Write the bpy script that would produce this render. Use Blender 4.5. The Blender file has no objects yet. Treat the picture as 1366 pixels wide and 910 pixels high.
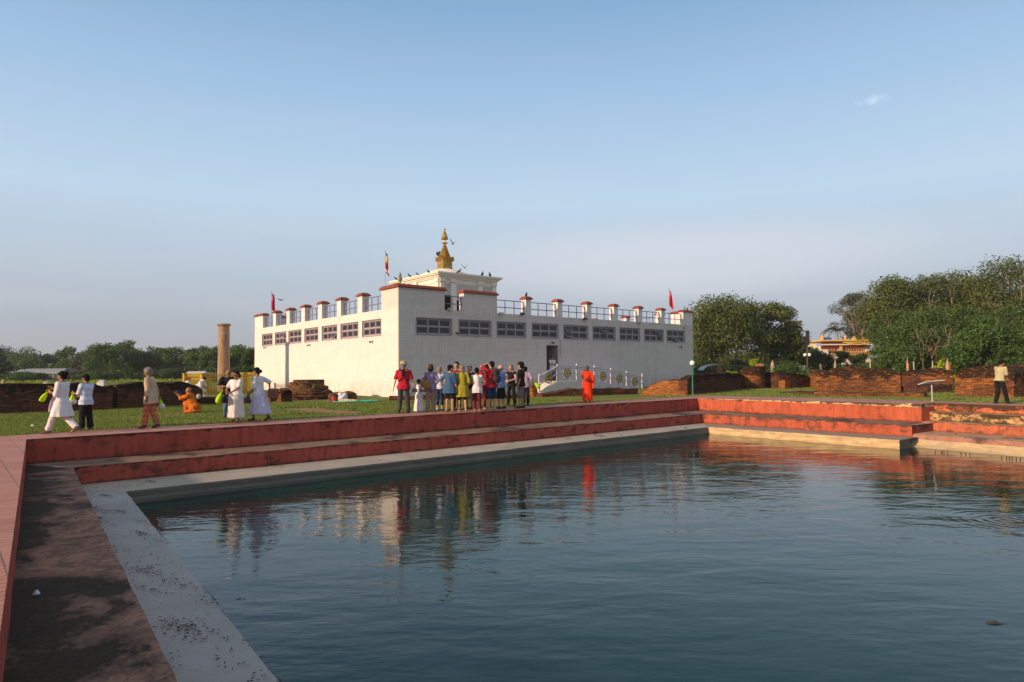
import bpy, bmesh, math, random
import numpy as np
from mathutils import Vector, Matrix, noise
random.seed(7)
R = math.radians
scene = bpy.context.scene
COL = scene.collection

# ------------------------------------------------------------------ camera
CAM = Vector((0, 0, 1.55)); FPX = 1366 * 24 / 36
cam_d = bpy.data.cameras.new('camera'); cam_d.lens = 24; cam_d.sensor_width = 36
cam_d.clip_end = 6000; cam_d.clip_start = 0.05
cam = bpy.data.objects.new('camera', cam_d); COL.objects.link(cam)
CM = Matrix.Rotation(R(90 + 2.263), 4, 'X') @ Matrix.Rotation(R(-0.52), 4, 'Z')
cam.matrix_world = Matrix.Translation(CAM) @ CM
scene.camera = cam

def ray(px, py):
    return CM.to_3x3() @ Vector(((px - 683) / FPX, -(py - 455) / FPX, -1))
def G(px, py, z=0.0):
    d = ray(px, py); return CAM + d * ((z - CAM.z) / d.z)
def AY(px, py, Y):
    d = ray(px, py); return CAM + d * (Y / d.y)
def gz(x, y):
    return 0.12 * min(1, max(0, (x - 9) / 5.7))
def GG(px, py):
    z = 0
    for _ in range(4):
        p = G(px, py, z); z = gz(p.x, p.y)
    return p

# ------------------------------------------------------------------ mesh builder
class MB:
    def __init__(s): s.v = []; s.f = []; s.uv = None
    def add(s, vs, fs):
        b = len(s.v); s.v += [Vector(v) for v in vs]; s.f += [tuple(i + b for i in f) for f in fs]
        return s
    def box(s, x0, x1, y0, y1, z0, z1, M=None):
        vs = [Vector((x, y, z)) for z in (z0, z1) for y in (y0, y1) for x in (x0, x1)]
        if M is not None: vs = [M @ v for v in vs]
        return s.add(vs, [(0, 2, 3, 1), (4, 5, 7, 6), (0, 1, 5, 4), (2, 6, 7, 3), (0, 4, 6, 2), (1, 3, 7, 5)])
    def loft(s, rings, cap=True):
        n = len(rings[0]); vs = [p for r in rings for p in r]; fs = []
        for i in range(len(rings) - 1):
            for j in range(n):
                a = i * n + j; b = i * n + (j + 1) % n
                fs.append((a, b, b + n, a + n))
        if cap:
            fs.append(tuple(range(n - 1, -1, -1))); fs.append(tuple(range((len(rings) - 1) * n, len(rings) * n)))
        return s.add(vs, fs)
    def tube(s, pts, rs, n=8, cap=True):
        pts = [Vector(p) for p in pts]
        if not hasattr(rs, '__len__'): rs = [rs] * len(pts)
        rings = []; prev = None
        for i, p in enumerate(pts):
            t = (pts[min(i + 1, len(pts) - 1)] - pts[max(i - 1, 0)])
            t = t.normalized() if t.length > 1e-9 else Vector((0, 0, 1))
            if prev is None:
                a = Vector((0, 0, 1)) if abs(t.z) < .9 else Vector((1, 0, 0))
                prev = t.cross(a).normalized()
            x = (prev - t * prev.dot(t)).normalized(); prev = x; y = t.cross(x)
            rings.append([p + (x * math.cos(2 * math.pi * k / n) + y * math.sin(2 * math.pi * k / n)) * rs[i] for k in range(n)])
        return s.loft(rings, cap)
    def cap(s, p0, p1, r0, r1, n=10):
        p0 = Vector(p0); p1 = Vector(p1); d = p1 - p0
        d = d.normalized() if d.length > 1e-6 else Vector((0, 0, 1))
        pts = []; rs = []
        for a in (85, 60, 30): pts.append(p0 - d * r0 * math.sin(R(a))); rs.append(r0 * math.cos(R(a)))
        pts += [p0, p1]; rs += [r0, r1]
        for a in (30, 60, 85): pts.append(p1 + d * r1 * math.sin(R(a))); rs.append(r1 * math.cos(R(a)))
        return s.tube(pts, rs, n)
    def ell(s, c, r, M=None, n=14, m=9):
        c = Vector(c); rings = []
        for i in range(m + 1):
            a = -math.pi / 2 + math.pi * (i + .02) / (m + .04)
            ring = []
            for k in range(n):
                v = Vector((r[0] * math.cos(a) * math.cos(2 * math.pi * k / n), r[1] * math.cos(a) * math.sin(2 * math.pi * k / n), r[2] * math.sin(a)))
                if M is not None: v = M @ v
                ring.append(c + v)
            rings.append(ring)
        return s.loft(rings)
    def lathe(s, c, prof, n=20, sq=False):
        c = Vector(c); rings = []
        for r, z in prof:
            ring = []
            for k in range(n):
                a = 2 * math.pi * k / n + (math.pi / 4 if n == 4 else 0)
                ring.append(c + Vector((r * math.cos(a), r * math.sin(a), z)))
            rings.append(ring)
        return s.loft(rings)
    def mesh(s, name, mat=None, smooth=False, off=None, mats=None, fm=None):
        me = bpy.data.meshes.new(name)
        vs = s.v if off is None else [v - off for v in s.v]
        me.from_pydata([tuple(v) for v in vs], [], s.f)
        if s.uv is not None:
            ul = me.uv_layers.new(name='UVMap')
            idx = np.empty(len(me.loops), dtype=np.int32); me.loops.foreach_get('vertex_index', idx)
            ul.data.foreach_set('uv', np.array(s.uv, dtype=np.float32)[idx].ravel())
        if mats:
            for m in mats: me.materials.append(m)
            me.polygons.foreach_set('material_index', fm)
        elif mat: me.materials.append(mat)
        if smooth: me.polygons.foreach_set('use_smooth', [True] * len(me.polygons))
        me.update(); return me
    def obj(s, name, mat=None, parent=None, smooth=False, origin=None, **kw):
        """origin: world location of a top-level thing; children use parent's location as their local zero"""
        off = None
        if origin is not None: off = Vector(origin)
        elif parent is not None and parent.get('_o') is not None: off = Vector(parent['_o'])
        o = bpy.data.objects.new(name, s.mesh(name, mat, smooth, off, **kw)); COL.objects.link(o)
        if origin is not None: o.location = off
        if parent is not None: o.parent = parent
        return o

def clean_flags():
    for o in bpy.data.objects:
        if '_o' in o.keys(): del o['_o']

def thing(name, label, cat, loc=(0, 0, 0), rz=0, group=None, world=False):
    o = bpy.data.objects.new(name, None); COL.objects.link(o); o.location = loc; o.rotation_euler = (0, 0, rz)
    o.empty_display_size = .2
    o['label'] = label; o['category'] = cat
    if group: o['group'] = group
    if world: o['_o'] = tuple(loc)
    return o
def tag(o, label, cat, group=None, kind=None):
    o['label'] = label; o['category'] = cat
    if group: o['group'] = group
    if kind: o['kind'] = kind
    return o
def struct(o, label=None, cat=None, kind='structure'):
    o['kind'] = kind
    if label: o['label'] = label
    if cat: o['category'] = cat
    return o

# ------------------------------------------------------------------ material helpers
class NT:
    def __init__(s, name):
        s.m = bpy.data.materials.new(name); s.m.use_nodes = True; s.t = s.m.node_tree; s.t.nodes.clear()
        s.out = s.n('ShaderNodeOutputMaterial'); s.p = s.n('ShaderNodeBsdfPrincipled')
        s.l(s.p, 0, s.out, 'Surface')
    def n(s, t, **k):
        x = s.t.nodes.new(t)
        for a, b in k.items(): setattr(x, a, b)
        return x
    def l(s, a, ao, b, bi):
        s.t.links.new(a.outputs[ao], b.inputs[bi])
    def sock(s, x):
        return x
    def set(s, node, inp, val):
        if isinstance(val, bpy.types.NodeSocket): s.t.links.new(val, node.inputs[inp])
        else: node.inputs[inp].default_value = val
    def coord(s, scale=(1, 1, 1), kind='Object', rot=(0, 0, 0), loc=(0, 0, 0)):
        tc = s.n('ShaderNodeTexCoord'); mp = s.n('ShaderNodeMapping')
        mp.inputs['Scale'].default_value = scale; mp.inputs['Rotation'].default_value = rot; mp.inputs['Location'].default_value = loc
        s.l(tc, kind, mp, 0); return mp.outputs[0]
    def noise(s, co, scale=5, detail=6, rough=.6, dist=0):
        x = s.n('ShaderNodeTexNoise'); s.set(x, 'Vector', co); x.inputs['Scale'].default_value = scale
        x.inputs['Detail'].default_value = detail; x.inputs['Roughness'].default_value = rough; x.inputs['Distortion'].default_value = dist
        return x.outputs[0]
    def ramp(s, fac, a, b, ca=(0, 0, 0, 1), cb=(1, 1, 1, 1)):
        x = s.n('ShaderNodeValToRGB'); s.set(x, 0, fac); e = x.color_ramp.elements
        e[0].position = a; e[1].position = b; e[0].color = ca; e[1].color = cb; return x.outputs[0]
    def mix(s, fac, a, b, mode='MIX'):
        x = s.n('ShaderNodeMix', data_type='RGBA', blend_type=mode)
        s.set(x, 0, fac); s.set(x, 6, a if isinstance(a, bpy.types.NodeSocket) else c4(a)); s.set(x, 7, b if isinstance(b, bpy.types.NodeSocket) else c4(b))
        return x.outputs[2]
    def math(s, op, a, b=0.0, c=None, clamp=False):
        x = s.n('ShaderNodeMath', operation=op, use_clamp=clamp); s.set(x, 0, a); s.set(x, 1, b)
        if c is not None: s.set(x, 2, c)
        return x.outputs[0]
    def bump(s, h, strength=.5, dist=.01, normal=None):
        x = s.n('ShaderNodeBump'); s.set(x, 'Height', h); x.inputs['Strength'].default_value = strength; x.inputs['Distance'].default_value = dist
        if normal is not None: s.set(x, 'Normal', normal)
        return x.outputs[0]
    def sepz(s, co, ax=2):
        x = s.n('ShaderNodeSeparateXYZ'); s.set(x, 0, co); return x.outputs[ax]
    def fin(s, col=None, rough=.8, spec=.3, nrm=None, metal=0):
        if col is not None: s.set(s.p, 'Base Color', col if isinstance(col, bpy.types.NodeSocket) else c4(col))
        s.set(s.p, 'Roughness', rough); s.set(s.p, 'Specular IOR Level', spec); s.set(s.p, 'Metallic', metal)
        if nrm is not None: s.set(s.p, 'Normal', nrm)
        return s.m
def c4(c):
    c = tuple(c); return c if len(c) == 4 else c + (1,)

_pc = {}
def plain(col, rough=.7, spec=.3, metal=0, var=.25, sc=6, name='paint'):
    k = (tuple(col), rough, spec, metal, var, sc)
    if k in _pc: return _pc[k]
    n = NT(name); co = n.coord()
    f = n.noise(co, sc, 5)
    c = n.mix(n.ramp(f, .35, .68), [x * (1 - var) for x in col], [min(1, x * (1 + var * .5)) for x in col])
    m = n.fin(c, rough, spec, n.bump(n.noise(co, sc * 8, 3), .25, .01), metal)
    _pc[k] = m; return m
def cloth(col, var=.18):
    k = ('cloth', tuple(col), var)
    if k in _pc: return _pc[k]
    n = NT('cloth'); co = n.coord((1, 1, .45))
    f = n.noise(co, 9, 4)
    c = n.mix(n.ramp(f, .35, .65), [x * (1 - var) for x in col], [min(1, x * (1 + var * .6)) for x in col])
    m = n.fin(c, .9, .15, n.bump(f, .5, .03)); m.node_tree.nodes
    _pc[k] = m; return m
# ------------------------------------------------------------------ light and sky
SUN_AZ = R(180 + 53.5)                 # toward the sun, from +Y towards +X
SUN_EL = R(16.5)
world = bpy.data.worlds.new('World'); scene.world = world; world.use_nodes = True
def make_world():
    t = world.node_tree; t.nodes.clear(); N = t.nodes.new; L = t.links.new
    sky = N('ShaderNodeTexSky'); sky.sky_type = 'NISHITA'; sky.sun_disc = False
    sky.sun_elevation = SUN_EL; sky.sun_rotation = SUN_AZ; sky.dust_density = 2.0; sky.air_density = 1.0; sky.ozone_density = 2.0
    tc = N('ShaderNodeTexCoord'); sep = N('ShaderNodeSeparateXYZ'); L(tc.outputs['Generated'], sep.inputs[0])
    asn = N('ShaderNodeMath'); asn.operation = 'ARCSINE'; L(sep.outputs[2], asn.inputs[0])
    rng = N('ShaderNodeMapRange'); rng.inputs[1].default_value = 0; rng.inputs[2].default_value = math.pi / 2; L(asn.outputs[0], rng.inputs[0])
    # colour of the clear evening air by height above the horizon
    rp = N('ShaderNodeValToRGB'); L(rng.outputs[0], rp.inputs[0])
    e = rp.color_ramp.elements
    stops = [(0.0, (.285, .30, .335)), (.02, (.30, .32, .365)), (.065, (.355, .40, .46)), (.15, (.395, .515, .63)), (.24, (.28, .42, .595)), (.315, (.185, .325, .50)), (.5, (.35, .37, .40)), (1, (.37, .37, .38))]
    e[0].position = 0; e[0].color = c4(stops[0][1]); e[1].position = 1; e[1].color = c4(stops[-1][1])
    for p, c in stops[1:-1]:
        x = e.new(p); x.color = c4(c)
    # thin high cloud, a soft veil low over the right of the temple and a tiny wisp higher up
    mp = N('ShaderNodeMapping'); mp.inputs['Scale'].default_value = (2.2, 2.2, 16); L(tc.outputs['Generated'], mp.inputs[0])
    nz = N('ShaderNodeTexNoise'); nz.inputs['Scale'].default_value = 1.6; nz.inputs['Detail'].default_value = 7; nz.inputs['Roughness'].default_value = .55; L(mp.outputs[0], nz.inputs[0])
    cr = N('ShaderNodeValToRGB'); cr.color_ramp.elements[0].position = .46; cr.color_ramp.elements[1].position = .74; L(nz.outputs[0], cr.inputs[0])
    band = N('ShaderNodeValToRGB'); b = band.color_ramp.elements; b[0].position = 0; b[0].color = (.3, .3, .3, 1); b[1].position = .35; b[1].color = (0, 0, 0, 1)
    x = b.new(.105); x.color = (1, 1, 1, 1); x = b.new(.16); x.color = (.35, .35, .35, 1); L(rng.outputs[0], band.inputs[0])
    mu = N('ShaderNodeMath'); mu.operation = 'MULTIPLY'; L(cr.outputs[0], mu.inputs[0]); L(band.outputs[0], mu.inputs[1])
    mu2 = N('ShaderNodeMath'); mu2.operation = 'MULTIPLY'; L(mu.outputs[0], mu2.inputs[0]); mu2.inputs[1].default_value = .62
    cm = N('ShaderNodeMix'); cm.data_type = 'RGBA'; L(mu2.outputs[0], cm.inputs[0]); L(rp.outputs[0], cm.inputs[6]); cm.inputs[7].default_value = (.66, .62, .66, 1)
    # the veil sits in one part of the sky only
    cd_ = ray(900, 345).normalized(); s3 = N('ShaderNodeVectorMath'); s3.operation = 'SUBTRACT'; L(tc.outputs['Generated'], s3.inputs[0]); s3.inputs[1].default_value = cd_
    m3 = N('ShaderNodeMapping'); m3.inputs['Scale'].default_value = (2.6, 2.6, 17); L(s3.outputs[0], m3.inputs[0]); l3 = N('ShaderNodeVectorMath'); l3.operation = 'LENGTH'; L(m3.outputs[0], l3.inputs[0])
    a3 = N('ShaderNodeMath'); a3.operation = 'MULTIPLY_ADD'; L(nz.outputs[0], a3.inputs[0]); a3.inputs[1].default_value = .9; L(l3.outputs['Value'], a3.inputs[2])
    r3 = N('ShaderNodeMapRange'); r3.interpolation_type = 'SMOOTHSTEP'; L(a3.outputs[0], r3.inputs[0]); r3.inputs[1].default_value = .7; r3.inputs[2].default_value = 1.65; r3.inputs[3].default_value = .62; r3.inputs[4].default_value = .0
    ad3 = N('ShaderNodeMath'); ad3.operation = 'MULTIPLY_ADD'; ad3.use_clamp = True; L(mu2.outputs[0], ad3.inputs[0]); ad3.inputs[1].default_value = .35; L(r3.outputs[0], ad3.inputs[2]); L(ad3.outputs[0], cm.inputs[0]); cm.inputs[7].default_value = (.56, .555, .60, 1)
    # wisp
    dirv = ray(1166, 133).normalized()
    sub = N('ShaderNodeVectorMath'); sub.operation = 'SUBTRACT'; L(tc.outputs['Generated'], sub.inputs[0]); sub.inputs[1].default_value = dirv
    mp2 = N('ShaderNodeMapping'); mp2.inputs['Scale'].default_value = (60, 60, 190); mp2.inputs['Rotation'].default_value = (0, R(6), 0); L(sub.outputs[0], mp2.inputs[0])
    ln = N('ShaderNodeVectorMath'); ln.operation = 'LENGTH'; L(mp2.outputs[0], ln.inputs[0])
    nz2 = N('ShaderNodeTexNoise'); nz2.inputs['Scale'].default_value = 90; nz2.inputs['Detail'].default_value = 4; L(tc.outputs['Generated'], nz2.inputs[0])
    ad = N('ShaderNodeMath'); ad.operation = 'MULTIPLY_ADD'; L(nz2.outputs[0], ad.inputs[0]); ad.inputs[1].default_value = 2.4; L(ln.outputs['Value'], ad.inputs[2])
    mr = N('ShaderNodeMapRange'); L(ad.outputs[0], mr.inputs[0]); mr.inputs[1].default_value = 1.0; mr.inputs[2].default_value = 2.3; mr.inputs[3].default_value = .5; mr.inputs[4].default_value = 0
    cm2 = N('ShaderNodeMix'); cm2.data_type = 'RGBA'; L(mr.outputs[0], cm2.inputs[0]); L(cm.outputs[2], cm2.inputs[6]); cm2.inputs[7].default_value = (.62, .68, .78, 1)
    # blend the physical sky with the measured air colours
    sc_ = N('ShaderNodeVectorMath'); sc_.operation = 'SCALE'; sc_.inputs['Scale'].default_value = SKY_G; L(cm2.outputs[2], sc_.inputs[0])
    mx = N('ShaderNodeMix'); mx.data_type = 'RGBA'; mx.inputs[0].default_value = .92; L(sky.outputs[0], mx.inputs[6]); L(sc_.outputs[0], mx.inputs[7])
    bg = N('ShaderNodeBackground'); bg.inputs[1].default_value = SKY_S; L(mx.outputs[2], bg.inputs[0])
    out = N('ShaderNodeOutputWorld'); L(bg.outputs[0], out.inputs[0])
SKY_S = 0.107
SKY_G = 9.1
make_world()
sd = bpy.data.lights.new('sun', 'SUN'); sd.energy = 3.9; sd.angle = R(2.0); sd.color = (1.0, .70, .46)
sun = bpy.data.objects.new('sun', sd); COL.objects.link(sun)
sv = Vector((math.sin(SUN_AZ) * math.cos(SUN_EL), math.cos(SUN_AZ) * math.cos(SUN_EL), math.sin(SUN_EL)))
sun.rotation_euler = sv.to_track_quat('Z', 'Y').to_euler(); sun.location = (0, 0, 60)
scene.view_settings.view_transform = 'Standard'; scene.view_settings.look = 'None'; scene.view_settings.gamma = 1
scene.view_settings.exposure = 0.50

# ------------------------------------------------------------------ pool geometry
WZ = -1.24                                      # water level
A = G(35.2, 586.4, 0); B = G(930.5, 531.7, 0); C = G(1229, 538.9, .12)
dj = Vector((.833, .553, 0)); dr = Vector((.553, -.833, 0))
D = C + dj * .95; E = D + dr * 24; E.z = .12; D.z = .12
La = G(0, 846.7, 0); dl = (La - A).normalized(); L0 = A + dl * ((A.y + 9) / -dl.y)
N0 = Vector((E.x - 4, -12, 0))
P0 = [L0, A, B, C, D, E, N0]
A1 = G(97.8, 623.7, -.57); B1 = G(937.2, 552.5, -.57); C1 = G(1216.4, 567.6, -.55)
l1 = G(235, 905, -.57) - A1; L1 = A1 + l1.normalized() * 24
A2 = G(167.5, 655.6, -.965); B2 = G(944.9, 569.8, -.965); C2 = G(1199.8, 587.4, -.945)
l2 = G(372, 910, -.965) - A2; L2 = A2 + l2.normalized() * 24
def lerp(a, b, t): return a + (b - a) * t

def sub(a, b, step):
    n = max(1, int((b - a).length / step)); return [lerp(a, b, i / n) for i in range(n)]
def polyline(pts, step=.35, amp=0, seed=0):
    out = []
    for i in range(len(pts) - 1): out += sub(pts[i], pts[i + 1], step)
    out.append(pts[-1].copy())
    if amp:
        for k, p in enumerate(out):
            n = noise.noise(Vector((p.x * 1.3 + seed, p.y * 1.3, seed * 3.1))) + .5 * noise.noise(Vector((p.x * 4 + seed, p.y * 4, 7)))
            m = noise.noise(Vector((p.x * 1.7, p.y * 1.7 + seed, 9.2)))
            p.x += n * amp; p.y += n * amp * .7; p.z += m * amp * .5
    return out
def resample(pts, n):
    L = [0]
    for i in range(1, len(pts)): L.append(L[-1] + (pts[i] - pts[i - 1]).length)
    out = []; k = 0
    for i in range(n):
        t = L[-1] * i / (n - 1)
        while k < len(pts) - 2 and L[k + 1] < t: k += 1
        out.append(lerp(pts[k], pts[k + 1], (t - L[k]) / max(1e-9, L[k + 1] - L[k])))
    return out
def strip(mb, a, b, rows=1, bulge=0, seed=0):
    """quads between two polylines with the same corner list"""
    n = len(a); vs = []
    for r in range(rows + 1):
        for i in range(n):
            p = lerp(a[i], b[i], r / rows)
            if 0 < r < rows and bulge:
                p = p + Vector((0, 0, bulge * noise.noise(p * 2 + Vector((seed, 0, 0)))))
            vs.append(p)
    fs = []
    for r in range(rows):
        for i in range(n - 1):
            q = r * n + i; fs.append((q, q + 1, q + 1 + n, q + n))
    mb.add(vs, fs)
def piecewise(cornersA, cornersB, step=.35):
    """subdivide matching corner lists so that both have the same number of points"""
    oa, ob = [], []
    for i in range(len(cornersA) - 1):
        n = max(1, int(max((cornersA[i + 1] - cornersA[i]).length, (cornersB[i + 1] - cornersB[i]).length) / step))
        for k in range(n):
            oa.append(lerp(cornersA[i], cornersA[i + 1], k / n)); ob.append(lerp(cornersB[i], cornersB[i + 1], k / n))
    oa.append(cornersA[-1].copy()); ob.append(cornersB[-1].copy()); return oa, ob
def rough_edge(pts, amp, seed, f=1.6):
    for p in pts:
        n = noise.noise(Vector((p.x * f + seed, p.y * f, seed * 3.1))) + .6 * noise.noise(Vector((p.x * f * 4 + seed, p.y * f * 4, 7)))
        m = noise.noise(Vector((p.x * f * 1.5, p.y * f * 1.5 + seed, 9.2))) + .5 * noise.noise(Vector((p.x * 9, p.y * 9 + seed, 9.2)))
        p.x += n * amp; p.y += n * amp * .7; p.z += m * amp * .45
def zset(ps, z): return [Vector((p.x, p.y, z)) for p in ps]

# ------------------------------------------------------------------ materials of the pool
def mat_riser(name, ztop, zbot, col, dark=.5, cream=0.0, band=.10, dcol=(.035, .022, .018)):
    n = NT(name); co = n.coord()
    st = n.noise(n.coord((5, 5, .7)), 1.6, 7, .65)
    big = n.noise(co, .7, 5); fine = n.noise(co, 14, 6, .7)
    c = n.mix(n.ramp(big, .3, .7), [x * .78 for x in col], [x * 1.12 for x in col])
    c = n.mix(n.math('MULTIPLY', n.ramp(st, .46, .70), .62), c, [x * .36 for x in col])
    c = n.mix(n.math('MULTIPLY', n.ramp(fine, .60, .78), .35), c, (.42, .33, .26))
    z = n.sepz(co)
    top = n.math('SUBTRACT', 1, n.math('DIVIDE', n.math('SUBTRACT', ztop, z), n.math('MULTIPLY', n.noise(n.coord((1.3, 1.3, .01)), 1.7, 5, .7), band * 2.2)), clamp=True)
    if cream:
        cm = n.math('GREATER_THAN', n.math('ADD', n.math('SUBTRACT', 1, n.math('DIVIDE', n.math('SUBTRACT', ztop, z), (ztop - zbot) * cream)), n.math('MULTIPLY', n.noise(n.coord((1, 1, .2)), 1.6, 5, .7), 1.4)), .95)
        c = n.mix(cm, c, n.mix(n.ramp(fine, .3, .7), (.50, .36, .17), (.66, .50, .26)))
    mo = n.noise(n.coord((1.6, 1.6, 3.5)), 1.5, 6, .68)
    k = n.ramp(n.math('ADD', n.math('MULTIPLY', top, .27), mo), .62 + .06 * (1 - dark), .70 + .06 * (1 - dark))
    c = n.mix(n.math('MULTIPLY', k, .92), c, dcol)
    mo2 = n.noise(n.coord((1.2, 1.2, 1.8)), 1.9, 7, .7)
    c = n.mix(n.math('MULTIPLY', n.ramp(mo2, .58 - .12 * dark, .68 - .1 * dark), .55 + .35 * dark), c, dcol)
    base = n.math('SUBTRACT', 1, n.math('DIVIDE', n.math('SUBTRACT', z, zbot), .09), clamp=True)
    k3 = n.ramp(n.math('ADD', n.math('MULTIPLY', base, .4), n.noise(n.coord((2, 2, 4)), 2.2, 5)), .62, .85)
    c = n.mix(n.math('MULTIPLY', k3, .7), c, dcol)
    return n.fin(c, .85, .2, n.bump(fine, .45, .012))
def mat_tread(name, base, reddish, dark, darkness=.5, sc=1.0):
    n = NT(name); co = n.coord()
    big = n.noise(co, .9 * sc, 7, .62); mid = n.noise(co, 3.2 * sc, 8, .7); fine = n.noise(co, 22, 6, .75)
    c = n.mix(n.ramp(mid, .42, .60), base, reddish)
    c = n.mix(n.math('MULTIPLY', n.ramp(fine, .4, .72), .4), c, [x * 1.5 for x in base])
    k = n.ramp(n.math('ADD', big, n.math('MULTIPLY', mid, .35)), .80 - .28 * darkness, .90 - .22 * darkness)
    c = n.mix(n.math('MULTIPLY', k, .93), c, dark)
    v = n.n('ShaderNodeTexVoronoi', feature='DISTANCE_TO_EDGE'); n.set(v, 'Vector', co); v.inputs['Scale'].default_value = 1.1
    cr = n.ramp(n.math('ADD', v.outputs[0], n.math('MULTIPLY', n.noise(co, 6, 4), .03)), .015, .03)
    c = n.mix(n.math('MULTIPLY', n.math('SUBTRACT', 1, cr), .5), c, dark)
    h = n.math('ADD', n.math('MULTIPLY', fine, .5), n.math('MULTIPLY', mid, 1.0))
    return n.fin(c, .88, .2, n.bump(h, .7, .02))
def mat_mossy():
    n = NT('mossy_step'); co = n.coord(); e = (A1 - L1).normalized(); nrm = Vector((e.y, -e.x, 0))
    sx = n.n('ShaderNodeSeparateXYZ'); n.set(sx, 0, co)
    d = n.math('SUBTRACT', A1.dot(nrm), n.math('ADD', n.math('MULTIPLY', sx.outputs[0], nrm.x), n.math('MULTIPLY', sx.outputs[1], nrm.y)))   # metres in from the pool edge
    big = n.noise(n.coord((1, 1, 1)), 1.0, 7, .62, .4); mid = n.noise(co, 4.5, 8, .72, .3); fine = n.noise(co, 30, 6, .75)
    c = n.mix(n.ramp(mid, .44, .56), (.125, .075, .056), (.31, .165, .120))
    c = n.mix(n.math('MULTIPLY', n.ramp(fine, .42, .70), .5), c, (.33, .21, .165))
    k = n.math('ADD', n.math('ADD', n.math('MULTIPLY', big, .9), n.math('MULTIPLY', mid, .45)), n.math('MULTIPLY', n.math('MINIMUM', d, .8), .20))
    c = n.mix(n.math('MULTIPLY', n.ramp(k, .70, .79), .95), c, n.mix(n.ramp(fine, .3, .7), (.014, .012, .009), (.045, .040, .028)))
    v = n.n('ShaderNodeTexVoronoi', feature='DISTANCE_TO_EDGE'); n.set(v, 'Vector', n.coord((1, 1, 1))); v.inputs['Scale'].default_value = 2.3
    wob = n.math('ADD', v.outputs[0], n.math('MULTIPLY', n.math('SUBTRACT', mid, .5), .22))
    cr = n.math('MULTIPLY', n.math('SUBTRACT', 1, n.ramp(wob, .0, .022)), n.ramp(n.math('SUBTRACT', .55, d), .0, .3))
    c = n.mix(n.math('MULTIPLY', cr, .22), c, (.02, .015, .012))
    h = n.math('ADD', n.math('MULTIPLY', fine, .35), n.math('ADD', n.math('MULTIPLY', mid, 1.2), n.math('MULTIPLY', cr, -.3)))
    return n.fin(c, .9, .15, n.bump(h, .8, .03))
def mat_ledge(name, col, spots=.5, yellow=None):
    n = NT(name); co = n.coord()
    big = n.noise(co, .8, 6); fine = n.noise(co, 30, 6, .75)
    c = n.mix(n.ramp(big, .35, .65), [x * .85 for x in col], [x * 1.1 for x in col])
    if yellow is not None:
        c = n.mix(n.ramp(n.noise(n.coord((1, 1, 5)), 2.5, 6, .7), .40, .6), c, yellow)
    c = n.mix(n.math('MULTIPLY', n.ramp(fine, .5, .8), .35), c, [x * .5 for x in col])
    sp = n.math('MULTIPLY', n.ramp(n.noise(n.coord((1, 2.2, 1), rot=(0, 0, R(40))), 7, 8, .75, .8), .60, .66), n.ramp(n.noise(co, .8, 3), .42, .60))
    c = n.mix(n.math('MULTIPLY', sp, spots), c, (.035, .032, .022))
    return n.fin(c, .8, .3, n.bump(n.math('ADD', fine, n.math('MULTIPLY', n.noise(co, 5, 5), .8)), .5, .012))
def mat_path():
    n = NT('path_tiles')
    co = n.coord(rot=(0, 0, R(-39.9)))
    b = n.n('ShaderNodeTexBrick'); n.set(b, 'Vector', co); b.offset = 0.0
    b.inputs['Color1'].default_value = (.44, .185, .135, 1); b.inputs['Color2'].default_value = (.34, .13, .095, 1); b.inputs['Mortar'].default_value = (.10, .055, .045, 1)
    b.inputs['Scale'].default_value = 1; b.inputs['Mortar Size'].default_value = .008; b.inputs['Brick Width'].default_value = .42; b.inputs['Row Height'].default_value = .115; b.inputs['Bias'].default_value = -.1
    wc = n.coord()
    c = n.mix(n.ramp(n.noise(wc, 1.1, 6), .35, .7), b.outputs[0], n.mix(.5, b.outputs[0], (.50, .27, .21)))
    c = n.mix(n.math('MULTIPLY', n.ramp(n.noise(wc, .5, 5), .5, .75), .45), c, (.17, .09, .075))
    c = n.mix(n.math('MULTIPLY', n.ramp(n.noise(wc, 18, 5, .7), .55, .8), .3), c, (.5, .36, .3))
    h = n.math('ADD', n.math('MULTIPLY', b.outputs[1], -1), n.math('MULTIPLY', n.noise(wc, 20, 5), .4))
    return n.fin(c, .72, .3, n.bump(h, .5, .008))

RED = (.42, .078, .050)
M_path = mat_path()
pool = thing('stepped_pool', 'wide sunken temple pool with red painted walls stepping down to a grey stone ledge', 'pool', (0, 0, 0))

def pushed(ps, d=.10):
    out = []
    for p in ps:
        v = Vector((p.x - 4, p.y - 14, 0)).normalized(); out.append(p + v * d)
    return out
# path around the pool (sheet at ground level, outer edge stands a little above the lawn)
def offset_loop(pts, w):
    out = []; n = len(pts)
    for i, p in enumerate(pts):
        a = (p - pts[i - 1]); a.z = 0; a.normalize(); b = (pts[(i + 1) % n] - p); b.z = 0; b.normalize()
        na = Vector((-a.y, a.x, 0)); nb = Vector((-b.y, b.x, 0)); wa = w[i - 1]; wb = w[i]
        # intersection of offset lines
        den = a.x * b.y - a.y * b.x
        if abs(den) < .08: q = p + nb * wb
        else:
            q0 = p + na * wa; q1 = p + nb * wb; dq = q1 - q0
            t = (dq.x * b.y - dq.y * b.x) / den; q = q0 + a * t
        q.z = gz(q.x, q.y); out.append(q)
    return out
PW = [3.4, 1.55, 1.75, 1.75, 1.75, 2.5, 2.5]
PO = offset_loop(P0[:3] + [C, E, N0], [3.4, 1.55, 2.35, 2.35, 2.5, 2.5])
PO = [PO[0], PO[1], PO[2], PO[3], PO[3] + dr * .95, PO[4], PO[5]]
PO[4].z = .12
ia, oa = piecewise(P0 + [P0[0]], PO + [PO[0]], .5)
for q in ia + oa: q.z = gz(q.x, q.y)
for k, p in enumerate(ia):
    p.z += .004 * noise.noise(p * 1.3)
mb = MB(); strip(mb, ia, oa, 3)
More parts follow.
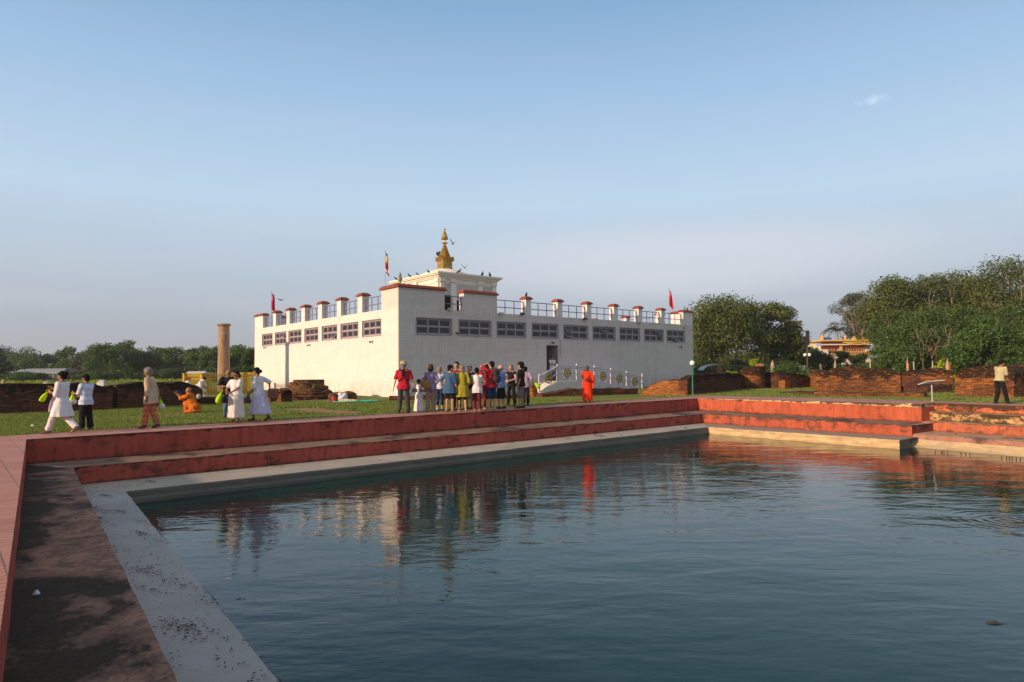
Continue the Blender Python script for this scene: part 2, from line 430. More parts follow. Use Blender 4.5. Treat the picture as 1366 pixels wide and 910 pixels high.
oo = [p + Vector((0, 0, -.12)) for p in oa]; strip(mb, oa, oo)
path = struct(mb.obj('path', M_path))

# upper red wall
rim = [p.copy() for p in ia]
def riser_obj(name, corners, z0f, z1, mat, parent, amp=.012, seed=1, rows=5, label=None):
    top = []
    for i in range(len(corners) - 1): top += sub(corners[i], corners[i + 1], .25)
    top.append(corners[-1].copy())
    bot = [Vector((p.x, p.y, z1)) for p in top]
    if z0f is not None:
        for p in top: p.z = z0f(p)
    mb = MB(); n = len(top); vs = []
    for r in range(rows + 1):
        for i in range(n):
            p = lerp(top[i], bot[i], r / rows)
            if r > 0:
                q = noise.noise(Vector((p.x * 2, p.y * 2, p.z * 4 + seed)))
                p = p + Vector((q, q * .6, 0)) * amp
            vs.append(p)
    fs = []
    for r in range(rows):
        for i in range(n - 1):
            q = r * n + i; fs.append((q, q + 1, q + 1 + n, q + n))
    mb.add(vs, fs); o = mb.obj(name, mat, parent)
    if label: o['label'] = label
    return o
zpath = lambda p: gz(p.x, p.y) + .003
riser_obj('upper_wall', [L0, A, B], zpath, -.57, mat_riser('red_wall_shaded_side', 0, -.57, RED, .25, band=.10), pool, label='long dull red upper wall under the far and left path')  # same red paint, kept duller for the side in shade
riser_obj('upper_wall', [B, C, D], zpath, -.57, mat_riser('red_wall_sunlit_orange', .06, -.56, (.46, .105, .050), .15, cream=.13, band=.12), pool, label='upper wall with sunlit orange put into its red, black stains under its rim')  # red paint shifted to orange for the side the sun hits
# small cap strip (path edge tiles overhang)
# middle tread and riser
TL = dict(base=(.17, .105, .078), reddish=(.27, .135, .10), dark=(.020, .017, .013))
a0, b0 = piecewise([L0, A], [L1, A1], .25)
a0 = zset(pushed(a0), -.57); rough_edge(b0, .012, 3, 5)
mb = MB(); strip(mb, a0, b0, 6, .02, 2)
b0s = [p.copy() for p in b0]; bb = zset(b0s, -.985)
strip(mb, b0s, bb, 2)
mb.obj('middle_step', mat_mossy(), pool)['label'] = 'wide mossy black and brown step beside the left path'
a0, b0 = piecewise([A, B, C], [A1, B1, C1], .3)
a0 = zset(pushed(a0), -.57); 
for p, q in zip(a0, b0):
    p.z = q.z
rough_edge(b0, .009, 5, 5)
mb = MB(); strip(mb, a0, b0, 3, .01, 2)
mb.obj('middle_step', mat_tread('tan_step', (.215, .145, .10), (.20, .10, .07), (.045, .032, .025), .42), pool)
C1d = C1 + dj * 1.6; Cd = C + dj * 1.6
mb = MB(); 
strip(mb, [Vector((C.x, C.y, -.55)), Vector((Cd.x, Cd.y, -.55))], [C1.copy(), Vector((C1d.x, C1d.y, -.55))], 2)
mb.obj('middle_step', mat_tread('tan_step_end', (.30, .22, .15), (.24, .15, .10), (.06, .045, .035), .25), pool)
e1 = [p.copy() for p in b0]
kB = min(range(len(e1)), key=lambda i: (e1[i] - B1).length)
def face_from(top, z1, mat, name, seed, rows=4, amp=.014):
    n = len(top); vs = []; fs = []
    for r in range(rows + 1):
        for i in range(n):
            p = lerp(top[i], Vector((top[i].x, top[i].y, z1)), r / rows)
            if r:
                q = noise.noise(Vector((p.x * 2.4, p.y * 2.4, p.z * 5 + seed))); p = p + Vector((q, q * .6, 0)) * amp
            vs.append(p)
    for r in range(rows):
        for i in range(n - 1):
            q = r * n + i; fs.append((q, q + 1, q + 1 + n, q + n))
    mb = MB(); mb.add(vs, fs); return mb.obj(name, mat, pool)
face_from(e1[:kB + 1], -.985, mat_riser('red_lower_wall', -.57, -.97, (.40, .080, .052), .50, band=.07), 'lower_wall', 4)['label'] = 'dull red lower wall with black stains'
face_from(e1[kB:], -.985, mat_riser('lower_wall_sunlit_orange', -.56, -.96, (.44, .10, .050), .70, band=.09, dcol=(.09, .04, .028)), 'lower_wall', 6)['label'] = 'lower wall with sunlit orange put into its red, mottled with black stains'  # sunlight put into this side's red as orange; the stains are dirt
face_from([C1.copy()] + sub(C1, C1d, .3)[1:] + [C1d], -.985, mat_riser('lower_wall_end', -.56, -.96, (.30, .07, .05), .8, band=.1), 'lower_wall', 8)['label'] = 'dark end face of the lower wall beside the stairs'

# stone ledge at the water
a0, b0 = piecewise([L1, A1, B1, C1], [L2, A2, B2, C2], .22)
a0 = pushed(a0)
for p, q in zip(a0, b0): p.z = q.z
rough_edge(b0, .007, 9, 4.0)
for p in b0: p.z += 0
iA = min(range(len(b0)), key=lambda i: (b0[i] - A2).length); iB = min(range(len(b0)), key=lambda i: (b0[i] - B2).length)
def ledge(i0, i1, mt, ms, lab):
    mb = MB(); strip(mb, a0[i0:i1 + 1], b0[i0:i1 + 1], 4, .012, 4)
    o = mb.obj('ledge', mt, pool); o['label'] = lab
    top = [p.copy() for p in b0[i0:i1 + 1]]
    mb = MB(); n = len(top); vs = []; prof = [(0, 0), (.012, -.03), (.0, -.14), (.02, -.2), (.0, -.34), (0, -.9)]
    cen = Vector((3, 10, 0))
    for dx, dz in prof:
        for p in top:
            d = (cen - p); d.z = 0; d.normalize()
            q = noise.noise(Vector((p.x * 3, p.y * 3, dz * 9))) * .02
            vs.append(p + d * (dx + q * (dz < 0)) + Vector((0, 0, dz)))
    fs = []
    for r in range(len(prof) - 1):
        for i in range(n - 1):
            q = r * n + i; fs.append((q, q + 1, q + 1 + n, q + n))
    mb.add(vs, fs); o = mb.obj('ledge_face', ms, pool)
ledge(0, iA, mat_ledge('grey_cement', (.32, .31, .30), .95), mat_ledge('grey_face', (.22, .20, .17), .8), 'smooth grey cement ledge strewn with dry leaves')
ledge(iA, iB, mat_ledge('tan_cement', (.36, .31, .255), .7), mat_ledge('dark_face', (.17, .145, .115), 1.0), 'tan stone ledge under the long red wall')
ledge(iB, len(b0) - 1, mat_ledge('brown_cement', (.30, .215, .165), .6), mat_ledge('face_sunlit_yellow', (.42, .29, .16), .9, (.60, .44, .22)), 'worn ledge with sunlit yellow put into its face colour on the right side')  # right face carries the sun's yellow in its colour
C2d = C2 + dj * .55
mb = MB(); strip(mb, [C1.copy() + Vector((0, 0, -.395)), C2.copy()], [C1 + dj * .9 + Vector((0, 0, -.395)), C2 + dj * .9], 1)
strip(mb, sub(C2, C2 + dj * .9, .2), [Vector((p.x, p.y, -1.9)) for p in sub(C2, C2 + dj * .9, .2)], 3)
mb.obj('ledge', mat_ledge('ledge_end', (.11, .10, .075), .9), pool)['label'] = 'mossy dark end of the ledge beside the stairs'

# stairs at the right
def par(off, z): 
    s = C + dj * off; return [Vector((s.x, s.y, z)) - dr * .55, Vector((s.x, s.y, z)) + dr * 26]
off1 = (C1 - C).dot(dj); off2 = (C2 - C).dot(dj)
mapD = [(.95, .12, -.185), (.60, -.185, -.50), (.0, -.50, -.83)]
stm = [mat_riser('stair_riser_top', .12, -.18, (.55, .16, .06), .95, cream=.0, band=.3, dcol=(.04, .025, .015)),
       mat_riser('stair_riser_cream', -.185, -.50, (.62, .36, .15), .98, band=.22, dcol=(.03, .026, .016)),
       mat_riser('stair_riser_red', -.50, -.83, (.46, .13, .06), .45, band=.05, dcol=(.10, .05, .035))]
labs = ['orange stair face mottled with black', 'cream stair face with a band of black moss', 'orange red stair face']
for (o_, z0, z1), m_, lb in zip(mapD, stm, labs):
    s = par(o_, z0)
    s[0] = s[0] + dr * (.55 if o_ > .9 else .55)
    riser_obj('stair_riser', s, None, z1, m_, pool, .012, 3, 4, lb)
offs = [.95, .60, 0.0, off1 + .15]
tz = [-.185, -.50, -.83]
for i in range(3):
    a = par(offs[i], tz[i]); b = par(offs[i + 1], tz[i])
    s0 = dr * .55 if i < 2 else Vector((0, 0, 0))
    a[0] = a[0] + dr * .55; b[0] = b[0] + (dr * .55 if i < 2 else -dr * .35)
    if i == 2: a[0] = a[0] - dr * .55
    aa, bb = piecewise(a, b, .3); rough_edge(bb, .012, 20 + i)
    mb = MB(); strip(mb, aa, bb, 2, .008, i)
    mb.obj('stair_tread', mat_tread('stair_tread%d' % i, (.42, .27, .16), (.30, .17, .10), (.06, .04, .03), .15), pool)
# rounded kerb and sloping apron of the stairs
s = par(off1 + .15, -.83); s[0] = s[0] - dr * .35; line = polyline(s, .25)
prof = [(0, 0), (-.07, -.02), (-.12, -.07), (-.13, -.13), (-.16, -.17)]
mb = MB(); n = len(line); vs = []
for dx, dz in prof:
    for p in line: vs.append(p + dj * (dx + .02 * noise.noise(p * 2)) + Vector((0, 0, dz)))
mb.add(vs, [(r * n + i, r * n + i + 1, (r + 1) * n + i + 1, (r + 1) * n + i) for r in range(len(prof) - 1) for i in range(n - 1)])
mb.obj('stair_kerb', mat_tread('kerb_red', (.30, .14, .10), (.36, .19, .12), (.10, .05, .04), .2), pool, smooth=True)
prof = [(-.16, -.17), (-.30, -.28), (-.42, -.36), (-.62, -.42), (-.80, -.9)]
mb = MB(); vs = []
for dx, dz in prof:
    for p in line: vs.append(p + dj * (dx + (.05 if dx < -.2 else 0) * noise.noise(p * 2.5)) + Vector((0, 0, dz)))
mb.add(vs, [(r * n + i, r * n + i + 1, (r + 1) * n + i + 1, (r + 1) * n + i) for r in range(len(prof) - 1) for i in range(n - 1)])
mb.obj('stair_apron', mat_ledge('apron', (.46, .31, .17), .8, (.58, .43, .24)), pool)
# closing walls behind the camera and to the far right
mb = MB(); strip(mb, [E.copy(), N0.copy(), L0.copy()], [Vector((p.x, p.y, -2)) for p in (E, N0, L0)], 1)
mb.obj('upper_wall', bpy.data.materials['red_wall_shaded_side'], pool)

# ------------------------------------------------------------------ water
def mat_water():
    n = NT('pool_water')
    co = n.coord((1, 1, 1), rot=(0, 0, R(8)))
    a = n.noise(n.coord((.75, 1.6, 1), rot=(0, 0, R(6))), 1.15, 2.5, .45, .3)
    b = n.noise(n.coord((.9, 1.8, 1), rot=(0, 0, R(-14))), 3.6, 3, .5, .2)
    c = n.noise(n.coord((.3, .5, 1)), .9, 2)
    h = n.math('ADD', n.math('MULTIPLY', a, 1.0), n.math('MULTIPLY', b, .30))
    h = n.math('MULTIPLY', h, n.math('MULTIPLY_ADD', n.ramp(c, .3, .7), .6, .55))
    # rings where a fish broke the surface
    cen = G(1345, 695, WZ)
    tc = n.n('ShaderNodeTexCoord'); vm = n.n('ShaderNodeVectorMath', operation='DISTANCE'); n.l(tc, 'Object', vm, 0); vm.inputs[1].default_value = cen
    w = n.math('SINE', n.math('MULTIPLY', vm.outputs['Value'], 34))
    fall = n.math('SUBTRACT', 1, n.math('DIVIDE', vm.outputs['Value'], 1.25), clamp=True)
    h = n.math('ADD', h, n.math('MULTIPLY', n.math('MULTIPLY', w, fall), .10))
    lg = n.noise(n.coord((1, 1, 1)), .15, 3)
    colr = n.mix(n.ramp(lg, .3, .7), (.0018, .023, .018), (.0028, .030, .023))
    n.fin(colr, .03, .42, n.bump(h, 1.0, .019)); n.p.inputs['IOR'].default_value = 1.333
    return n.m
wp = [L2 + Vector((-.3, 0, 0)), A2 + Vector((-.3, .3, 0)), B2 + Vector((0, .4, 0)), C1 + dj * 1.0, C1 + dj * 1.0 + dr * 30, Vector((24, -11.5, 0)), Vector((1, -11.5, 0))]
mb = MB(); mb.add([Vector((p.x, p.y, WZ)) for p in wp], [tuple(range(len(wp)))])
water = struct(mb.obj('water', mat_water()))

# ------------------------------------------------------------------ ground sheet
def mat_ground():
    n = NT('lawn'); co = n.coord()
    big = n.noise(co, .12, 6, .6); mid = n.noise(co, 1.1, 6, .65); fine = n.noise(n.coord((1, 1, 1)), 26, 5, .8)
    c = n.mix(n.ramp(mid, .35, .68), (.130, .175, .034), (.205, .24, .060))
    c = n.mix(n.math('MULTIPLY', n.ramp(big, .48, .66), .55), c, (.15, .15, .050))
    c = n.mix(n.math('MULTIPLY', n.ramp(fine, .45, .75), .5), c, (.035, .075, .012))
    # worn sandy tracks crossing the lawn left of the temple corner
    sx = n.n('ShaderNodeSeparateXYZ'); n.set(sx, 0, co)
    dn = n.math('MULTIPLY', n.math('SUBTRACT', n.noise(co, .55, 5), .5), 2.4)
    def track(px0, py0, px1, py1, w, c, amt):
        p = GG(px0, py0); q = GG(px1, py1); d = (q - p); L_ = d.length; d.normalize()
        ax = n.math('ADD', n.math('MULTIPLY', n.math('SUBTRACT', sx.outputs[0], p.x), d.x), n.math('MULTIPLY', n.math('SUBTRACT', sx.outputs[1], p.y), d.y))
        ay = n.math('ADD', n.math('MULTIPLY', n.math('SUBTRACT', sx.outputs[0], p.x), -d.y), n.math('MULTIPLY', n.math('SUBTRACT', sx.outputs[1], p.y), d.x))
        u = n.math('MAXIMUM', n.math('SUBTRACT', n.math('ABSOLUTE', n.math('SUBTRACT', ax, L_ / 2)), L_ / 2 - w), 0)
        r = n.math('SQRT', n.math('ADD', n.math('POWER', u, 2), n.math('POWER', n.math('ADD', ay, dn), 2)))
        k = n.math('MULTIPLY', n.math('SUBTRACT', 1, n.ramp(n.math('DIVIDE', r, w), .55, 1.15)), amt)
        return n.mix(k, c, n.mix(n.ramp(n.noise(co, 9, 5), .3, .7), (.27, .16, .085), (.36, .24, .14)))
    c = track(388, 544, 480, 551, .9, c, .9)
    c = track(385, 536, 450, 533, .9, c, .9)
    c = track(230, 548, 305, 546, .45, c, .7)
    c = track(730, 536.5, 870, 529.5, .7, c, .9)
    c = track(850, 529, 925, 529, .6, c, .8)
    return n.fin(c, .95, .1, n.bump(n.math('ADD', fine, n.math('MULTIPLY', mid, .7)), 1.0, .05))
M_ground = mat_ground()
inner = [p.copy() for p in oa[:-1]]
cx = sum(p.x for p in inner) / len(inner); cy = sum(p.y for p in inner) / len(inner)
rings = [0, .4, 1, 2, 4, 7, 12, 20, 35, 60, 110, 200, 400, 900, 2500]
vs = []; fs = []; n_ = len(inner)
for k, rr in enumerate(rings):
    for i, p in enumerate(inner):
        d = Vector((p.x - cx, p.y - cy, 0)); dn = d.normalized()
        t = rr / 2500.0; 
        q = p + dn * rr
        q.z = gz(q.x, q.y) - .022
        if k > 1 and rr < 200: q.z += .03 * noise.noise(Vector((q.x * .3, q.y * .3, 0))) - .01
        vs.append(q)
for k in range(len(rings) - 1):
    for i in range(n_):
        j = (i + 1) % n_; a = k * n_ + i; b = k * n_ + j
        fs.append((a, b, b + n_, a + n_))
mb = MB(); mb.add(vs, fs); ground = struct(mb.obj('ground', M_ground, smooth=True))

# short grass on the lawn near enough to show blades
def in_poly(x, y, poly):
    c = np.zeros(x.shape, bool); j = len(poly) - 1
    for i in range(len(poly)):
        xi, yi, xj, yj = poly[i][0], poly[i][1], poly[j][0], poly[j][1]
        c ^= ((yi > y) != (yj > y)) & (x < (xj - xi) * (y - yi) / (yj - yi + 1e-12) + xi); j = i
    return c
def raw_mesh(name, V, ntri, mat, nv=3, smooth=False):
    me = bpy.data.meshes.new(name); V = V.reshape(-1, 3).astype(np.float32)
    me.vertices.add(len(V)); me.vertices.foreach_set('co', V.ravel())
    me.loops.add(len(V)); me.loops.foreach_set('vertex_index', np.arange(len(V), dtype=np.int32))
    me.polygons.add(len(V) // nv); me.polygons.foreach_set('loop_start', np.arange(0, len(V), nv, dtype=np.int32))
    me.update(calc_edges=True); me.validate(); me.materials.append(mat); return me
def mat_blade(name, c1, c2, trans=.35):
    n = NT(name); g = n.n('ShaderNodeNewGeometry')
    co = n.coord(); f = n.noise(co, .35, 5, .65)
    c = n.mix(g.outputs['Random Per Island'], c1, c2)
    c = n.mix(n.math('MULTIPLY', n.ramp(f, .47, .62), .65), c, (.26, .25, .08))
    n.fin(c, .75, .25)
    tr = n.n('ShaderNodeBsdfTranslucent'); n.set(tr, 0, c); ms = n.n('ShaderNodeMixShader'); ms.inputs[0].default_value = trans
    n.l(n.p, 0, ms, 1); n.l(tr, 0, ms, 2); n.l(ms, 0, n.out, 'Surface'); return n.m
M_blade = mat_blade('grass_blades', (.120, .180, .026), (.215, .265, .060))
rng = np.random.default_rng(3)
def blades(count, x0, x1, y0, y1, h0, h1):
    x = rng.uniform(x0, x1, count * 3); y = y0 + (y1 - y0) * rng.uniform(0, 1, count * 3) ** 1.3
    ok = ~in_poly(x, y, [(p.x, p.y) for p in PO]); 
    u = x / np.maximum(y, .1); ok &= (u > -.85) & (u < .85)
    # thin on the worn tracks
    for (a, b, c_, d_, w) in ((388, 544, 480, 551, 1.0), (385, 536, 450, 533, 1.0), (730, 536.5, 870, 529.5, .8), (850, 529, 925, 529, .7)):
        p = GG(a, b); q = GG(c_, d_); dd = np.array([q.x - p.x, q.y - p.y]); L_ = np.linalg.norm(dd); dd /= L_
        ax = (x - p.x) * dd[0] + (y - p.y) * dd[1]; ay = -(x - p.x) * dd[1] + (y - p.y) * dd[0]
        ok &= ~((ax > -.3) & (ax < L_ + .3) & (np.abs(ay) < w * rng.uniform(.5, 1.3, len(x))))
    x = x[ok][:count]; y = y[ok][:count]; n = len(x)
    z = .12 * np.clip((x - 9) / 5.7, 0, 1) - .04
    h = rng.uniform(h0, h1, n); a = rng.uniform(0, 6.28, n); w = rng.uniform(.006, .014, n) * (1 + y / 18)
    lx = rng.normal(0, .4, n) * h; ly = rng.normal(0, .4, n) * h
    V = np.zeros((n, 3, 3)); V[:, 0] = np.stack([x - np.cos(a) * w, y - np.sin(a) * w, z], 1); V[:, 1] = np.stack([x + np.cos(a) * w, y + np.sin(a) * w, z], 1)
    V[:, 2] = np.stack([x + lx, y + ly, z + h + .02], 1); return V
V = np.concatenate([blades(110000, -26, 10, 16.5, 34, .04, .085), blades(50000, 8, 32, 22, 48, .04, .08)])
grass = bpy.data.objects.new('grass', raw_mesh('grass', V, 0, M_blade)); COL.objects.link(grass)
tag(grass, 'short green lawn grass between the pool path and the brick ruins', 'grass', kind='stuff')

# dry leaves and dirt scattered on the ledge and the steps
M_leaf = plain((.06, .045, .025), .9, .1, name='dry_leaf')
V = []
def scat(a, b, c, d, z, n, clump=True):
    cs = [(random.random(), random.random(), random.uniform(.3, 1.6)) for _ in range(max(3, n // 60))]
    for _ in range(n):
        if clump and random.random() < .86:
            q = random.choice(cs); u = min(1, max(0, q[0] + random.gauss(0, .006) * q[2])); v = min(1, max(0, q[1] + random.gauss(0, .13) * q[2]))
        else: u, v = random.random(), random.random()
        p = lerp(lerp(a, b, u), lerp(d, c, u), v); r = random.uniform(.006, .026); t = random.random() * 6.28
        e = Vector((math.cos(t), math.sin(t), 0)) * r; f = Vector((-math.sin(t), math.cos(t), 0)) * r * .35
        zz = z + .022
        V.append([(p.x - e.x, p.y - e.y, zz), (p.x + f.x, p.y + f.y, zz + .006), (p.x + e.x, p.y + e.y, zz + .004), (p.x - f.x, p.y - f.y, zz + .01)])
scat(L1, A1, A2, L2, -.965, 3200)
scat(A1, B1, B2, A2, -.965, 900)
scat(L0, A, A1, L1, -.57, 350)
dl_ = bpy.data.objects.new('fallen_leaves', raw_mesh('fallen_leaves', np.array(V), 0, M_leaf, 4)); COL.objects.link(dl_)
tag(dl_, 'dry leaf litter scattered over the grey ledge and steps', 'leaf litter', kind='stuff')
# ------------------------------------------------------------------ the white temple
TP = AY(532, 500, 37.9); TP.z = 0               # near corner
UR = Vector((.748, .664, 0)); UR.normalize()    # along the right (shaded) face
UL = Vector((-.62, .785, 0)); UL.normalize()    # along the left (sunlit) face
def s_face(px, O, u, py=480, off=0, nrm=None):
    d = ray(px, py); o = O + (nrm * off if nrm is not None else Vector((0, 0, 0)))
    # CAM + d t = o + u s  (xy)
    den = d.x * -u.y + d.y * u.x
    rx = o.x - CAM.x; ry = o.y - CAM.y
    s = (d.x * ry - d.y * rx) / -(d.x * u.y - d.y * u.x) if False else None
    # solve [d.x -u.x; d.y -u.y][t s]=[rx ry]
    det = d.x * -u.y + u.x * d.y
    t = (rx * -u.y + u.x * ry) / det; s = (d.x * ry - d.y * rx) / det
    return s, CAM.z + d.z * t
NR = Vector((UR.y, -UR.x, 0)); NL = Vector((-UL.y, UL.x, 0))   # outward normals
LR = s_face(925, TP, UR)[0]; LL = s_face(340.3, TP, UL)[0]
def FM(O, u, n):                                # frame: x along the face, y outward, z up
    return Matrix.Translation(O) @ Matrix(((u.x, n.x, 0), (u.y, n.y, 0), (0, 0, 1))).to_4x4()
FR = FM(TP, UR, NR); FL = FM(TP, UL, NL)
temple = thing('temple', 'large white brick temple with red capped parapet, high windows and a golden spire', 'temple', tuple(TP), world=True)

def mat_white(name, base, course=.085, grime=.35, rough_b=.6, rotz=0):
    n = NT(name); co = n.coord()
    # bricks run along the wall: use distance along the horizontal (x+y mix) and z
    cc = n.n('ShaderNodeCombineXYZ'); rx = n.coord(rot=(0, 0, rotz)); sx = n.n('ShaderNodeSeparateXYZ'); n.set(sx, 0, rx)
    n.l(sx, 0, cc, 0); n.l(sx, 2, cc, 1)
    b = n.n('ShaderNodeTexBrick'); n.set(b, 'Vector', cc.outputs[0]); b.inputs['Scale'].default_value = 1
    b.inputs['Brick Width'].default_value = .28; b.inputs['Row Height'].default_value = course; b.inputs['Mortar Size'].default_value = .011
    b.inputs['Color1'].default_value = c4(base); b.inputs['Color2'].default_value = c4([x * .93 for x in base]); b.inputs['Mortar'].default_value = c4([x * .84 for x in base])
    c = b.outputs[0]
    st = n.noise(n.coord((1.5, 1.5, .25)), 1.3, 6, .6)
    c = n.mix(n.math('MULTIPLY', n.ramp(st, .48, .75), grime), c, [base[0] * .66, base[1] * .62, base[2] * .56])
    zz = n.sepz(co); rs1 = n.noise(n.coord((7, 7, .5)), 1.3, 6, .65)
    for z_top, ln_ in ((4.98, .9), (3.50, 1.6)):
        up1 = n.math('SUBTRACT', 1, n.math('DIVIDE', n.math('SUBTRACT', z_top, zz), ln_), clamp=True); bel = n.math('LESS_THAN', zz, z_top)
        c = n.mix(n.math('MULTIPLY', n.math('MULTIPLY', n.math('MULTIPLY', up1, bel), n.ramp(rs1, .48, .68)), .42), c, [base[0] * .48, base[1] * .45, base[2] * .40])
    low = n.math('SUBTRACT', 1, n.math('DIVIDE', zz, 1.1), clamp=True)
    c = n.mix(n.math('MULTIPLY', n.math('MULTIPLY', low, n.ramp(n.noise(co, 1.6, 6), .4, .6)), .55), c, (.42, .30, .21))
    patch = n.ramp(n.noise(n.coord((.35, .35, 1.6)), 1.0, 5), .5, .64)
    c = n.mix(n.math('MULTIPLY', patch, .22), c, [x * .68 for x in base])
    strk = n.noise(n.coord((6, 6, .35)), 1.0, 5, .6); c = n.mix(n.math('MULTIPLY', n.ramp(strk, .56, .74), .30), c, [base[0] * .55, base[1] * .52, base[2] * .48])
    h = n.math('ADD', n.math('MULTIPLY', b.outputs[1], -1), n.math('MULTIPLY', n.noise(co, 14, 5, .7), .9))
    return n.fin(c, .85, .15, n.bump(h, rough_b, .02))
aR = math.atan2(UR.y, UR.x); aL = math.atan2(UL.y, UL.x)
M_wr = mat_white('whitewashed_brick', (.82, .70, .655), rotz=-aR, rough_b=1.0)  # base warmed to offset blue skylight on the shaded face
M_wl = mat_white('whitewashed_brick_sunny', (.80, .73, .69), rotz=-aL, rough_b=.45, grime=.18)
M_cap = plain((.27, .065, .045), .75, .2, var=.3, name='red_cap')
M_frame = plain((.37, .30, .335), .6, .3, var=.15, name='mauve_frame')
M_rail = plain((.17, .14, .24), .55, .4, name='violet_rail')
def mat_glass(name, col=(.02, .022, .028), rough=.08):
    n = NT(name); co = n.coord(); return n.fin(n.mix(n.ramp(n.noise(co, 1.3, 3), .35, .65), col, [x * 2.6 for x in col]), rough, .6)
M_pane = mat_glass('dark_pane', (.010, .010, .011), .3)
M_dark = plain((.02, .018, .016), .9, .1, name='dark_inside')  # near-black colour in place of unlit interior
WT = .45; ZS, ZT, ZP, ZB = 3.52, 4.46, 4.99, 6.02
winR_px = [(555.4, 602.5), (612.5, 655), (663.5, 701.5), (710.3, 745), (752.5, 784.5), (791.5, 821), (827.4, 853.7), (860.3, 885), (890.4, 913.4)]
winL_px = [(484.7, 509.3), (455.7, 478.6), (430.6, 450.4), (407.4, 425), (386, 402.6), (367.8, 382.4), (350.7, 364)]
winR = [(s_face(a, TP, UR)[0], s_face(b, TP, UR)[0]) for a, b in winR_px]
winL = [(s_face(b, TP, UL)[0], s_face(a, TP, UL)[0]) for a, b in winL_px]
doorR = (s_face(728.8, TP, UR)[0], s_face(744.6, TP, UR)[0])
DZ0, DZ1 = .68, 3.08
def wall(frame, L, wins, door, mat, name):
    mb = MB(); segs = []
    if door:
        mb.box(0, door[0], -WT, 0, -.3, ZS, frame); mb.box(door[1], L, -WT, 0, -.3, ZS, frame)
        mb.box(door[0], door[1], -WT, 0, -.3, DZ0, frame); mb.box(door[0], door[1], -WT, 0, DZ1, ZS, frame)
    else: mb.box(0, L, -WT, 0, -.3, ZS, frame)
    x = 0
    for a, b in wins: mb.box(x, a, -WT, 0, ZS, ZT, frame); x = b
    mb.box(x, L, -WT, 0, ZS, ZT, frame); mb.box(0, L, -WT, 0, ZT, ZP, frame)
    return mb.obj(name, mat, temple)
# the right wall owns the corner; the left wall starts behind it
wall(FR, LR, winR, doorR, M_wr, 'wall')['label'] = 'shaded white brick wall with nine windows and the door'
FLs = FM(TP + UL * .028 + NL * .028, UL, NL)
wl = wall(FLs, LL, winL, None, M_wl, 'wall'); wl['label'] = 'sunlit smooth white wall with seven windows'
# hidden walls closing the block
FB1 = FM(TP + UR * LR - UR * WT, UL, UR); 
mb = MB(); mb.box(.3, LL + .5, -.02, WT - .01, -.3, ZP - .003, FB1); mb.obj('wall', M_wr, temple)
cl = TP + UL * LL; cr = TP + UR * LR + UL * (LL + .5)
db = (cr - cl); LB = db.length; db.normalize(); FB2 = FM(cl, db, Vector((-db.y, db.x, 0)))
mb = MB(); mb.box(.46, LB - .1, -WT, -.01, -.3, ZP - .006, FB2); mb.obj('wall', M_wr, temple)
# roof slab
ins = .3
q = [TP + (UL + UR) * ins, TP + UR * (LR - ins) + UL * ins, cr - (UL + UR) * ins, cl + UR * ins]
mb = MB(); mb.add([Vector((p.x, p.y, z)) for z in (4.72, 4.90) for p in q], [(3, 2, 1, 0), (4, 5, 6, 7), (0, 1, 5, 4), (1, 2, 6, 5), (2, 3, 7, 6), (3, 0, 4, 7)])
mb.obj('roof', plain((.35, .30, .27), .9, .1, name='roof_screed'), temple)
mb = MB(); mb.add([Vector((p.x, p.y, z)) for z in (.5, .66) for p in q], [(4, 5, 6, 7)]); mb.obj('inner_floor', M_dark, temple)

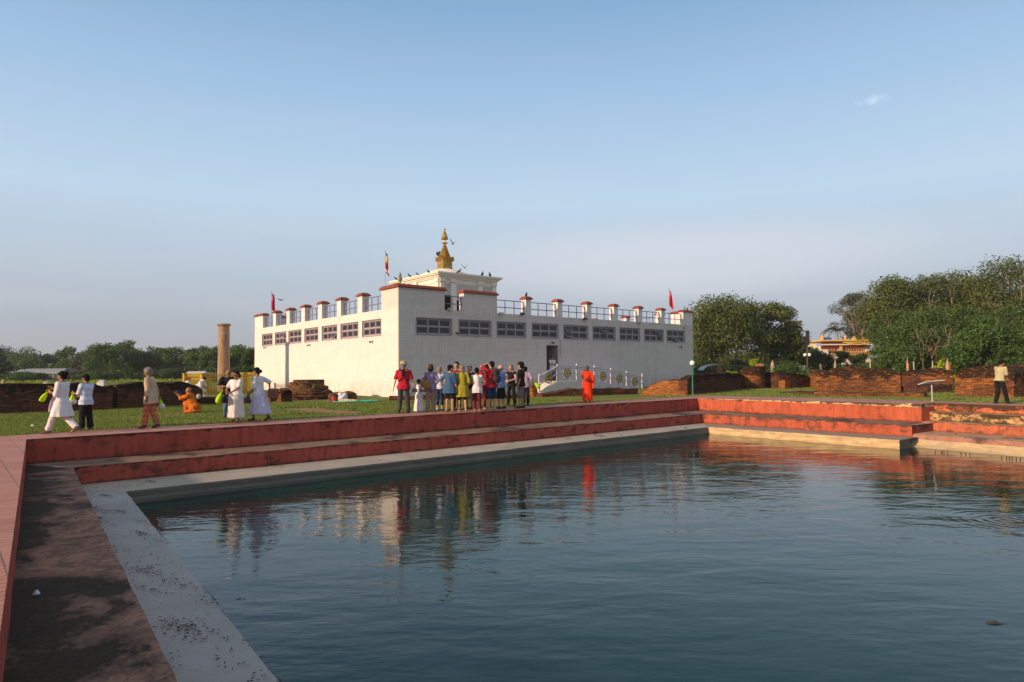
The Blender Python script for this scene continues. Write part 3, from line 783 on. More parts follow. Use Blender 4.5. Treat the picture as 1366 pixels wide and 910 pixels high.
def window(frame, a, b, idx, opens):
    mb = MB(); w = b - a; fw = .075; z0, z1 = ZS, ZT; y0, y1 = -.16, -.045
    a += .004; b -= .004; z0 += .004; z1 -= .004
    cw = (b - a - 4 * fw) / 3; chh = (z1 - z0 - 3 * fw) / 2
    mb.box(a, b, y0, y1, z0, z0 + fw, frame); mb.box(a, b, y0, y1, z1 - fw, z1, frame)
    mb.box(a, b, y0, y1, z0 + fw + chh, z0 + 2 * fw + chh, frame)
    for k in range(4):
        x = a + k * (cw + fw)
        for r in range(2): mb.box(x, x + fw, y0 + .002, y1 - .002, z0 + fw + r * (chh + fw), z0 + fw + chh + r * (chh + fw), frame)
    # outer surround, proud of the wall
    t = .035
    for (xa, xb, za, zb) in ((a - t, b + t, z0 - t, z0 - .002), (a - t, b + t, z1 + .002, z1 + t), (a - t, a - .003, z0, z1), (b + .003, b + t, z0, z1)):
        mb.box(xa, xb, -.01, .035, za, zb, frame)
    panes = MB(); sash = MB()
    for k in range(3):
        for r in range(2):
            x0 = a + fw + k * (cw + fw); zz = z0 + fw + r * (chh + fw)
            if (k, r) in opens:
                # top hung casement pushed out
                ang = R(28); T = frame @ Matrix.Translation((0, y1, zz + chh)) @ Matrix.Rotation(ang, 4, 'X')
                for bx in ((x0, x0 + cw, 0, .02, -chh, -chh + .035), (x0, x0 + cw, 0, .02, -.035, 0), (x0, x0 + .035, 0, .02, -chh + .035, -.035), (x0 + cw - .035, x0 + cw, 0, .02, -chh + .035, -.035)): sash.box(*bx, T)
                panes.box(x0 + .035, x0 + cw - .035, .006, .012, -chh + .035, -.035, T)
            else:
                sg = .03
                for bx in ((x0, x0 + cw, -.12, -.09, zz, zz + sg), (x0, x0 + cw, -.12, -.09, zz + chh - sg, zz + chh), (x0, x0 + sg, -.12, -.09, zz + sg, zz + chh - sg), (x0 + cw - sg, x0 + cw, -.12, -.09, zz + sg, zz + chh - sg)): sash.box(*bx, frame)
                panes.box(x0 + sg, x0 + cw - sg, -.11, -.10, zz + sg, zz + chh - sg, frame)
    o = mb.obj('window', M_frame, temple)
    off = Vector(temple['_o'])
    for nm, m_, mt in (('sash', sash, M_frame), ('pane', panes, M_pane)):
        c = bpy.data.objects.new(nm, m_.mesh(nm, mt, off=off)); COL.objects.link(c); c.parent = o
    return o
opn = {4: [(0, 0), (0, 1)], 5: [(1, 1)], 7: [(2, 1)], 8: [(1, 0)], 2: []}
for i, (a, b) in enumerate(winR): window(FR, a, b, i, opn.get(i, []))
opnL = {2: [(0, 0)], 5: [(0, 1)]}
for i, (a, b) in enumerate(winL): window(FLs, a, b, i, opnL.get(i, []))
# near-black sheets behind door and windows, room darkness put into the colour
for F_, L_, y in ((FR, LR, -1.6), (FLs, LL, -1.6)):
    mb = MB(); mb.box(1.7, L_ - 1, y - .05, y, .7, 4.7, F_); mb.obj('inner_wall', M_dark, temple)
# door: reveal, leaf
M_door = plain((.36, .17, .15), .6, .3, name='door_reveal')
mb = MB(); f = .05
mb.box(doorR[0] + .003, doorR[0] + f, -WT - .5, .01, DZ0, DZ1 - .003, FR); mb.box(doorR[1] - f, doorR[1] - .003, -WT - .5, .01, DZ0, DZ1 - .003, FR); mb.box(doorR[0] + f, doorR[1] - f, -WT - .5, .01, DZ1 - f, DZ1 - .003, FR)
df = mb.obj('door_frame', plain((.42, .30, .30), .6, .3, name='pink_jamb'), temple)
# parapet posts with red caps
def post(frame, a, b, name='parapet_post', y0=-WT + .003, y1=-.003, z1=ZB, mat=None):
    mb = MB(); mb.box(a, b, y0, y1, ZP, z1, frame); o = mb.obj(name, mat or M_wl, temple)
    c = MB(); e = .10; i_ = .05
    prof = [(e, z1 + .002), (e, z1 + .06), (0, z1 + .17), (-i_ * 1.4, z1 + .21)]
    rings = []
    for ee, z in prof: rings.append([frame @ Vector(v) for v in ((a - ee, y0 - ee, z), (b + ee, y0 - ee, z), (b + ee, y1 + ee, z), (a - ee, y1 + ee, z))])
    c.loft(rings); k = bpy.data.objects.new('cap', c.mesh('cap', M_cap, off=Vector(temple['_o']))); COL.objects.link(k); k.parent = o
    return o
pR = [745.3, 784.4, 820.4, 853.4, 883.8]
postsR = []
for cxp in [702.8] + pR:
    k = cxp
    s0, s1 = s_face(k - 0.5, TP, UR)[0], s_face(k + 7.5, TP, UR)[0]
    s1 = s0 + .46 if True else s1
    postsR.append((s0, s0 + .46)); post(FR, s0, s0 + .46)
e0 = s_face(912.5, TP, UR)[0]
post(FR, e0, LR - .003); postsR.append((e0, LR))
# far right corner return
mb = MB(); FB1o = FM(TP + UR * LR, UL, UR)
post(FB1o, .46, 1.9, mat=M_wl)
# near corner block and second block
g0 = s_face(593.5, TP, UR)[0]; g1 = s_face(613.5, TP, UR)[0] + .32; g2 = s_face(663.7, TP, UR)[0]
bl0 = s_face(509.8, TP, UL)[0]
mb = MB(); mb.box(.0, g0, -WT, -.003, ZP, 6.12, FR); mb.box(.003, bl0, -WT, -.003, ZP, 6.118, FLs)
cb = mb.obj('corner_block', M_wr, temple)
c = MB(); e = .12
def Pl(s, y, F_): return F_ @ Vector((s, y, 0))
# L shaped cap as two lofted bars that butt at the corner
def capbar(frame, a, b, y0, y1, z, ea, eb):
    c_ = MB(); rings = []
    for ee, zz in ((1, z), (1, z + .07), (.25, z + .17), (-.2, z + .21)):
        rings.append([frame @ Vector(v) for v in ((a - ea * ee, y0 - e * ee, zz), (b + eb * ee, y0 - e * ee, zz), (b + eb * ee, y1 + e * ee, zz), (a - ea * ee, y1 + e * ee, zz))])
    c_.loft(rings); return c_
m1 = capbar(FR, 0, g0, -WT, 0, 6.122, e, e); m2 = capbar(FLs, 0, bl0, -WT, 0, 6.121, -e, e)
m1.add(m2.v, m2.f); k = bpy.data.objects.new('cap', m1.mesh('cap', M_cap, off=Vector(temple['_o']))); COL.objects.link(k); k.parent = cb
o = post(FR, g1, g2, 'parapet_block', z1=6.10, mat=M_wr)
# left face posts
pL = [449.5, 477.3, 424.4, 402, 382, 364]
postsL = []
for px in sorted(pL, reverse=True):
    s1 = s_face(px + .6, TP, UL)[0]; s0 = s_face(px + 5.8, TP, UL)[0]; s0 = s1 - .62
    postsL.append((s0, s1)); post(FLs, s0, s1)
s0 = s_face(351, TP, UL)[0]; post(FLs, s0, LL - .01); postsL.append((s0, LL))
# a few posts of the back parapets, seen through the railings
for s in (3, 7, 11, 15, 19, 22): post(FB1o, s, s + .6)
FB2o = FB2
for s in (2, 6, 10, 14, 18): post(FB2o, s, s + .6)
# railings between the posts
def railing(frame, a, b, y=-.22, z0=ZP, z1=ZB - .17, name='railing'):
    n = max(1, round((b - a) / .85)); mb = MB(); r = .024
    for z in (z1, z0 + (z1 - z0) * .48): mb.box(a + .002, b - .002, y - r, y + r, z - r, z + r, frame)
    for i in range(n + 1):
        x = a + .06 + (b - a - .12) * i / n; mb.box(x - .018, x + .018, y - .018, y + .018, z0 - .01, z1 - r - .001, frame)
    return mb.obj(name, M_rail, temple)
xs = [(g0, g1)] + [(g2, postsR[0][0])] + [(postsR[i][1], postsR[i + 1][0]) for i in range(len(postsR) - 1)]
for a, b in xs: railing(FR, a, b)
xl = [(bl0, postsL[0][0])] + [(postsL[i][1], postsL[i + 1][0]) for i in range(len(postsL) - 1)]
for a, b in xl: railing(FLs, a, b)
for s in range(3, 22, 4): railing(FB1o, s + .6, s + 4)
# floodlights on the parapet and lamps under the windows
M_lampb = plain((.55, .47, .36), .5, .4, name='lamp_housing'); M_lampk = plain((.05, .05, .05), .5, .4, name='dark_fitting')
def flood(frame, s, z, dark=False):
    mb = MB(); mb.box(s - .14, s + .14, .02, .18, z, z + .13, frame); mb.box(s - .03, s + .03, -.002, .02, z + .04, z + .13, frame)
    mb.box(s - .15, s + .15, .18, .19, z - .01, z + .14, frame)
    return mb.obj('floodlight', M_lampk if dark else M_lampb, temple)
for px, z, d in ((599.5, 4.98, 0), (667.5, 4.9, 0), (696, 4.98, 1), (780, 4.9, 1), (853, 4.85, 0), (913.5, 4.72, 0)): flood(FR, s_face(px, TP, UR)[0], z, d)
def lampw(frame, s, z):
    mb = MB(); mb.box(s - .04, s + .04, .001, .05, z, z + .09, frame); mb.tube([frame @ Vector((s, .05, z + .05)), frame @ Vector((s, .15, z + .02))], .02, 6)
    mb.ell(frame @ Vector((s, .17, z)), (.06, .06, .07)); return mb.obj('wall_lamp', M_lampk, temple)
for px, z in ((498, 3.15), (414.5, 3.25), (355.5, 3.35)): lampw(FLs, s_face(px, TP, UL)[0], z)
for px, z in ((736.5, 3.2), (608.5, 3.62), (907, 3.1)): lampw(FR, s_face(px, TP, UR)[0], z)
mb = MB(); s = s_face(747.6, TP, UR)[0]; mb.tube([FR @ Vector((s, .05, 3.45)), FR @ Vector((s, .05, 2.3))], .035, 8); mb.obj('drain_pipe', plain((.6, .56, .5), .6, .3), temple)
# corner finial lamp on the near corner cap
mb = MB(); p = TP + (UR + UL) * .22
mb.lathe((p.x, p.y, 6.32), [(.05, 0), (.06, .15), (.12, .2), (.14, .34), (.06, .42), (.09, .5), (.04, .62), (.0, .7)], 12); mb.obj('corner_finial', plain((.30, .26, .20), .6), temple)

# ---- shrine on the roof
def shr(px, py, off): pass
S0 = TP + (UL + UR) * 7.97
def mat_plaster(name, base):
    n = NT(name); co = n.coord(); st = n.noise(n.coord((2, 2, .4)), 2, 6)
    c = n.mix(n.math('MULTIPLY', n.ramp(st, .5, .75), .35), base, [x * .6 for x in base]); return n.fin(c, .8, .2, n.bump(n.noise(co, 9, 5), .3, .01))
M_sh = mat_plaster('cream_plaster', (.76, .70, .60)); M_shr = mat_plaster('grey_recess', (.50, .46, .42))
SR, SL = 5.35, 6.6; S0 = S0 + (UL + UR) * .18
SFR = FM(S0, UR, NR); SFL = FM(S0, UL, NL); ZK = 8.62
mb = MB(); F4 = Matrix.Translation(S0) @ Matrix(((UR.x, UL.x, 0), (UR.y, UL.y, 0), (0, 0, 1))).to_4x4()
mb.box(0, SR, 0, SL, 4.9, 8.2, F4); sh = mb.obj('shrine', M_sh, temple); sh['label'] = 'cream plastered shrine block on the temple roof with pilasters and moulded cornice'
def sub_(name, m_, mat, par_): 
    o = bpy.data.objects.new(name, m_.mesh(name, mat, off=Vector(temple['_o']))); COL.objects.link(o); o.parent = par_; return o
co_ = MB()
for z0, z1, e_ in ((7.86, 7.93, .05), (8.2, 8.3, .10), (8.3, 8.42, .2), (8.42, 8.5, .34), (8.5, 8.62, .42)):
    if z0 < 8.1:
        for F_, L_ in ((SFR, SR), (SFL, SL)): co_.box(-e_ if F_ is SFR else .0, L_ + e_, .002, e_, z0, z1, F_)
    else: co_.box(-e_, SR + e_, -e_, SL + e_, z0 + .001, z1, F4)
sub_('cornice', co_, M_sh, sh)
for fr, ss in ((SFR, ((0.02, .33), (.95, 1.45), (3.55, 3.95), (4.95, 5.33))), (SFL, ((0.02, .4), (3.1, 3.6), (6.1, 6.58)))):
    for a, b in ss:
        p_ = MB(); p_.box(a, b, .002, .13, 4.9, 7.86, fr); p_.box(a - .04, b + .04, .002, .17, 7.93, 8.2, fr); sub_('pilaster', p_, M_sh, sh)
pn = MB()
for a, b in ((.38, .9), (1.5, 3.5), (4.0, 4.9)): pn.box(a, b, .002, .02, 4.9, 7.8, SFR)
sub_('recess_panel', pn, M_shr, sh)
dn = MB(); dn.box(.22, .95, .021, .06, 4.9, 6.95, SFR); dn.box(1.46, 1.95, .021, .06, 4.9, 6.6, SFR); sub_('dark_doorway_panel', dn, M_dark, sh)  # flat near-black panels paint the darkness of two openings
# white dome drum and golden spire
SC = S0 + UR * SR / 2 + UL * SL / 2
M_gold = NT('gold'); co = M_gold.coord()
M_gold = M_gold.fin(M_gold.mix(M_gold.ramp(M_gold.noise(co, 6, 6), .38, .66), (.58, .35, .065), (.20, .11, .025)), .38, .5, M_gold.bump(M_gold.noise(co, 16, 4), .6, .03), .55)
dm = MB(); dm.lathe((SC.x, SC.y, 8.62), [(2.0, 0), (1.95, .2), (1.75, .42), (1.3, .62), (.9, .74), (.6, .82)], 32); d_ = dm.obj('dome', M_sh, temple, smooth=False)
RZ = Matrix.Rotation(aR, 4, 'Z')
def sqlathe(mb, c, prof):
    rings = []
    for h, z in prof: rings.append([c + Vector((0, 0, z)) + (UR * sx + UL * sy) * h for sx, sy in ((-1, -1), (1, -1), (1, 1), (-1, 1))])
    mb.loft(rings)
sp = MB(); c = Vector((SC.x, SC.y, 9.4))
sqlathe(sp, c, [(.50, 0), (.50, .08), (.44, .1), (.44, .62), (.50, .66), (.56, .72)])
spo = sp.obj('spire', M_gold, temple)
t1 = MB()
for i in range(3): sqlathe(t1, c + Vector((0, 0, .72 + i * .09)), [(.56 - .02 * i, .0), (.60 - .03 * i, .035), (.54 - .03 * i, .07), (.48, .088)])
sub_('flared_tier', t1, M_gold, spo)
# cresting leaves round the flare
for k in range(4):
    u = (UR, UL, -UR, -UL)[k]; v = (UL, -UR, -UL, UR)[k]
    for j in (-1, 0, 1):
        p_ = c + Vector((0, 0, .80)) + u * .55 + v * (j * .36); lf = MB(); s_ = .30 if j == 0 else .24
        lf.add([p_ - v * .13, p_ + v * .13, p_ + v * .11 + Vector((0, 0, s_ * .6)) + u * .06, p_ + Vector((0, 0, s_)) + u * .11, p_ - v * .11 + Vector((0, 0, s_ * .6)) + u * .06] +
               [q_ - u * .04 for q_ in (p_ - v * .13, p_ + v * .13, p_ + v * .11 + Vector((0, 0, s_ * .6)) + u * .06, p_ + Vector((0, 0, s_)) + u * .11, p_ - v * .11 + Vector((0, 0, s_ * .6)) + u * .06)],
               [(0, 1, 2, 3, 4), (9, 8, 7, 6, 5), (0, 5, 6, 1), (1, 6, 7, 2), (2, 7, 8, 3), (3, 8, 9, 4), (4, 9, 5, 0)])
        sub_('cresting_leaf', lf, M_gold, spo)
rg = MB(); prof = [(.46, .98)]
for i in range(9):
    r0 = .46 - .042 * i; z = .98 + i * .115; prof += [(r0, z), (r0 + .025, z + .05), (r0 - .015, z + .09), (r0 - .05, z + .1)]
rg.lathe((c.x, c.y, c.z), prof + [(.09, 2.05), (.07, 2.12)], 18); sub_('ringed_cone', rg, M_gold, spo)
um = MB(); um.lathe((c.x, c.y, c.z), [(.05, 2.1), (.24, 2.12), (.25, 2.16), (.06, 2.2), (.05, 2.42), (.26, 2.44), (.29, 2.52), (.24, 2.62), (.17, 2.85), (.11, 3.0), (.06, 3.1), (.05, 3.2), (.075, 3.26), (.0, 3.36)], 16); sub_('umbrella_finial', um, M_gold, spo)
# base plinth course of bare brick at the foot of the temple is built with the ruins

# ---- ramp and stairs to the door
RO = 2.2
def RP(px, py):       # point on the vertical plane of the ramp's front
    s, z = s_face(px, TP + NR * RO, UR, py); return s, z
M_ramp = mat_white('ramp_plaster', (.72, .64, .59), rotz=-aR, rough_b=.4, grime=.5)
s0 = RP(723, 525)[0]; s1 = RP(744.6, 507.7)[0]; s2 = RP(775, 508)[0]; s3 = RP(856, 519.5)[0]
ramp = thing('entrance_ramp', 'white plastered ramp with short stair leading up to the temple door', 'ramp', tuple(TP + NR * RO + UR * s1), world=True)
mb = MB(); zL = .68
def prism(pts, y0, y1, F_):
    n = len(pts); mb.add([F_ @ Vector((s, y0, z)) for s, z in pts] + [F_ @ Vector((s, y1, z)) for s, z in pts], [tuple(range(n - 1, -1, -1)), tuple(range(n, 2 * n))] + [(i, (i + 1) % n, (i + 1) % n + n, i + n) for i in range(n)])
prism([(s1, -.1), (s3, -.1), (s3, .02), (s2, zL), (s1, zL)], .003, RO, FR)
mb.obj('ramp_body', M_ramp, ramp)
mb = MB(); ns = 4
for i in range(ns):
    a = s0 + (s1 - s0) * i / ns; mb.box(a, s1 - .002, .003, RO - .2, zL * i / (ns + .6) - (.1 if i == 0 else 0), zL * (i + 1) / (ns + .6), FR)
mb.obj('step', M_ramp, ramp)
mb = MB(); prism([(s0, -.1), (s1 - .002, -.1), (s1 - .002, zL), (s0 + .15, .16), (s0, .12)], RO - .2 + .002, RO, FR); mb.obj('stringer', M_ramp, ramp)
M_prail = plain((.52, .47, .55), .5, .4, var=.1, name='lilac_rail'); M_tip = plain((.75, .72, .68), .5, .4, var=.1, name='white_tip')
rail = thing('ramp_railing', 'lilac metal railing with round yellow wheel emblems along the temple ramp', 'railing', tuple(TP + NR * RO + UR * s1), world=True)
def YP(s, z, y=RO - .07): return FR @ Vector((s, y, z))
posts = [(720.5, 525, 502, 498.8), (744.4, 507.7, 488.5, 485.6), (770.5, 507.9, 488.4, 485), (794, 510.6, 490.5, 487.5), (816, 513.7, 494, 491), (837, 516.7, 497.9, 494.8), (857.8, 519.7, 503.2, 497.6)]
PT = []
for px, yb, yr, yt in posts:
    s, zb = RP(px, yb); zr = RP(px, yr)[1]; zt = RP(px, yt)[1]; PT.append((s, zb, zr, zt))
    mb = MB(); mb.box(s - .04, s + .04, RO - .11, RO - .03, zb - .03, zr + .02, FR); po = mb.obj('post', M_prail, rail)
    m2 = MB(); m2.lathe(YP(s, zr + .02), [(.03, 0), (.05, .03), (.05, .06), (.025, .08), (.04, (zt - zr) * .5), (0, zt - zr)], 8)
    k = bpy.data.objects.new('spear_tip', m2.mesh('spear_tip', M_tip, off=Vector(rail['_o']))); COL.objects.link(k); k.parent = po
bars = MB()
for i in range(len(PT) - 1):
    a, b = PT[i], PT[i + 1]
    for f0 in (0.0, .45, .82, .98):
        za = a[1] + .06 + (a[2] - a[1] - .06) * f0 + (.0); zb = b[1] + .06 + (b[2] - b[1] - .06) * f0
        bars.tube([YP(a[0], za), YP(b[0], zb)], .048 if f0 > .9 else .030, 6)
    for t in (.33, .66):
        s = a[0] + (b[0] - a[0]) * t; bars.tube([YP(s, lerp(a[1], b[1], t) + .06), YP(s, lerp(a[2], b[2], t))], .014, 6)
bars.obj('rails', M_prail, rail)
M_wh = plain((.42, .27, .03), .5, .4, name='yellow_wheel')
for i in range(len(PT) - 1):
    if i == 2: pass
    a, b = PT[i], PT[i + 1]; s = (a[0] + b[0]) / 2; z = (a[1] + b[1] + a[2] + b[2]) / 4 + .02; w = MB(); c0 = YP(s, z, RO - .03); r = .27
    ring = [c0 + UR * (r * math.cos(t)) + Vector((0, 0, r * math.sin(t))) for t in [2 * math.pi * k / 24 for k in range(25)]]
    w.tube(ring, .05, 6, False)
    for k in range(8):
        t = math.pi * k / 4; w.tube([c0, c0 + UR * (r * math.cos(t)) + Vector((0, 0, r * math.sin(t)))], .022, 5)
    w.ell(c0, (.08, .08, .08)); w.obj('wheel_emblem', M_wh, rail)
# ------------------------------------------------------------------ brick ruins
def mat_ruin(name, orange=(.36, .13, .045), brown=(.12, .060, .036), dark=(.028, .02, .016), dk=.5, course=.054, lichen=0.0):
    n = NT(name); uv = n.coord(kind='UV'); co = n.coord()
    b = n.n('ShaderNodeTexBrick'); n.set(b, 'Vector', uv); b.inputs['Scale'].default_value = 1; b.inputs['Brick Width'].default_value = .21; b.inputs['Row Height'].default_value = course
    b.inputs['Mortar Size'].default_value = .009; b.inputs['Color1'].default_value = c4(orange); b.inputs['Color2'].default_value = c4([x * .62 for x in orange]); b.inputs['Mortar'].default_value = c4([x * .5 for x in brown])
    big = n.noise(n.coord((.8, .8, 1.3)), .8, 6, .65); mid = n.noise(n.coord((1, 1, 2.2)), 3.0, 6, .72)
    c = n.mix(n.ramp(n.math('ADD', n.math('MULTIPLY', big, .6), n.math('MULTIPLY', mid, .4)), .47, .54), b.outputs[0], brown)
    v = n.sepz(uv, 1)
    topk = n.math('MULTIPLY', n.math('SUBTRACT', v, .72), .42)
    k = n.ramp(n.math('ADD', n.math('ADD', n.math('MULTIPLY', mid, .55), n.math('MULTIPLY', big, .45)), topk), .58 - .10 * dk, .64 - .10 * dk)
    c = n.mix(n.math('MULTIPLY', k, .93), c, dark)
    # per-brick change of tone
    w = n.n('ShaderNodeTexWhiteNoise'); sn = n.n('ShaderNodeVectorMath', operation='SNAP'); n.set(sn, 0, uv); sn.inputs[1].default_value = (.21, course, 1); n.l(sn, 0, w, 0)
    c = n.mix(n.math('MULTIPLY', n.ramp(w.outputs[0], .35, .95), .80), c, n.mix(.75, c, (.02, .015, .012)))
    hs_ = n.noise(n.coord((1.4, 1.4, 15)), 1.3, 6, .7); c = n.mix(n.math('MULTIPLY', n.ramp(hs_, .52, .66), .55), c, dark)
    c = n.mix(n.math('MULTIPLY', n.ramp(n.noise(n.coord((1, 1, 3)), 4.2, 5, .75), .56, .66), .5), c, [min(1, x * 1.35) for x in orange])
    if lichen: c = n.mix(n.math('MULTIPLY', n.ramp(n.noise(co, 7, 6, .7), .55, .7), lichen), c, (.45, .30, .09))
    h = n.math('ADD', n.math('MULTIPLY', b.outputs[1], -1.0), n.math('MULTIPLY', n.noise(co, 12, 5, .7), 1.2))
    return n.fin(c, .92, .1, n.bump(h, 1.0, .03))
M_r_dark = mat_ruin('ruin_brick_dark', (.30, .10, .05), (.10, .05, .034), (.026, .019, .015), .60)  # shade of walls turned from the sun worked into the colour, besides moss
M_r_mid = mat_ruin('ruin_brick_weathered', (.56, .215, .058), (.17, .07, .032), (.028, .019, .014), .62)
M_r_org = mat_ruin('ruin_brick_orange', (.62, .25, .06), (.34, .125, .038), (.06, .03, .02), .42)  # sunlight on lit faces worked into the orange
M_r_yel = mat_ruin('ruin_brick_lichen', (.34, .17, .06), (.16, .09, .045), (.04, .03, .02), .35, lichen=.5)

def ruin(label, pts, thick, mat, batter=0.0, closed_back=None, jag=.07, cat='brick wall', name='brick_ruin', group=None, top_slope=0.0, seed=1, gzf=gz, proud=.022):
    """pts: list of (world point at the foot, height). Courses of worn brick, every one a little in or out."""
    rnd = random.Random(seed * 17 + 5)
    P = [Vector(p) for p, h in pts]; H = [h for p, h in pts]
    cols = []; 
    for i in range(len(P) - 1):
        n = max(1, int((P[i + 1] - P[i]).length / .28))
        for k in range(n): cols.append((lerp(P[i], P[i + 1], k / n), H[i] + (H[i + 1] - H[i]) * k / n, i))
    cols.append((P[-1], H[-1], len(P) - 2))
    ch = .078; Hm = max(H); nc = int(Hm / ch) + 2
    protr = {}
    for k in range(nc + 1):
        seg = 0; v = rnd.uniform(-proud, proud)
        for j in range(len(cols)):
            if rnd.random() < .55: v = rnd.uniform(-proud, proud) + (.03 if rnd.random() < .08 else 0)
            protr[(k, j)] = v
    vs = []; uv = []; L = 0; prev = None; sect = []
    jv = 0
    for j, (p, h, i) in enumerate(cols):
        a = cols[max(0, j - 1)][0]; b = cols[min(len(cols) - 1, j + 1)][0]; t = (b - a); t.z = 0; t.normalize()
        back = Vector((-t.y, t.x, 0))
        if closed_back is None:
            if back.dot(p - CAM) < 0: back = -back
        elif closed_back < 0: back = -back
        if prev is not None: L += (p - prev).length
        prev = p
        if rnd.random() < .35: jv = rnd.choice((-1, 0, 0, 1)) * ch * (jag / .05) * rnd.random()
        hh = max(ch * .6, h + jv + jag * 1.3 * noise.noise(p * .9 + Vector((seed, 0, 0))) + jag * .8 * noise.noise(p * 2.7))
        ed = min(j, len(cols) - 1 - j)
        if ed < 3 and Hm > .5: hh *= (1 - (3 - ed) * .045 * rnd.uniform(.4, 1.6))
        base = Vector((p.x, p.y, gzf(p.x, p.y) - .05))
        row = []
        for k in range(nc):
            z0 = min(k * ch, hh); z1 = min((k + 1) * ch - .006, hh)
            pr = protr[(k, j)]
            for z in (z0, z1):
                row.append((base + back * (batter * z / max(Hm, .01) - pr) + Vector((0, 0, z + .05 * 0)), (L, z)))
        bt = batter * hh / max(Hm, .01)
        for f, dz in ((.12, .02), (.35, .03 * rnd.uniform(-1, 1)), (.65, .04 * rnd.uniform(-1, 1)), (.95, -.03)):
            row.append((base + back * (bt + (thick - bt) * f) + Vector((0, 0, hh + dz + top_slope * f)), (L, hh + f * thick)))
        row.append((base + back * thick + Vector((0, 0, 0)), (L, 0)))
        sect.append(row)
    n = len(sect[0]); mb = MB(); mb.v = [q[0] for r in sect for q in r]; mb.uv = [q[1] for r in sect for q in r]
    for j in range(len(sect) - 1):
        for r in range(n - 1):
            a = j * n + r; mb.f.append((a, a + n, a + n + 1, a + 1))
    # end caps with their own uv
    for j in (0, len(sect) - 1):
        b = len(mb.v); row = sect[j]
        for q, w in row:
            mb.v.append(q.copy()); d = (q - row[0][0]); mb.uv.append(((d.x ** 2 + d.y ** 2) ** .5, q.z))
        mb.f.append(tuple(range(b, b + n)) if j else tuple(range(b + n - 1, b - 1, -1)))
    o = mb.obj(name, mat, None, origin=P[0]); tag(o, label, cat, group); return o
def bh(px, py, ty):
    """foot from the picture, height to ty"""
    p = GG(px, py); return (p, AY(px, ty, p.y).z - p.z + .05)

RG = 'ruined brick walls round the temple'
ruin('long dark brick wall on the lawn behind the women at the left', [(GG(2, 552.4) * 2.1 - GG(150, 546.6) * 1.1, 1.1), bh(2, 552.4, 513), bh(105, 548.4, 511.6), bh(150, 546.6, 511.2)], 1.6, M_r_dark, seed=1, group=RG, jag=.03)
p0 = bh(156, 545.2, 511); 
ruin('brick wall section behind the old man and the kneeling monk', [p0, bh(205, 543, 510.4), bh(243, 540.6, 510.8), bh(262, 539.2, 512.2), bh(270, 538.6, 516)], 1.5, M_r_dark, seed=2, group=RG, jag=.03)
ruin('low crumbling brick mound in front of the yellow fence', [bh(270, 539.2, 528.5), bh(286, 539.6, 529.5), bh(298, 540.2, 534), bh(305, 540.6, 538.5)], 1.6, M_r_dark, seed=3, group=RG)
ruin('low brick wall running toward the temple behind the woman in the long grey skirt', [bh(349, 535.5, 521.5), bh(360, 536, 521.3), bh(376, 537, 523), bh(386, 535.5, 525.5)], .7, M_r_mid, seed=4, group=RG, batter=.3, jag=.14, proud=.05)
# stump with round upper tier
st = thing('brick_stump', 'broad stepped brick stump with a round upper drum beside the sunny temple wall', 'brick ruin', tuple(GG(415, 532)), world=True)
c0 = GG(414, 532.5)
def arc(cx, cy, r, a0, a1, n=16): return [Vector((cx + r * math.cos(a0 + (a1 - a0) * k / n), cy + r * math.sin(a0 + (a1 - a0) * k / n), 0)) for k in range(n + 1)]
def ruin_part(name, parent, pts, thick, mat, **k):
    o = ruin('x', pts, thick, mat, **k); o.name = name; 
    for q in ('label', 'category', 'group'):
        if q in o.keys(): del o[q]
    o.parent = parent; o.location = o.location - Vector(parent['_o']); return o
yc = c0.y + 1.35
cxm = AY(412, 500, yc).x
ruin_part('lower_tier', st, [(Vector((p.x * 1, p.y, 0)), .70) for p in arc(cxm, yc, 1.15, R(185), R(355))], 1.0, M_r_yel, seed=5, closed_back=1, proud=.05, jag=.12)
ruin_part('lower_tier', st, [(p, .50 - .16 * abs(math.sin(k_ * .9))) for k_, p in enumerate(arc(cxm, yc, 1.42, R(180), R(360)))], .6, M_r_mid, seed=6, closed_back=1, proud=.06, jag=.16)
ruin_part('lower_tier', st, [(p, .26 - .10 * abs(math.sin(k_ * 1.3))) for k_, p in enumerate(arc(cxm, yc, 1.72, R(185), R(355)))], .6, M_r_dark, seed=66, closed_back=1, proud=.07, jag=.12)
dr_ = MB(); prof = []
ZT_ = AY(413, 506.6, yc).z
dr_.v = []; nseg = 40; rows = []
for k in range(9):
    z = .66 + (ZT_ - .66) * k / 8; rows.append([Vector((cxm + .83 * math.cos(a) * (1 + .012 * ((k * 7) % 3 - 1)), yc + .83 * math.sin(a) * (1 + .012 * ((k * 5) % 3 - 1)), z)) for a in [2 * math.pi * i / nseg for i in range(nseg)]])
dr_.loft(rows); dr_.uv = [(((i % nseg) / nseg) * 5.2, v.z) for i, v in enumerate(dr_.v)]
dr_.obj('upper_drum', M_r_yel, st)
ruin('small low brick heap at the right of the brick stump', [bh(438, 532.5, 524), bh(446, 532.6, 522), bh(461, 532.8, 522.6), bh(463, 532.9, 529)], .6, M_r_mid, seed=7, group=RG, jag=.14, proud=.05)
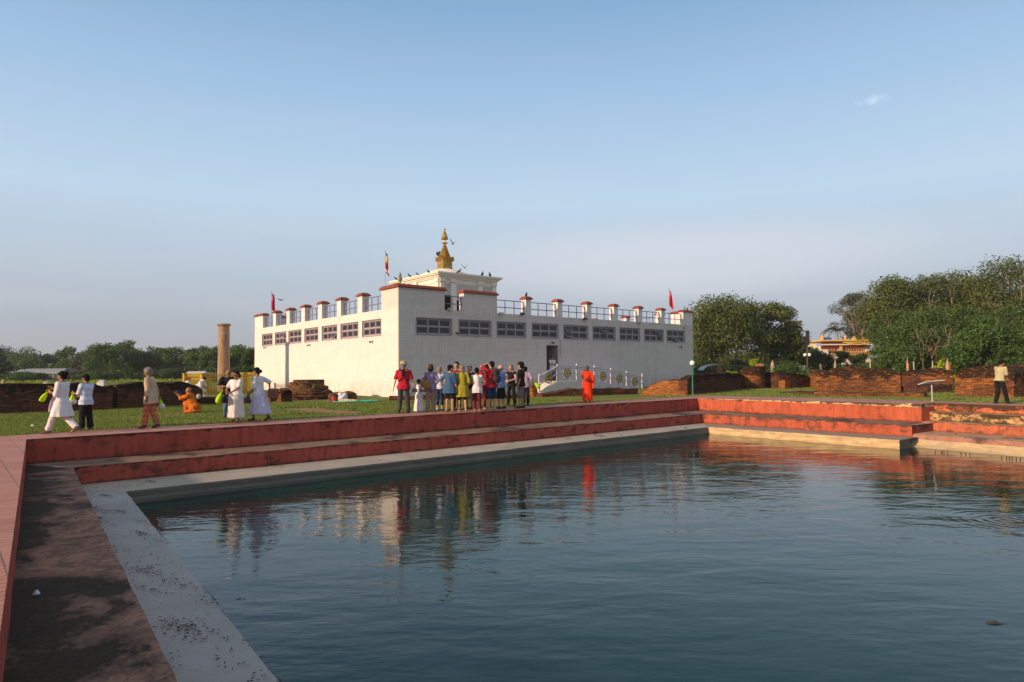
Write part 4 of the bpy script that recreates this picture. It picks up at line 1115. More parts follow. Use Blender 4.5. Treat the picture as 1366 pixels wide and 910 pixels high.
# low courses along the shaded face
ruin('low course of brick at the foot of the temple corner behind the crowd', [bh(519, 535.2, 529.2), bh(560, 534.6, 528.4), bh(610, 534.0, 527.6), bh(655, 533.2, 527.6), bh(690, 531.6, 526.4)], .8, M_r_dark, seed=8, group=RG, jag=.03)
ruin('small heap of orange brick steps at the left of the entrance stairs', [bh(701, 528.6, 520), bh(706, 528.6, 516.5), bh(712, 528.6, 513.6), bh(720, 528.2, 512.2)], .7, M_r_org, seed=9, group=RG, batter=.35)
ruin('low dark brick footing in front of the temple ramp', [bh(723, 529, 525.6), bh(745, 528.4, 522.6), bh(765, 527.8, 519.8), bh(782, 527.4, 519.0), bh(815, 526.2, 519.4), bh(851, 525.0, 519.2)], 1.0, M_r_dark, seed=10, group=RG, jag=.04)
# battered orange bank and the dark return wall
a, b = GG(853, 526.6), GG(914.5, 527.4)
ruin('sloping bank of bright orange brick at the end of the ramp', [(a, .16), (lerp(a, b, .20), .74), (lerp(a, b, .6), .84), (b, .92)], 3.2, M_r_org, batter=.85, seed=11, group=RG, jag=.03)
a, b = GG(917, 527.2), GG(964, 522.2); b2 = GG(992, 518.2)
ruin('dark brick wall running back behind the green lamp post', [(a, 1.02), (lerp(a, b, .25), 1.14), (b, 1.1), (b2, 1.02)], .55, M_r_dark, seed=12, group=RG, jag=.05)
p = GG(1003, 519); yy = p.y + 1.5
sx = AY(1003, 500, yy).x
o = ruin('round orange brick stump rising behind the lamp post', [(q, AY(1003, 490.4, yy).z - .0) for q in arc(sx, yy, .80, R(185), R(355))], .6, M_r_mid, seed=13, group=RG, closed_back=1)
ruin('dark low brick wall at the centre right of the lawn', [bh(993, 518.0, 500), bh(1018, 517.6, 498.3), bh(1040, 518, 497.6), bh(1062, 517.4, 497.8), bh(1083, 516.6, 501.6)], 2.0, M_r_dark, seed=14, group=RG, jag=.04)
ruin('narrow orange brick buttress against the dark low wall', [bh(1039, 518.8, 504.6), bh(1047.5, 519, 504.2)], .5, M_r_org, seed=15, group=RG)
# big walls at the right
ruin('flat dark brick platform edging in front of the big orange wall', [bh(1086, 528.2, 523.2), bh(1130, 529, 523.6), bh(1180, 529.4, 524), bh(1233, 530.2, 524.6)], 1.6, M_r_mid, seed=16, group=RG, jag=.015)
ruin('thin line of sunken bricks in the grass', [bh(1040, 524.6, 523.2), bh(1060, 525.2, 523.0), bh(1084, 526.6, 524.0)], 2.2, M_r_dark, seed=17, group=RG, jag=.012)
a = GG(1089, 522.4); b = GG(1202, 523.4)
zt = lambda px, ty, p: AY(px, ty, p.y).z - p.z + .05
ruin('big block of sunlit orange brick wall with a dark mossy top', [(a, zt(1091, 493.5, a)), (lerp(a, b, .12), zt(1105, 491.6, lerp(a, b, .12))), (lerp(a, b, .5), zt(1147, 489.6, lerp(a, b, .5))), (lerp(a, b, .85), zt(1186, 491.8, lerp(a, b, .85))), (b, zt(1202, 494.0, b))], 4.2, M_r_mid, seed=18, group=RG, batter=.25, jag=.05)
a2 = GG(1079.5, 515.5)
ruin('set back orange face at the left of the big brick wall', [(a2 , zt(1080, 496, a2)), (lerp(a2, a + Vector((.3, .6, 0)), .9), zt(1090, 495, a2))], .9, M_r_org, seed=19, group=RG)
ruin('dark recess wall between the two big brick walls', [bh(1200, 517.0, 493.5), bh(1222, 517.4, 493.8), bh(1236, 517.8, 492.2)], 2.0, M_r_dark, seed=20, group=RG)
ruin('short weathered brick wall behind the slanted information board', [bh(1229, 520.0, 491.2), bh(1250, 520.4, 491.0), bh(1272, 520.6, 490.2)], 1.6, M_r_mid, seed=21, group=RG, jag=.05)
ruin('low brick ledge behind the slanted information board', [bh(1206, 523.6, 518.6), bh(1238, 523.8, 514.6), bh(1262, 523.4, 512.8), bh(1271, 523.2, 513)], 1.2, M_r_dark, seed=22, group=RG)
ruin('long orange brick wall behind the uniformed guard', [bh(1274, 528.6, 490.6), bh(1295, 529, 489.6), bh(1318, 529.4, 487.6), bh(1352, 530.4, 487.4)], 2.2, M_r_mid, seed=23, group=RG, batter=.2, jag=.04)
ruin('dark brick pier at the right edge of the view', [bh(1354, 527.2, 494), bh(1362, 527.4, 494), bh(1372, 527.8, 488), bh(1400, 528.6, 486)], 1.5, M_r_dark, seed=24, group=RG)
ruin('upper sunlit brick wall far back at the right edge', [bh(1336, 518, 486.0), bh(1366, 518.5, 484.6), bh(1420, 519.5, 484)], 1.5, M_r_org, seed=25, group=RG, jag=.03)

# ------------------------------------------------------------------ stone pillar and its yellow fence
pc = AY(298.4, 500, 48.6); pc.z = 0
def mat_stone():
    n = NT('pillar_stone'); co = n.coord(); c = n.mix(n.ramp(n.noise(n.coord((3, 3, .5)), 2, 6), .35, .65), (.235, .14, .08), (.35, .22, .13))
    c = n.mix(n.math('MULTIPLY', n.ramp(n.noise(co, 3.5, 6), .55, .7), .6), c, (.10, .065, .05)); return n.fin(c, .6, .3, n.bump(n.noise(co, 9, 5), .5, .02))
M_st = mat_stone()
pil = thing('stone_pillar', 'tall brown ancient stone pillar standing inside a yellow fence left of the temple', 'pillar', tuple(pc), world=True)
zt_ = AY(298, 432, 48.6).z; mb = MB(); mb.lathe((pc.x, pc.y, 0), [(.44, -.1), (.43, .4), (.40, 2.5), (.37, zt_ - .75), (.365, zt_ - .70)], 28); mb.obj('shaft', M_st, pil, smooth=False)
mb = MB(); mb.lathe((pc.x, pc.y, zt_ - .70), [(.38, 0), (.39, .03), (.375, .06), (.37, .5), (.40, .54), (.46, .57), (.48, .61), (.46, .66), (.41, .70)], 28); mb.obj('capital', M_st, pil)
mb = MB(); mb.lathe((pc.x, pc.y, zt_ - .74), [(.386, 0), (.40, .02), (.386, .05)], 28); mb.obj('iron_band', plain((.45, .36, .26), .5), pil)
fc = AY(272.5, 520, 45.5); fc.z = 0
M_fy = plain((.50, .34, .03), .55, .35, var=.25, name='yellow_fence')
M_fyw = plain((.42, .26, .03), .7, .3, var=.3, name='yellow_post')
fence = thing('picket_fence', 'yellow metal picket fence enclosing the stone pillar', 'fence', tuple(fc), world=True)
cor = [fc, fc + UR * 3.4, fc + UR * 3.4 + UL * 4.8, fc + UL * 4.8]
for k in range(4):
    a, b = cor[k], cor[(k + 1) % 4]; L_ = (b - a).length; d = (b - a).normalized(); mb = MB(); n = int(L_ / .16)
    for i in range(n):
        p = a + d * (.25 + (L_ - .5) * i / (n - 1)); mb.box(-.018, .018, -.012, .012, .12, 1.30, Matrix.Translation(p) @ Matrix.Rotation(math.atan2(d.y, d.x), 4, 'Z'))
        mb.lathe((p.x, p.y, 1.30), [(.03, 0), (.045, .04), (0, .12)], 4)
    for z in (.18, .98, 1.2): mb.tube([a + Vector((0, 0, z)) + d * .1, b + Vector((0, 0, z)) - d * .1], .024, 6)
    mb.obj('pickets', M_fy, fence)
    p = MB(); F_ = Matrix.Translation(a) @ Matrix.Rotation(aR, 4, 'Z'); p.box(-.22, .22, -.22, .22, -.05, 1.32, F_); p.box(-.26, .26, -.26, .26, 1.322, 1.38, F_); p.obj('corner_post', M_fyw, fence)
    q_ = MB(); q_.box(.23, L_ - .23, -.06, .06, -.05, .12, Matrix.Translation(a) @ Matrix.Rotation(math.atan2(d.y, d.x), 4, 'Z')); q_.obj('kerb', M_fyw, fence)

# ------------------------------------------------------------------ flags
def flag(label, px, Y, zbase, py_top, cols_, side=1, w=.55, h=1.6, pole_r=.02, py_lo=None):
    base = AY(px, 400, Y); base.z = zbase; top = AY(px, py_top, Y).z
    t = thing('flag', label, 'flag', tuple(base), world=True)
    mb = MB(); mb.tube([base, Vector((base.x, base.y, top + .1))], [pole_r * 1.2, pole_r * .8], 6); mb.ell(Vector((base.x, base.y, top + .12)), (.04, .04, .06)); mb.obj('pole', plain((.42, .36, .30), .6), t)
    zb = AY(px, py_lo, Y).z if py_lo else top - h
    # limp cloth hanging folded beside the pole
    mb = MB(); nu, nv = 8, 18; vs = []
    for j in range(nv + 1):
        v = j / nv
        for i in range(nu + 1):
            u = i / nu; ww = w * (.25 + .75 * math.sin(min(1, v * 1.5) * math.pi * .55)) * (1 - .25 * v)
            vs.append(Vector((base.x + side * (.02 + ww * u + .05 * math.sin(v * 6 + u * 2)), base.y + .10 * math.sin(u * 9 + v * 2.5) * (.3 + u), top - (top - zb) * (v * (.82 + .18 * u)) - .14 * u)))
    mb.add(vs, [(j * (nu + 1) + i, j * (nu + 1) + i + 1, (j + 1) * (nu + 1) + i + 1, (j + 1) * (nu + 1) + i) for j in range(nv) for i in range(nu)])
    fm = []
    for j in range(nv):
        for i in range(nu): fm.append(min(len(cols_) - 1, int((j + .35 * i) / (nv + 2) * len(cols_))))
    mats = [cloth(c, .1) for c in cols_]
    o = mb.obj('cloth', None, t, smooth=True, mats=mats, fm=fm); sm = o.modifiers.new('thickness', 'SOLIDIFY'); sm.thickness = .006
    return t
flag('plain red flag hanging limp on a pole over the far left corner of the temple', 362, 57.5, 4.9, 391, [(.42, .03, .05)], 1, .42, py_lo=417)
flag('striped yellow, red, white and purple flag on a pole behind the corner block', 514, 47.0, 4.9, 337, [(.05, .05, .16), (.75, .45, .04), (.75, .45, .04), (.50, .03, .03), (.50, .03, .03), (.70, .62, .58), (.22, .02, .08)], 1, .30, py_lo=368)
flag('plain red flag hanging limp on a pole over the far right corner of the temple', 892.5, 56.5, 4.9, 387, [(.42, .03, .05)], 1, .36, py_lo=412)

# ------------------------------------------------------------------ lamp post, masts, signs
M_green = plain((.02, .16, .085), .45, .45, name='green_paint'); M_glass = NT('lamp_globe').fin((.85, .83, .80), .25, .5)
b_ = GG(924.3, 527.6); t = thing('lamp_post', 'green garden lamp post with one white globe beside the path corner', 'lamp post', tuple(b_), world=True)
zt2 = AY(924, 487.6, b_.y).z; mb = MB(); mb.lathe((b_.x, b_.y, 0), [(.07, -.05), (.07, .1), (.045, .13), (.036, zt2 - .08), (.06, zt2 - .05), (.07, zt2)], 12); mb.obj('post', M_green, t)
mb = MB(); mb.ell((b_.x, b_.y, zt2 + .125), (.135, .135, .135), None, 20, 12); mb.obj('globe', M_glass, t, smooth=True)
b_ = GG(1243.6, 535.4); t = thing('information_board', 'slanted white information board on a thin grey post at the edge of the path', 'sign', tuple(b_), world=True)
z1 = AY(1243, 512.6, b_.y).z; mb = MB(); mb.lathe((b_.x, b_.y, 0), [(.03, 0), (.026, z1)], 10); mb.lathe((b_.x, b_.y, .1), [(.08, 0), (.08, .02), (.03, .03)], 10); mb.obj('post', plain((.42, .42, .42), .4, .5, .3), t)
F_ = Matrix.Translation((b_.x, b_.y, z1 + .06)) @ Matrix.Rotation(R(6), 4, 'Z') @ Matrix.Rotation(R(-14), 4, 'X') @ Matrix.Rotation(R(-4), 4, 'Y')
mb = MB(); mb.box(-.38, .38, -.26, .26, 0, .03, F_); mb.obj('panel', plain((.62, .62, .62), .5, .4), t); 
mb = MB(); mb.box(-.34, .34, -.22, .22, .031, .036, F_); mb.obj('notice', plain((.72, .73, .75), .4, .4, var=.12, sc=3), t)

b_ = AY(1076.6, 495, 70); b_.z = gz(20, 50); t = thing('floodlight_mast', 'tall brown mast with dark loudspeaker array and two white globe lamps', 'lamp mast', tuple(b_), world=True)
H_ = AY(1078, 441, 70).z; zg = AY(1075, 473.5, 70).z; M_br = plain((.10, .055, .035), .7, name='mast_brown'); M_bk = plain((.03, .03, .035), .6, name='black_speaker')
mb = MB(); mb.tube([b_, Vector((b_.x + .15, b_.y, H_ - .2))], [.11, .07], 8); mb.obj('mast', M_br, t)
mb = MB(); mb.box(-.12, .16, -.12, .12, H_ - 1.5, H_, Matrix.Translation((b_.x + .12, b_.y, 0))); mb.box(-.25, -.05, -.1, .1, H_ - 1.55, H_ - 1.1, Matrix.Translation((b_.x + .12, b_.y, 0)))
for i in range(6): mb.tube([(b_.x + .28, b_.y, H_ - .15 - i * .22), (b_.x + .55, b_.y, H_ - .18 - i * .22)], .025, 5)
mb.obj('loudspeaker_array', M_bk, t)
mb = MB(); zh = AY(1078, 462, 70).z; mb.tube([(b_.x + .1, b_.y, zh), (b_.x + .5, b_.y - .1, zh + .1), (b_.x + .85, b_.y - .2, zh - .05)], [.07, .18, .32], 12); mb.obj('horn', plain((.55, .45, .33), .5), t)
mb = MB(); mb.tube([(b_.x - .3, b_.y, zg - .15), (b_.x + .4, b_.y, zg - .15)], .03, 6); mb.obj('arm', M_br, t)
for dx in (-.22, .24):
    mb = MB(); mb.ell((b_.x + dx, b_.y - .12, zg), (.17, .17, .17)); mb.obj('globe', M_glass, t, smooth=True)

def simple(name, label, cat, base, parts, group=None):
    t = thing(name, label, cat, tuple(base), group=group, world=True)
    for nm, mb, m in parts: mb.obj(nm, m, t)
    return t
# brick gate pier with a grey canopy, cream folded parasols, small signs in the far garden
M_brick = plain((.36, .13, .07), .85, .1, name='red_brick_plain'); M_cream = cloth((.42, .30, .20)); M_grey = plain((.34, .35, .38), .5, .4, name='grey_sheet')
b_ = AY(959.5, 496, 62); b_.z = .1; mb = MB(); mb.box(-.2, .2, -.2, .2, -.1, 1.15, Matrix.Translation(b_)); mb.box(-.26, .26, -.26, .26, 1.152, 1.24, Matrix.Translation(b_)); mb.box(-.08, .08, -.08, .08, 1.242, 1.5, Matrix.Translation(b_))
m2 = MB(); m2.lathe((b_.x, b_.y, 1.6), [(.08, 0), (.05, .2), (0, .4)], 8)
simple('gate_pier', 'orange brick gate pier with a pointed top in front of the dark trees', 'gate pier', b_, [('pier', mb, M_brick), ('finial', m2, M_brick)])
b_ = AY(947.5, 495, 66); b_.z = .1; mb = MB(); ring = []
for x, z in ((-.95, 1.12), (-.6, 1.45), (0, 1.62), (.6, 1.68), (1.1, 1.66)): ring.append((x, z))
mb.loft([[Vector((b_.x + x, b_.y - 1, b_.z + z)), Vector((b_.x + x, b_.y + 1, b_.z + z)), Vector((b_.x + x, b_.y + 1, b_.z + z - .07)), Vector((b_.x + x, b_.y - 1, b_.z + z - .07))] for x, z in ring])
m2 = MB()
for x, y in ((-.8, -.9), (1, -.9), (-.8, .9), (1, .9)): m2.tube([(b_.x + x, b_.y + y, b_.z - .1), (b_.x + x, b_.y + y, b_.z + 1.25)], .04, 6)
simple('garden_canopy', 'small grey curved canopy shelter left of the brick gate pier', 'shelter', b_, [('roof', mb, M_grey), ('frame', m2, M_bk)])
def parasol(px, pyt, Y, label, red=False, w=.14):
    b = AY(px, 500, Y); b.z = gz(b.x, b.y); zt = AY(px, pyt, Y).z; mb = MB(); mb.tube([(b.x, b.y, b.z - .05), (b.x, b.y, zt + .05)], .025, 6); m2 = MB(); h = zt - b.z
    prof = [(.02, zt - .05), (w * .45, zt - h * .12), (w * .9, zt - h * .38), (w * .55, zt - h * .6), (w * .7, zt - h * .80)]
    rings = [[Vector((b.x + r * (1 + .25 * math.cos(5 * a)) * math.cos(a), b.y + r * math.sin(a), z)) for a in [2 * math.pi * k / 20 for k in range(20)]] for r, z in prof]
    m2.loft(rings); parts = [('pole', mb, plain((.4, .32, .25), .7)), ('folded_cloth', m2, M_cream)]
    if red:
        m3 = MB(); m3.box(-.005, w * .5, -.02, .02, zt - h * .50, zt - h * .22, Matrix.Translation((b.x + w * .45, b.y - w, 0))); parts.append(('red_pennant', m3, cloth((.5, .05, .04))))
    return simple('prayer_flag', label, 'prayer flag', b, parts, 'prayer flags in the far garden')
parasol(1031, 481.0, 58, 'cream folded prayer flag in front of the dark hedge left of the mast', w=.22)
parasol(1114.6, 480, 66, 'cream folded prayer flag below the yellow monastery', w=.13)
parasol(1211, 478, 60, 'thin red and cream prayer flag above the dark recess wall', True, w=.09)
parasol(1264.5, 478.6, 56, 'cream and red prayer flag before the pale green bush', True, w=.13)
for px, pt, lab in ((1161.3, 480, 'thin pale marker post above the big orange wall'), (1219.4, 483, 'short pale marker post just right of the red and cream prayer flag'), (1321.5, 479.5, 'thin pale marker post left of the guard'), (1244.6, 483, 'tiny pale marker post in the shade under the big trees')):
    b_ = AY(px, 500, 61); b_.z = .12; z = AY(px, pt, 61).z; mb = MB(); mb.tube([(b_.x, b_.y, 0), (b_.x, b_.y, z)], .045, 6); m2 = MB(); m2.ell((b_.x, b_.y, z), (.06, .06, .05)); simple('marker_post', lab, 'post', b_, [('post', mb, plain((.52, .46, .36), .7)), ('knob', m2, plain((.52, .46, .36), .7))], 'marker posts in the far garden')
b_ = AY(1014, 496, 55); b_.z = .12; z0, z1 = AY(1014, 491, 55).z, AY(1014, 485.6, 55).z; mb = MB(); mb.box(-.32, .32, -.03, .03, z0, z1, Matrix.Translation((b_.x, b_.y, 0))); m2 = MB(); m2.tube([(b_.x + .1, b_.y + .06, 0), (b_.x + .1, b_.y + .06, z0 + .05)], .04, 6)
simple('plaque', 'small red brown plaque on a post beside the round brick stump', 'sign', b_, [('plate', mb, plain((.42, .15, .09), .7)), ('post', m2, M_bk)])
b_ = AY(1070, 496, 63); b_.z = .12; z0, z1 = AY(1070, 492.8, 63).z, AY(1070, 488, 63).z; mb = MB(); w_ = .28; fr = .04
for bx in ((-w_, w_, z0, z0 + fr), (-w_, w_, z1 - fr, z1), (-w_, -w_ + fr, z0 + fr, z1 - fr), (w_ - fr, w_, z0 + fr, z1 - fr)): mb.box(bx[0], bx[1], -.03, .03, bx[2], bx[3], Matrix.Translation((b_.x, b_.y, 0)))
m2 = MB(); m2.box(-w_ + fr, w_ - fr, -.01, .01, z0 + fr, z1 - fr, Matrix.Translation((b_.x, b_.y, 0))); m3 = MB(); m3.tube([(b_.x, b_.y + .05, 0), (b_.x, b_.y + .05, z0 + .1)], .03, 6)
simple('framed_sign', 'small grey framed sign standing in the grass by the mast', 'sign', b_, [('frame', mb, plain((.5, .5, .48), .6)), ('panel', m2, plain((.16, .2, .13), .6)), ('post', m3, M_grey)])
b_ = AY(1125, 496, 72); b_.z = .12; z0 = AY(1125, 485.5, 72).z; mb = MB(); mb.box(-.17, .17, -.05, .05, z0 - .05, z0 + .1, Matrix.Translation((b_.x, b_.y, 0))); m2 = MB(); m2.tube([(b_.x, b_.y + .06, 0), (b_.x, b_.y + .06, z0)], .03, 6)
simple('garden_sign', 'tiny white sign plate on a post among the hedge below the monastery', 'sign', b_, [('plate', mb, plain((.6, .6, .6), .6)), ('post', m2, M_grey)])

# left far garden
def at0(px, Y): p = AY(px, 500, Y); p.z = 0; return p
b_ = at0(68, 128); mb = MB(); zt3 = AY(68, 491.6, 128).z; hw = (AY(95, 500, 128).x - AY(42, 500, 128).x) / 2; rings = []
for x in (-hw, hw): rings.append([Vector((b_.x + x, b_.y + y, z)) for y, z in ((-2.4, 1.25), (-2.2, 1.6), (-1.4, zt3 - .06), (0, zt3), (1.4, zt3 - .06), (2.2, 1.6), (2.4, 1.25))])
mb.loft(rings); m2 = MB(); m2.box(-hw + .1, hw - .1, -2.2, 2.2, 0, 1.3, Matrix.Translation(b_))
pp = []
for i in range(6):
    m3 = MB(); m3.box(-hw + .5 + i * (2 * hw - 1) / 5 - .06, -hw + .5 + i * (2 * hw - 1) / 5 + .06, -2.26, -2.2, 0, 1.25, Matrix.Translation(b_)); pp.append(('post', m3, M_grey))
simple('barrel_shed', 'long low shed with grey curved metal roof far behind the left wall', 'shed', b_, [('roof', mb, plain((.22, .235, .26), .6, .3)), ('wall', m2, plain((.06, .07, .075), .8))] + pp)
b_ = at0(30.5, 124); hw = 1.55; zt3 = AY(31, 493, 124).z; mb = MB(); mb.add([b_ + Vector(v) for v in ((-hw, -1.5, zt3 - .55), (hw, -1.5, zt3 - .55), (hw, 1.5, zt3 - .55), (-hw, 1.5, zt3 - .55), (-.1, 0, zt3), (.1, 0, zt3))], [(0, 1, 5, 4), (1, 2, 5), (2, 3, 4, 5), (3, 0, 4), (3, 2, 1, 0)])
m2 = MB(); m2.box(-hw + .2, hw - .2, -1.3, 1.3, 0, zt3 - .56, Matrix.Translation(b_)); m3 = MB(); m3.lathe((b_.x, b_.y, zt3 - .02), [(.1, 0), (.06, .08), (0, .16)], 8)
simple('tent_hut', 'small hut with pale grey pyramid roof left of the long shed', 'hut', b_, [('roof', mb, plain((.42, .44, .5), .5, .4)), ('wall', m2, plain((.05, .055, .06), .9)), ('knob', m3, M_grey)])
b_ = at0(101, 122); mb = MB(); mb.add([b_ + Vector(v) for v in ((-1.0, -1.2, 1.3), (1.0, -1.2, 1.3), (1.0, 1.2, 1.3), (-1.0, 1.2, 1.3), (-.9, 0, 1.75), (.9, 0, 1.75))], [(0, 1, 5, 4), (1, 2, 5), (2, 3, 4, 5), (3, 0, 4), (3, 2, 1, 0)]); m2 = MB(); m2.box(-.85, .85, -1, 1, 0, 1.29, Matrix.Translation(b_))
m3 = MB(); m3.box(-.2, .2, -1.03, -1.0, 0, 1.0, Matrix.Translation(b_))
simple('brown_hut', 'dark brown gabled hut right of the long grey shed', 'hut', b_, [('roof', mb, plain((.10, .045, .035), .8)), ('wall', m2, plain((.07, .04, .03), .9)), ('door', m3, M_bk)])
b_ = at0(263, 88); mb = MB(); mb.add([b_ + Vector(v) for v in ((-1.3, -1.2, 1.05), (1.3, -1.2, 1.05), (1.3, 1.2, 1.05), (-1.3, 1.2, 1.05), (-1.1, 0, 1.5), (1.1, 0, 1.5))], [(0, 1, 5, 4), (1, 2, 5), (2, 3, 4, 5), (3, 0, 4), (3, 2, 1, 0)]); m2 = MB(); m2.box(-1.1, 1.1, -1, 1, 0, 1.04, Matrix.Translation(b_))
m3 = MB(); m3.box(-.2, .2, -1.03, -1.0, 0, .9, Matrix.Translation(b_))
simple('pale_hut', 'low pale roofed hut just left of the stone pillar', 'hut', b_, [('roof', mb, plain((.5, .5, .5), .6)), ('wall', m2, plain((.2, .2, .2), .9)), ('door', m3, M_bk)])
b_ = at0(63, 60); mb = MB(); mb.lathe((b_.x, b_.y, 0), [(.40, -.1), (.40, .35), (.36, .52), (.25, .66), (.1, .73), (0, .75)], 18); o = mb.obj('votive_mound', plain((.42, .36, .27), .8), None, origin=b_, smooth=True); tag(o, 'small cream domed votive stone showing above the left brick wall', 'stone')
b_ = at0(4.5, 62); mb = MB(); mb.lathe((b_.x, b_.y, 0), [(.16, -.1), (.15, .4), (.10, .55), (.13, .7), (.08, .9), (0, .98)], 12); o = mb.obj('stone_figure', plain((.45, .34, .2), .8), None, origin=b_, smooth=True); tag(o, 'small tan stone figure at the left edge above the brick wall', 'statue')
b_ = at0(136.5, 58); mb = MB(); mb.box(-.2, .2, -.15, .15, 0, .78, Matrix.Translation(b_)); mb.box(-.42, -.18, -.1, .1, 0, .66, Matrix.Translation(b_)); m2 = MB(); m2.box(-.24, .24, -.19, .19, .782, .84, Matrix.Translation(b_))
simple('white_pedestal', 'small white pedestal just showing above the brick wall behind the man in the pale shirt', 'pedestal', b_, [('block', mb, plain((.55, .55, .56), .7)), ('cap', m2, plain((.6, .6, .6), .7))])

# ------------------------------------------------------------------ yellow monastery beyond the garden
YM = 105.0
def mz(py): return AY(1128, py, YM).z
def mx(px): return AY(px, 460, YM).x
M_y = plain((.62, .38, .08), .6, .3, var=.2, name='monastery_yellow'); M_mar = plain((.17, .04, .03), .8, var=.25, name='maroon_band'); M_mw = plain((.68, .58, .44), .8, name='cream_wall'); M_bl = cloth((.02, .10, .42))
mon = thing('monastery', 'distant maroon and yellow monastery with gilded roof ornaments between the tree groups', 'monastery', (mx(1128), YM, 0), world=True)
def mbx(name, x0, x1, z0, z1, y0, y1, mat, par_=mon, lab=None):
    m = MB(); m.box(mx(x0), mx(x1), YM + y0, YM + y1, min(z0, z1), max(z0, z1)); o = m.obj(name, mat, par_)
    if lab: o['label'] = lab
    return o
mbx('wall', 1096, 1160, 0, mz(461.6), .2, 8, M_mw); mbx('upper_wall', 1095.6, 1160, mz(465), mz(455.4), 0, .198, M_mar)
mbx('cornice', 1095, 1161.5, mz(460.6), mz(459), -.5, 0, M_mw); mbx('cornice', 1095, 1161.5, mz(455.3), mz(453.2), -.45, 8.2, M_y); mbx('cornice', 1124, 1162, mz(457.6), mz(456.2), -.6, -.002, M_y)
w_ = mbx('window_band', 1105, 1116, mz(471), mz(462.2), .1, .198, M_mar); w2 = mbx('window_band', 1127, 1153, mz(468.6), mz(461.8), .1, .198, M_mar)
for x in (1106.5, 1109.5, 1112.5, 1129, 1132, 1135, 1138.5, 1142, 1145, 1148.5, 1151.5): mbx('window_post', x, x + .8, mz(468.5), mz(462.6), .06, .098, M_y)
mbx('balcony', 1124, 1158, mz(474.5), mz(469.6), -.5, .19, M_y); mbx('balcony_rail', 1096, 1104, mz(473), mz(467), -.2, .19, M_mw)
m = MB()
for i in range(14): m.box(mx(1125 + i * 2.4), mx(1125.7 + i * 2.4), YM - .56, YM - .502, mz(474.5), mz(469.6))
m.obj('baluster', M_mar, mon)
for x in (1120.5, 1122.0): mbx('column', x - 1, x + .4, mz(478), mz(461.7), -.3, .1, M_y)
m = MB(); cx_ = mx(1140); rr = []
for k in range(13):
    t_ = k / 12; rr.append([Vector((mx(1126 + 32 * t_), YM - .62 + y, mz(458.2) - .28 * math.sin(math.pi * t_) + z)) for y, z in ((0, 0), (.08, 0), (.08, .22), (0, .22))])
m.loft(rr); m.obj('curved_valance', M_y, mon)
for px, pt, rw in ((1099.5, 445.5, .28), (1111, 448.5, .12), (1130.5, 446, .16), (1142, 448.4, .38), (1155, 450, .22), (1158.5, 450.4, .18)):
    m = MB(); zb, zt4 = mz(453.2), mz(pt); h = zt4 - zb; m.lathe((mx(px), YM + .6, zb), [(rw, 0), (rw, h * .4), (rw * 1.25, h * .45), (rw * .9, h * .6), (rw * .5, h * .8), (0, h)], 10); m.obj('roof_ornament', M_y, mon)
m = MB(); m.box(mx(1103), mx(1109.8), YM + .3, YM + 1.2, mz(453.2), mz(449.8)); m.obj('blue_tarp', M_bl, mon)

# ------------------------------------------------------------------ trees
def mat_leaf(name, c1, c2, trans=.30):
    n = NT(name); g = n.n('ShaderNodeNewGeometry'); co = n.coord()
    f = n.noise(co, .45, 4); c = n.mix(g.outputs['Random Per Island'], [x * .8 for x in c1], [x * 1.12 for x in c2])
    c = n.mix(n.math('MULTIPLY', n.ramp(f, .42, .66), .7), c, [x * 1.55 for x in c2])
    n.fin(c, .7, .25); tr = n.n('ShaderNodeBsdfTranslucent'); n.set(tr, 0, c); ms = n.n('ShaderNodeMixShader'); ms.inputs[0].default_value = trans
    n.l(n.p, 0, ms, 1); n.l(tr, 0, ms, 2); n.l(ms, 0, n.out, 'Surface'); return n.m
ML = {'dark': mat_leaf('foliage_dark', (.022, .045, .016), (.050, .080, .026)), 'mid': mat_leaf('foliage_mid', (.036, .082, .016), (.085, .140, .030)),
      'olive': mat_leaf('foliage_olive', (.052, .076, .016), (.112, .135, .034)), 'green': mat_leaf('foliage_green', (.035, .080, .014), (.070, .130, .026)),
      'yellow': mat_leaf('foliage_yellow', (.20, .27, .012), (.34, .38, .02)), 'grey': mat_leaf('foliage_grey', (.050, .064, .040), (.095, .110, .066))}
M_bark = plain((.20, .15, .105), .9, .1, name='bark'); M_barkp = plain((.30, .22, .15), .85, .1, name='pale_bark')
def leaf_cloud(rs, centers, radii, per, size, flat=.75, seed=0, droop=0):
    """leaf sized quads through each clump, thicker toward its skin"""
    N = sum(per); C_ = np.repeat(np.array(centers), per, 0); Rr = np.repeat(np.array(radii), per, 0)
    d = rs.normal(size=(N, 3)); d /= np.linalg.norm(d, axis=1, keepdims=True)
    r = rs.uniform(0, 1, (N, 1)) ** .42
    lump = 1 + .22 * np.sin(d[:, :1] * 5 + C_[:, :1]) * np.cos(d[:, 1:2] * 4 + C_[:, 2:3] * 1.7)
    p = C_ + d * r * Rr * lump
    nrm = d * .6 + rs.normal(size=(N, 3)) * .6 + np.array([0, 0, .5]); nrm /= np.linalg.norm(nrm, axis=1, keepdims=True)
    a = np.cross(nrm, rs.normal(size=(N, 3))); a /= np.linalg.norm(a, axis=1, keepdims=True); b = np.cross(nrm, a)
    s = size * rs.uniform(.55, 1.35, (N, 1)); l = s; w = s * rs.uniform(.4, .7, (N, 1))
    V = np.stack([p - a * l, p + b * w + nrm * s * .15, p + a * l, p - b * w + nrm * s * .15], 1)
    return V
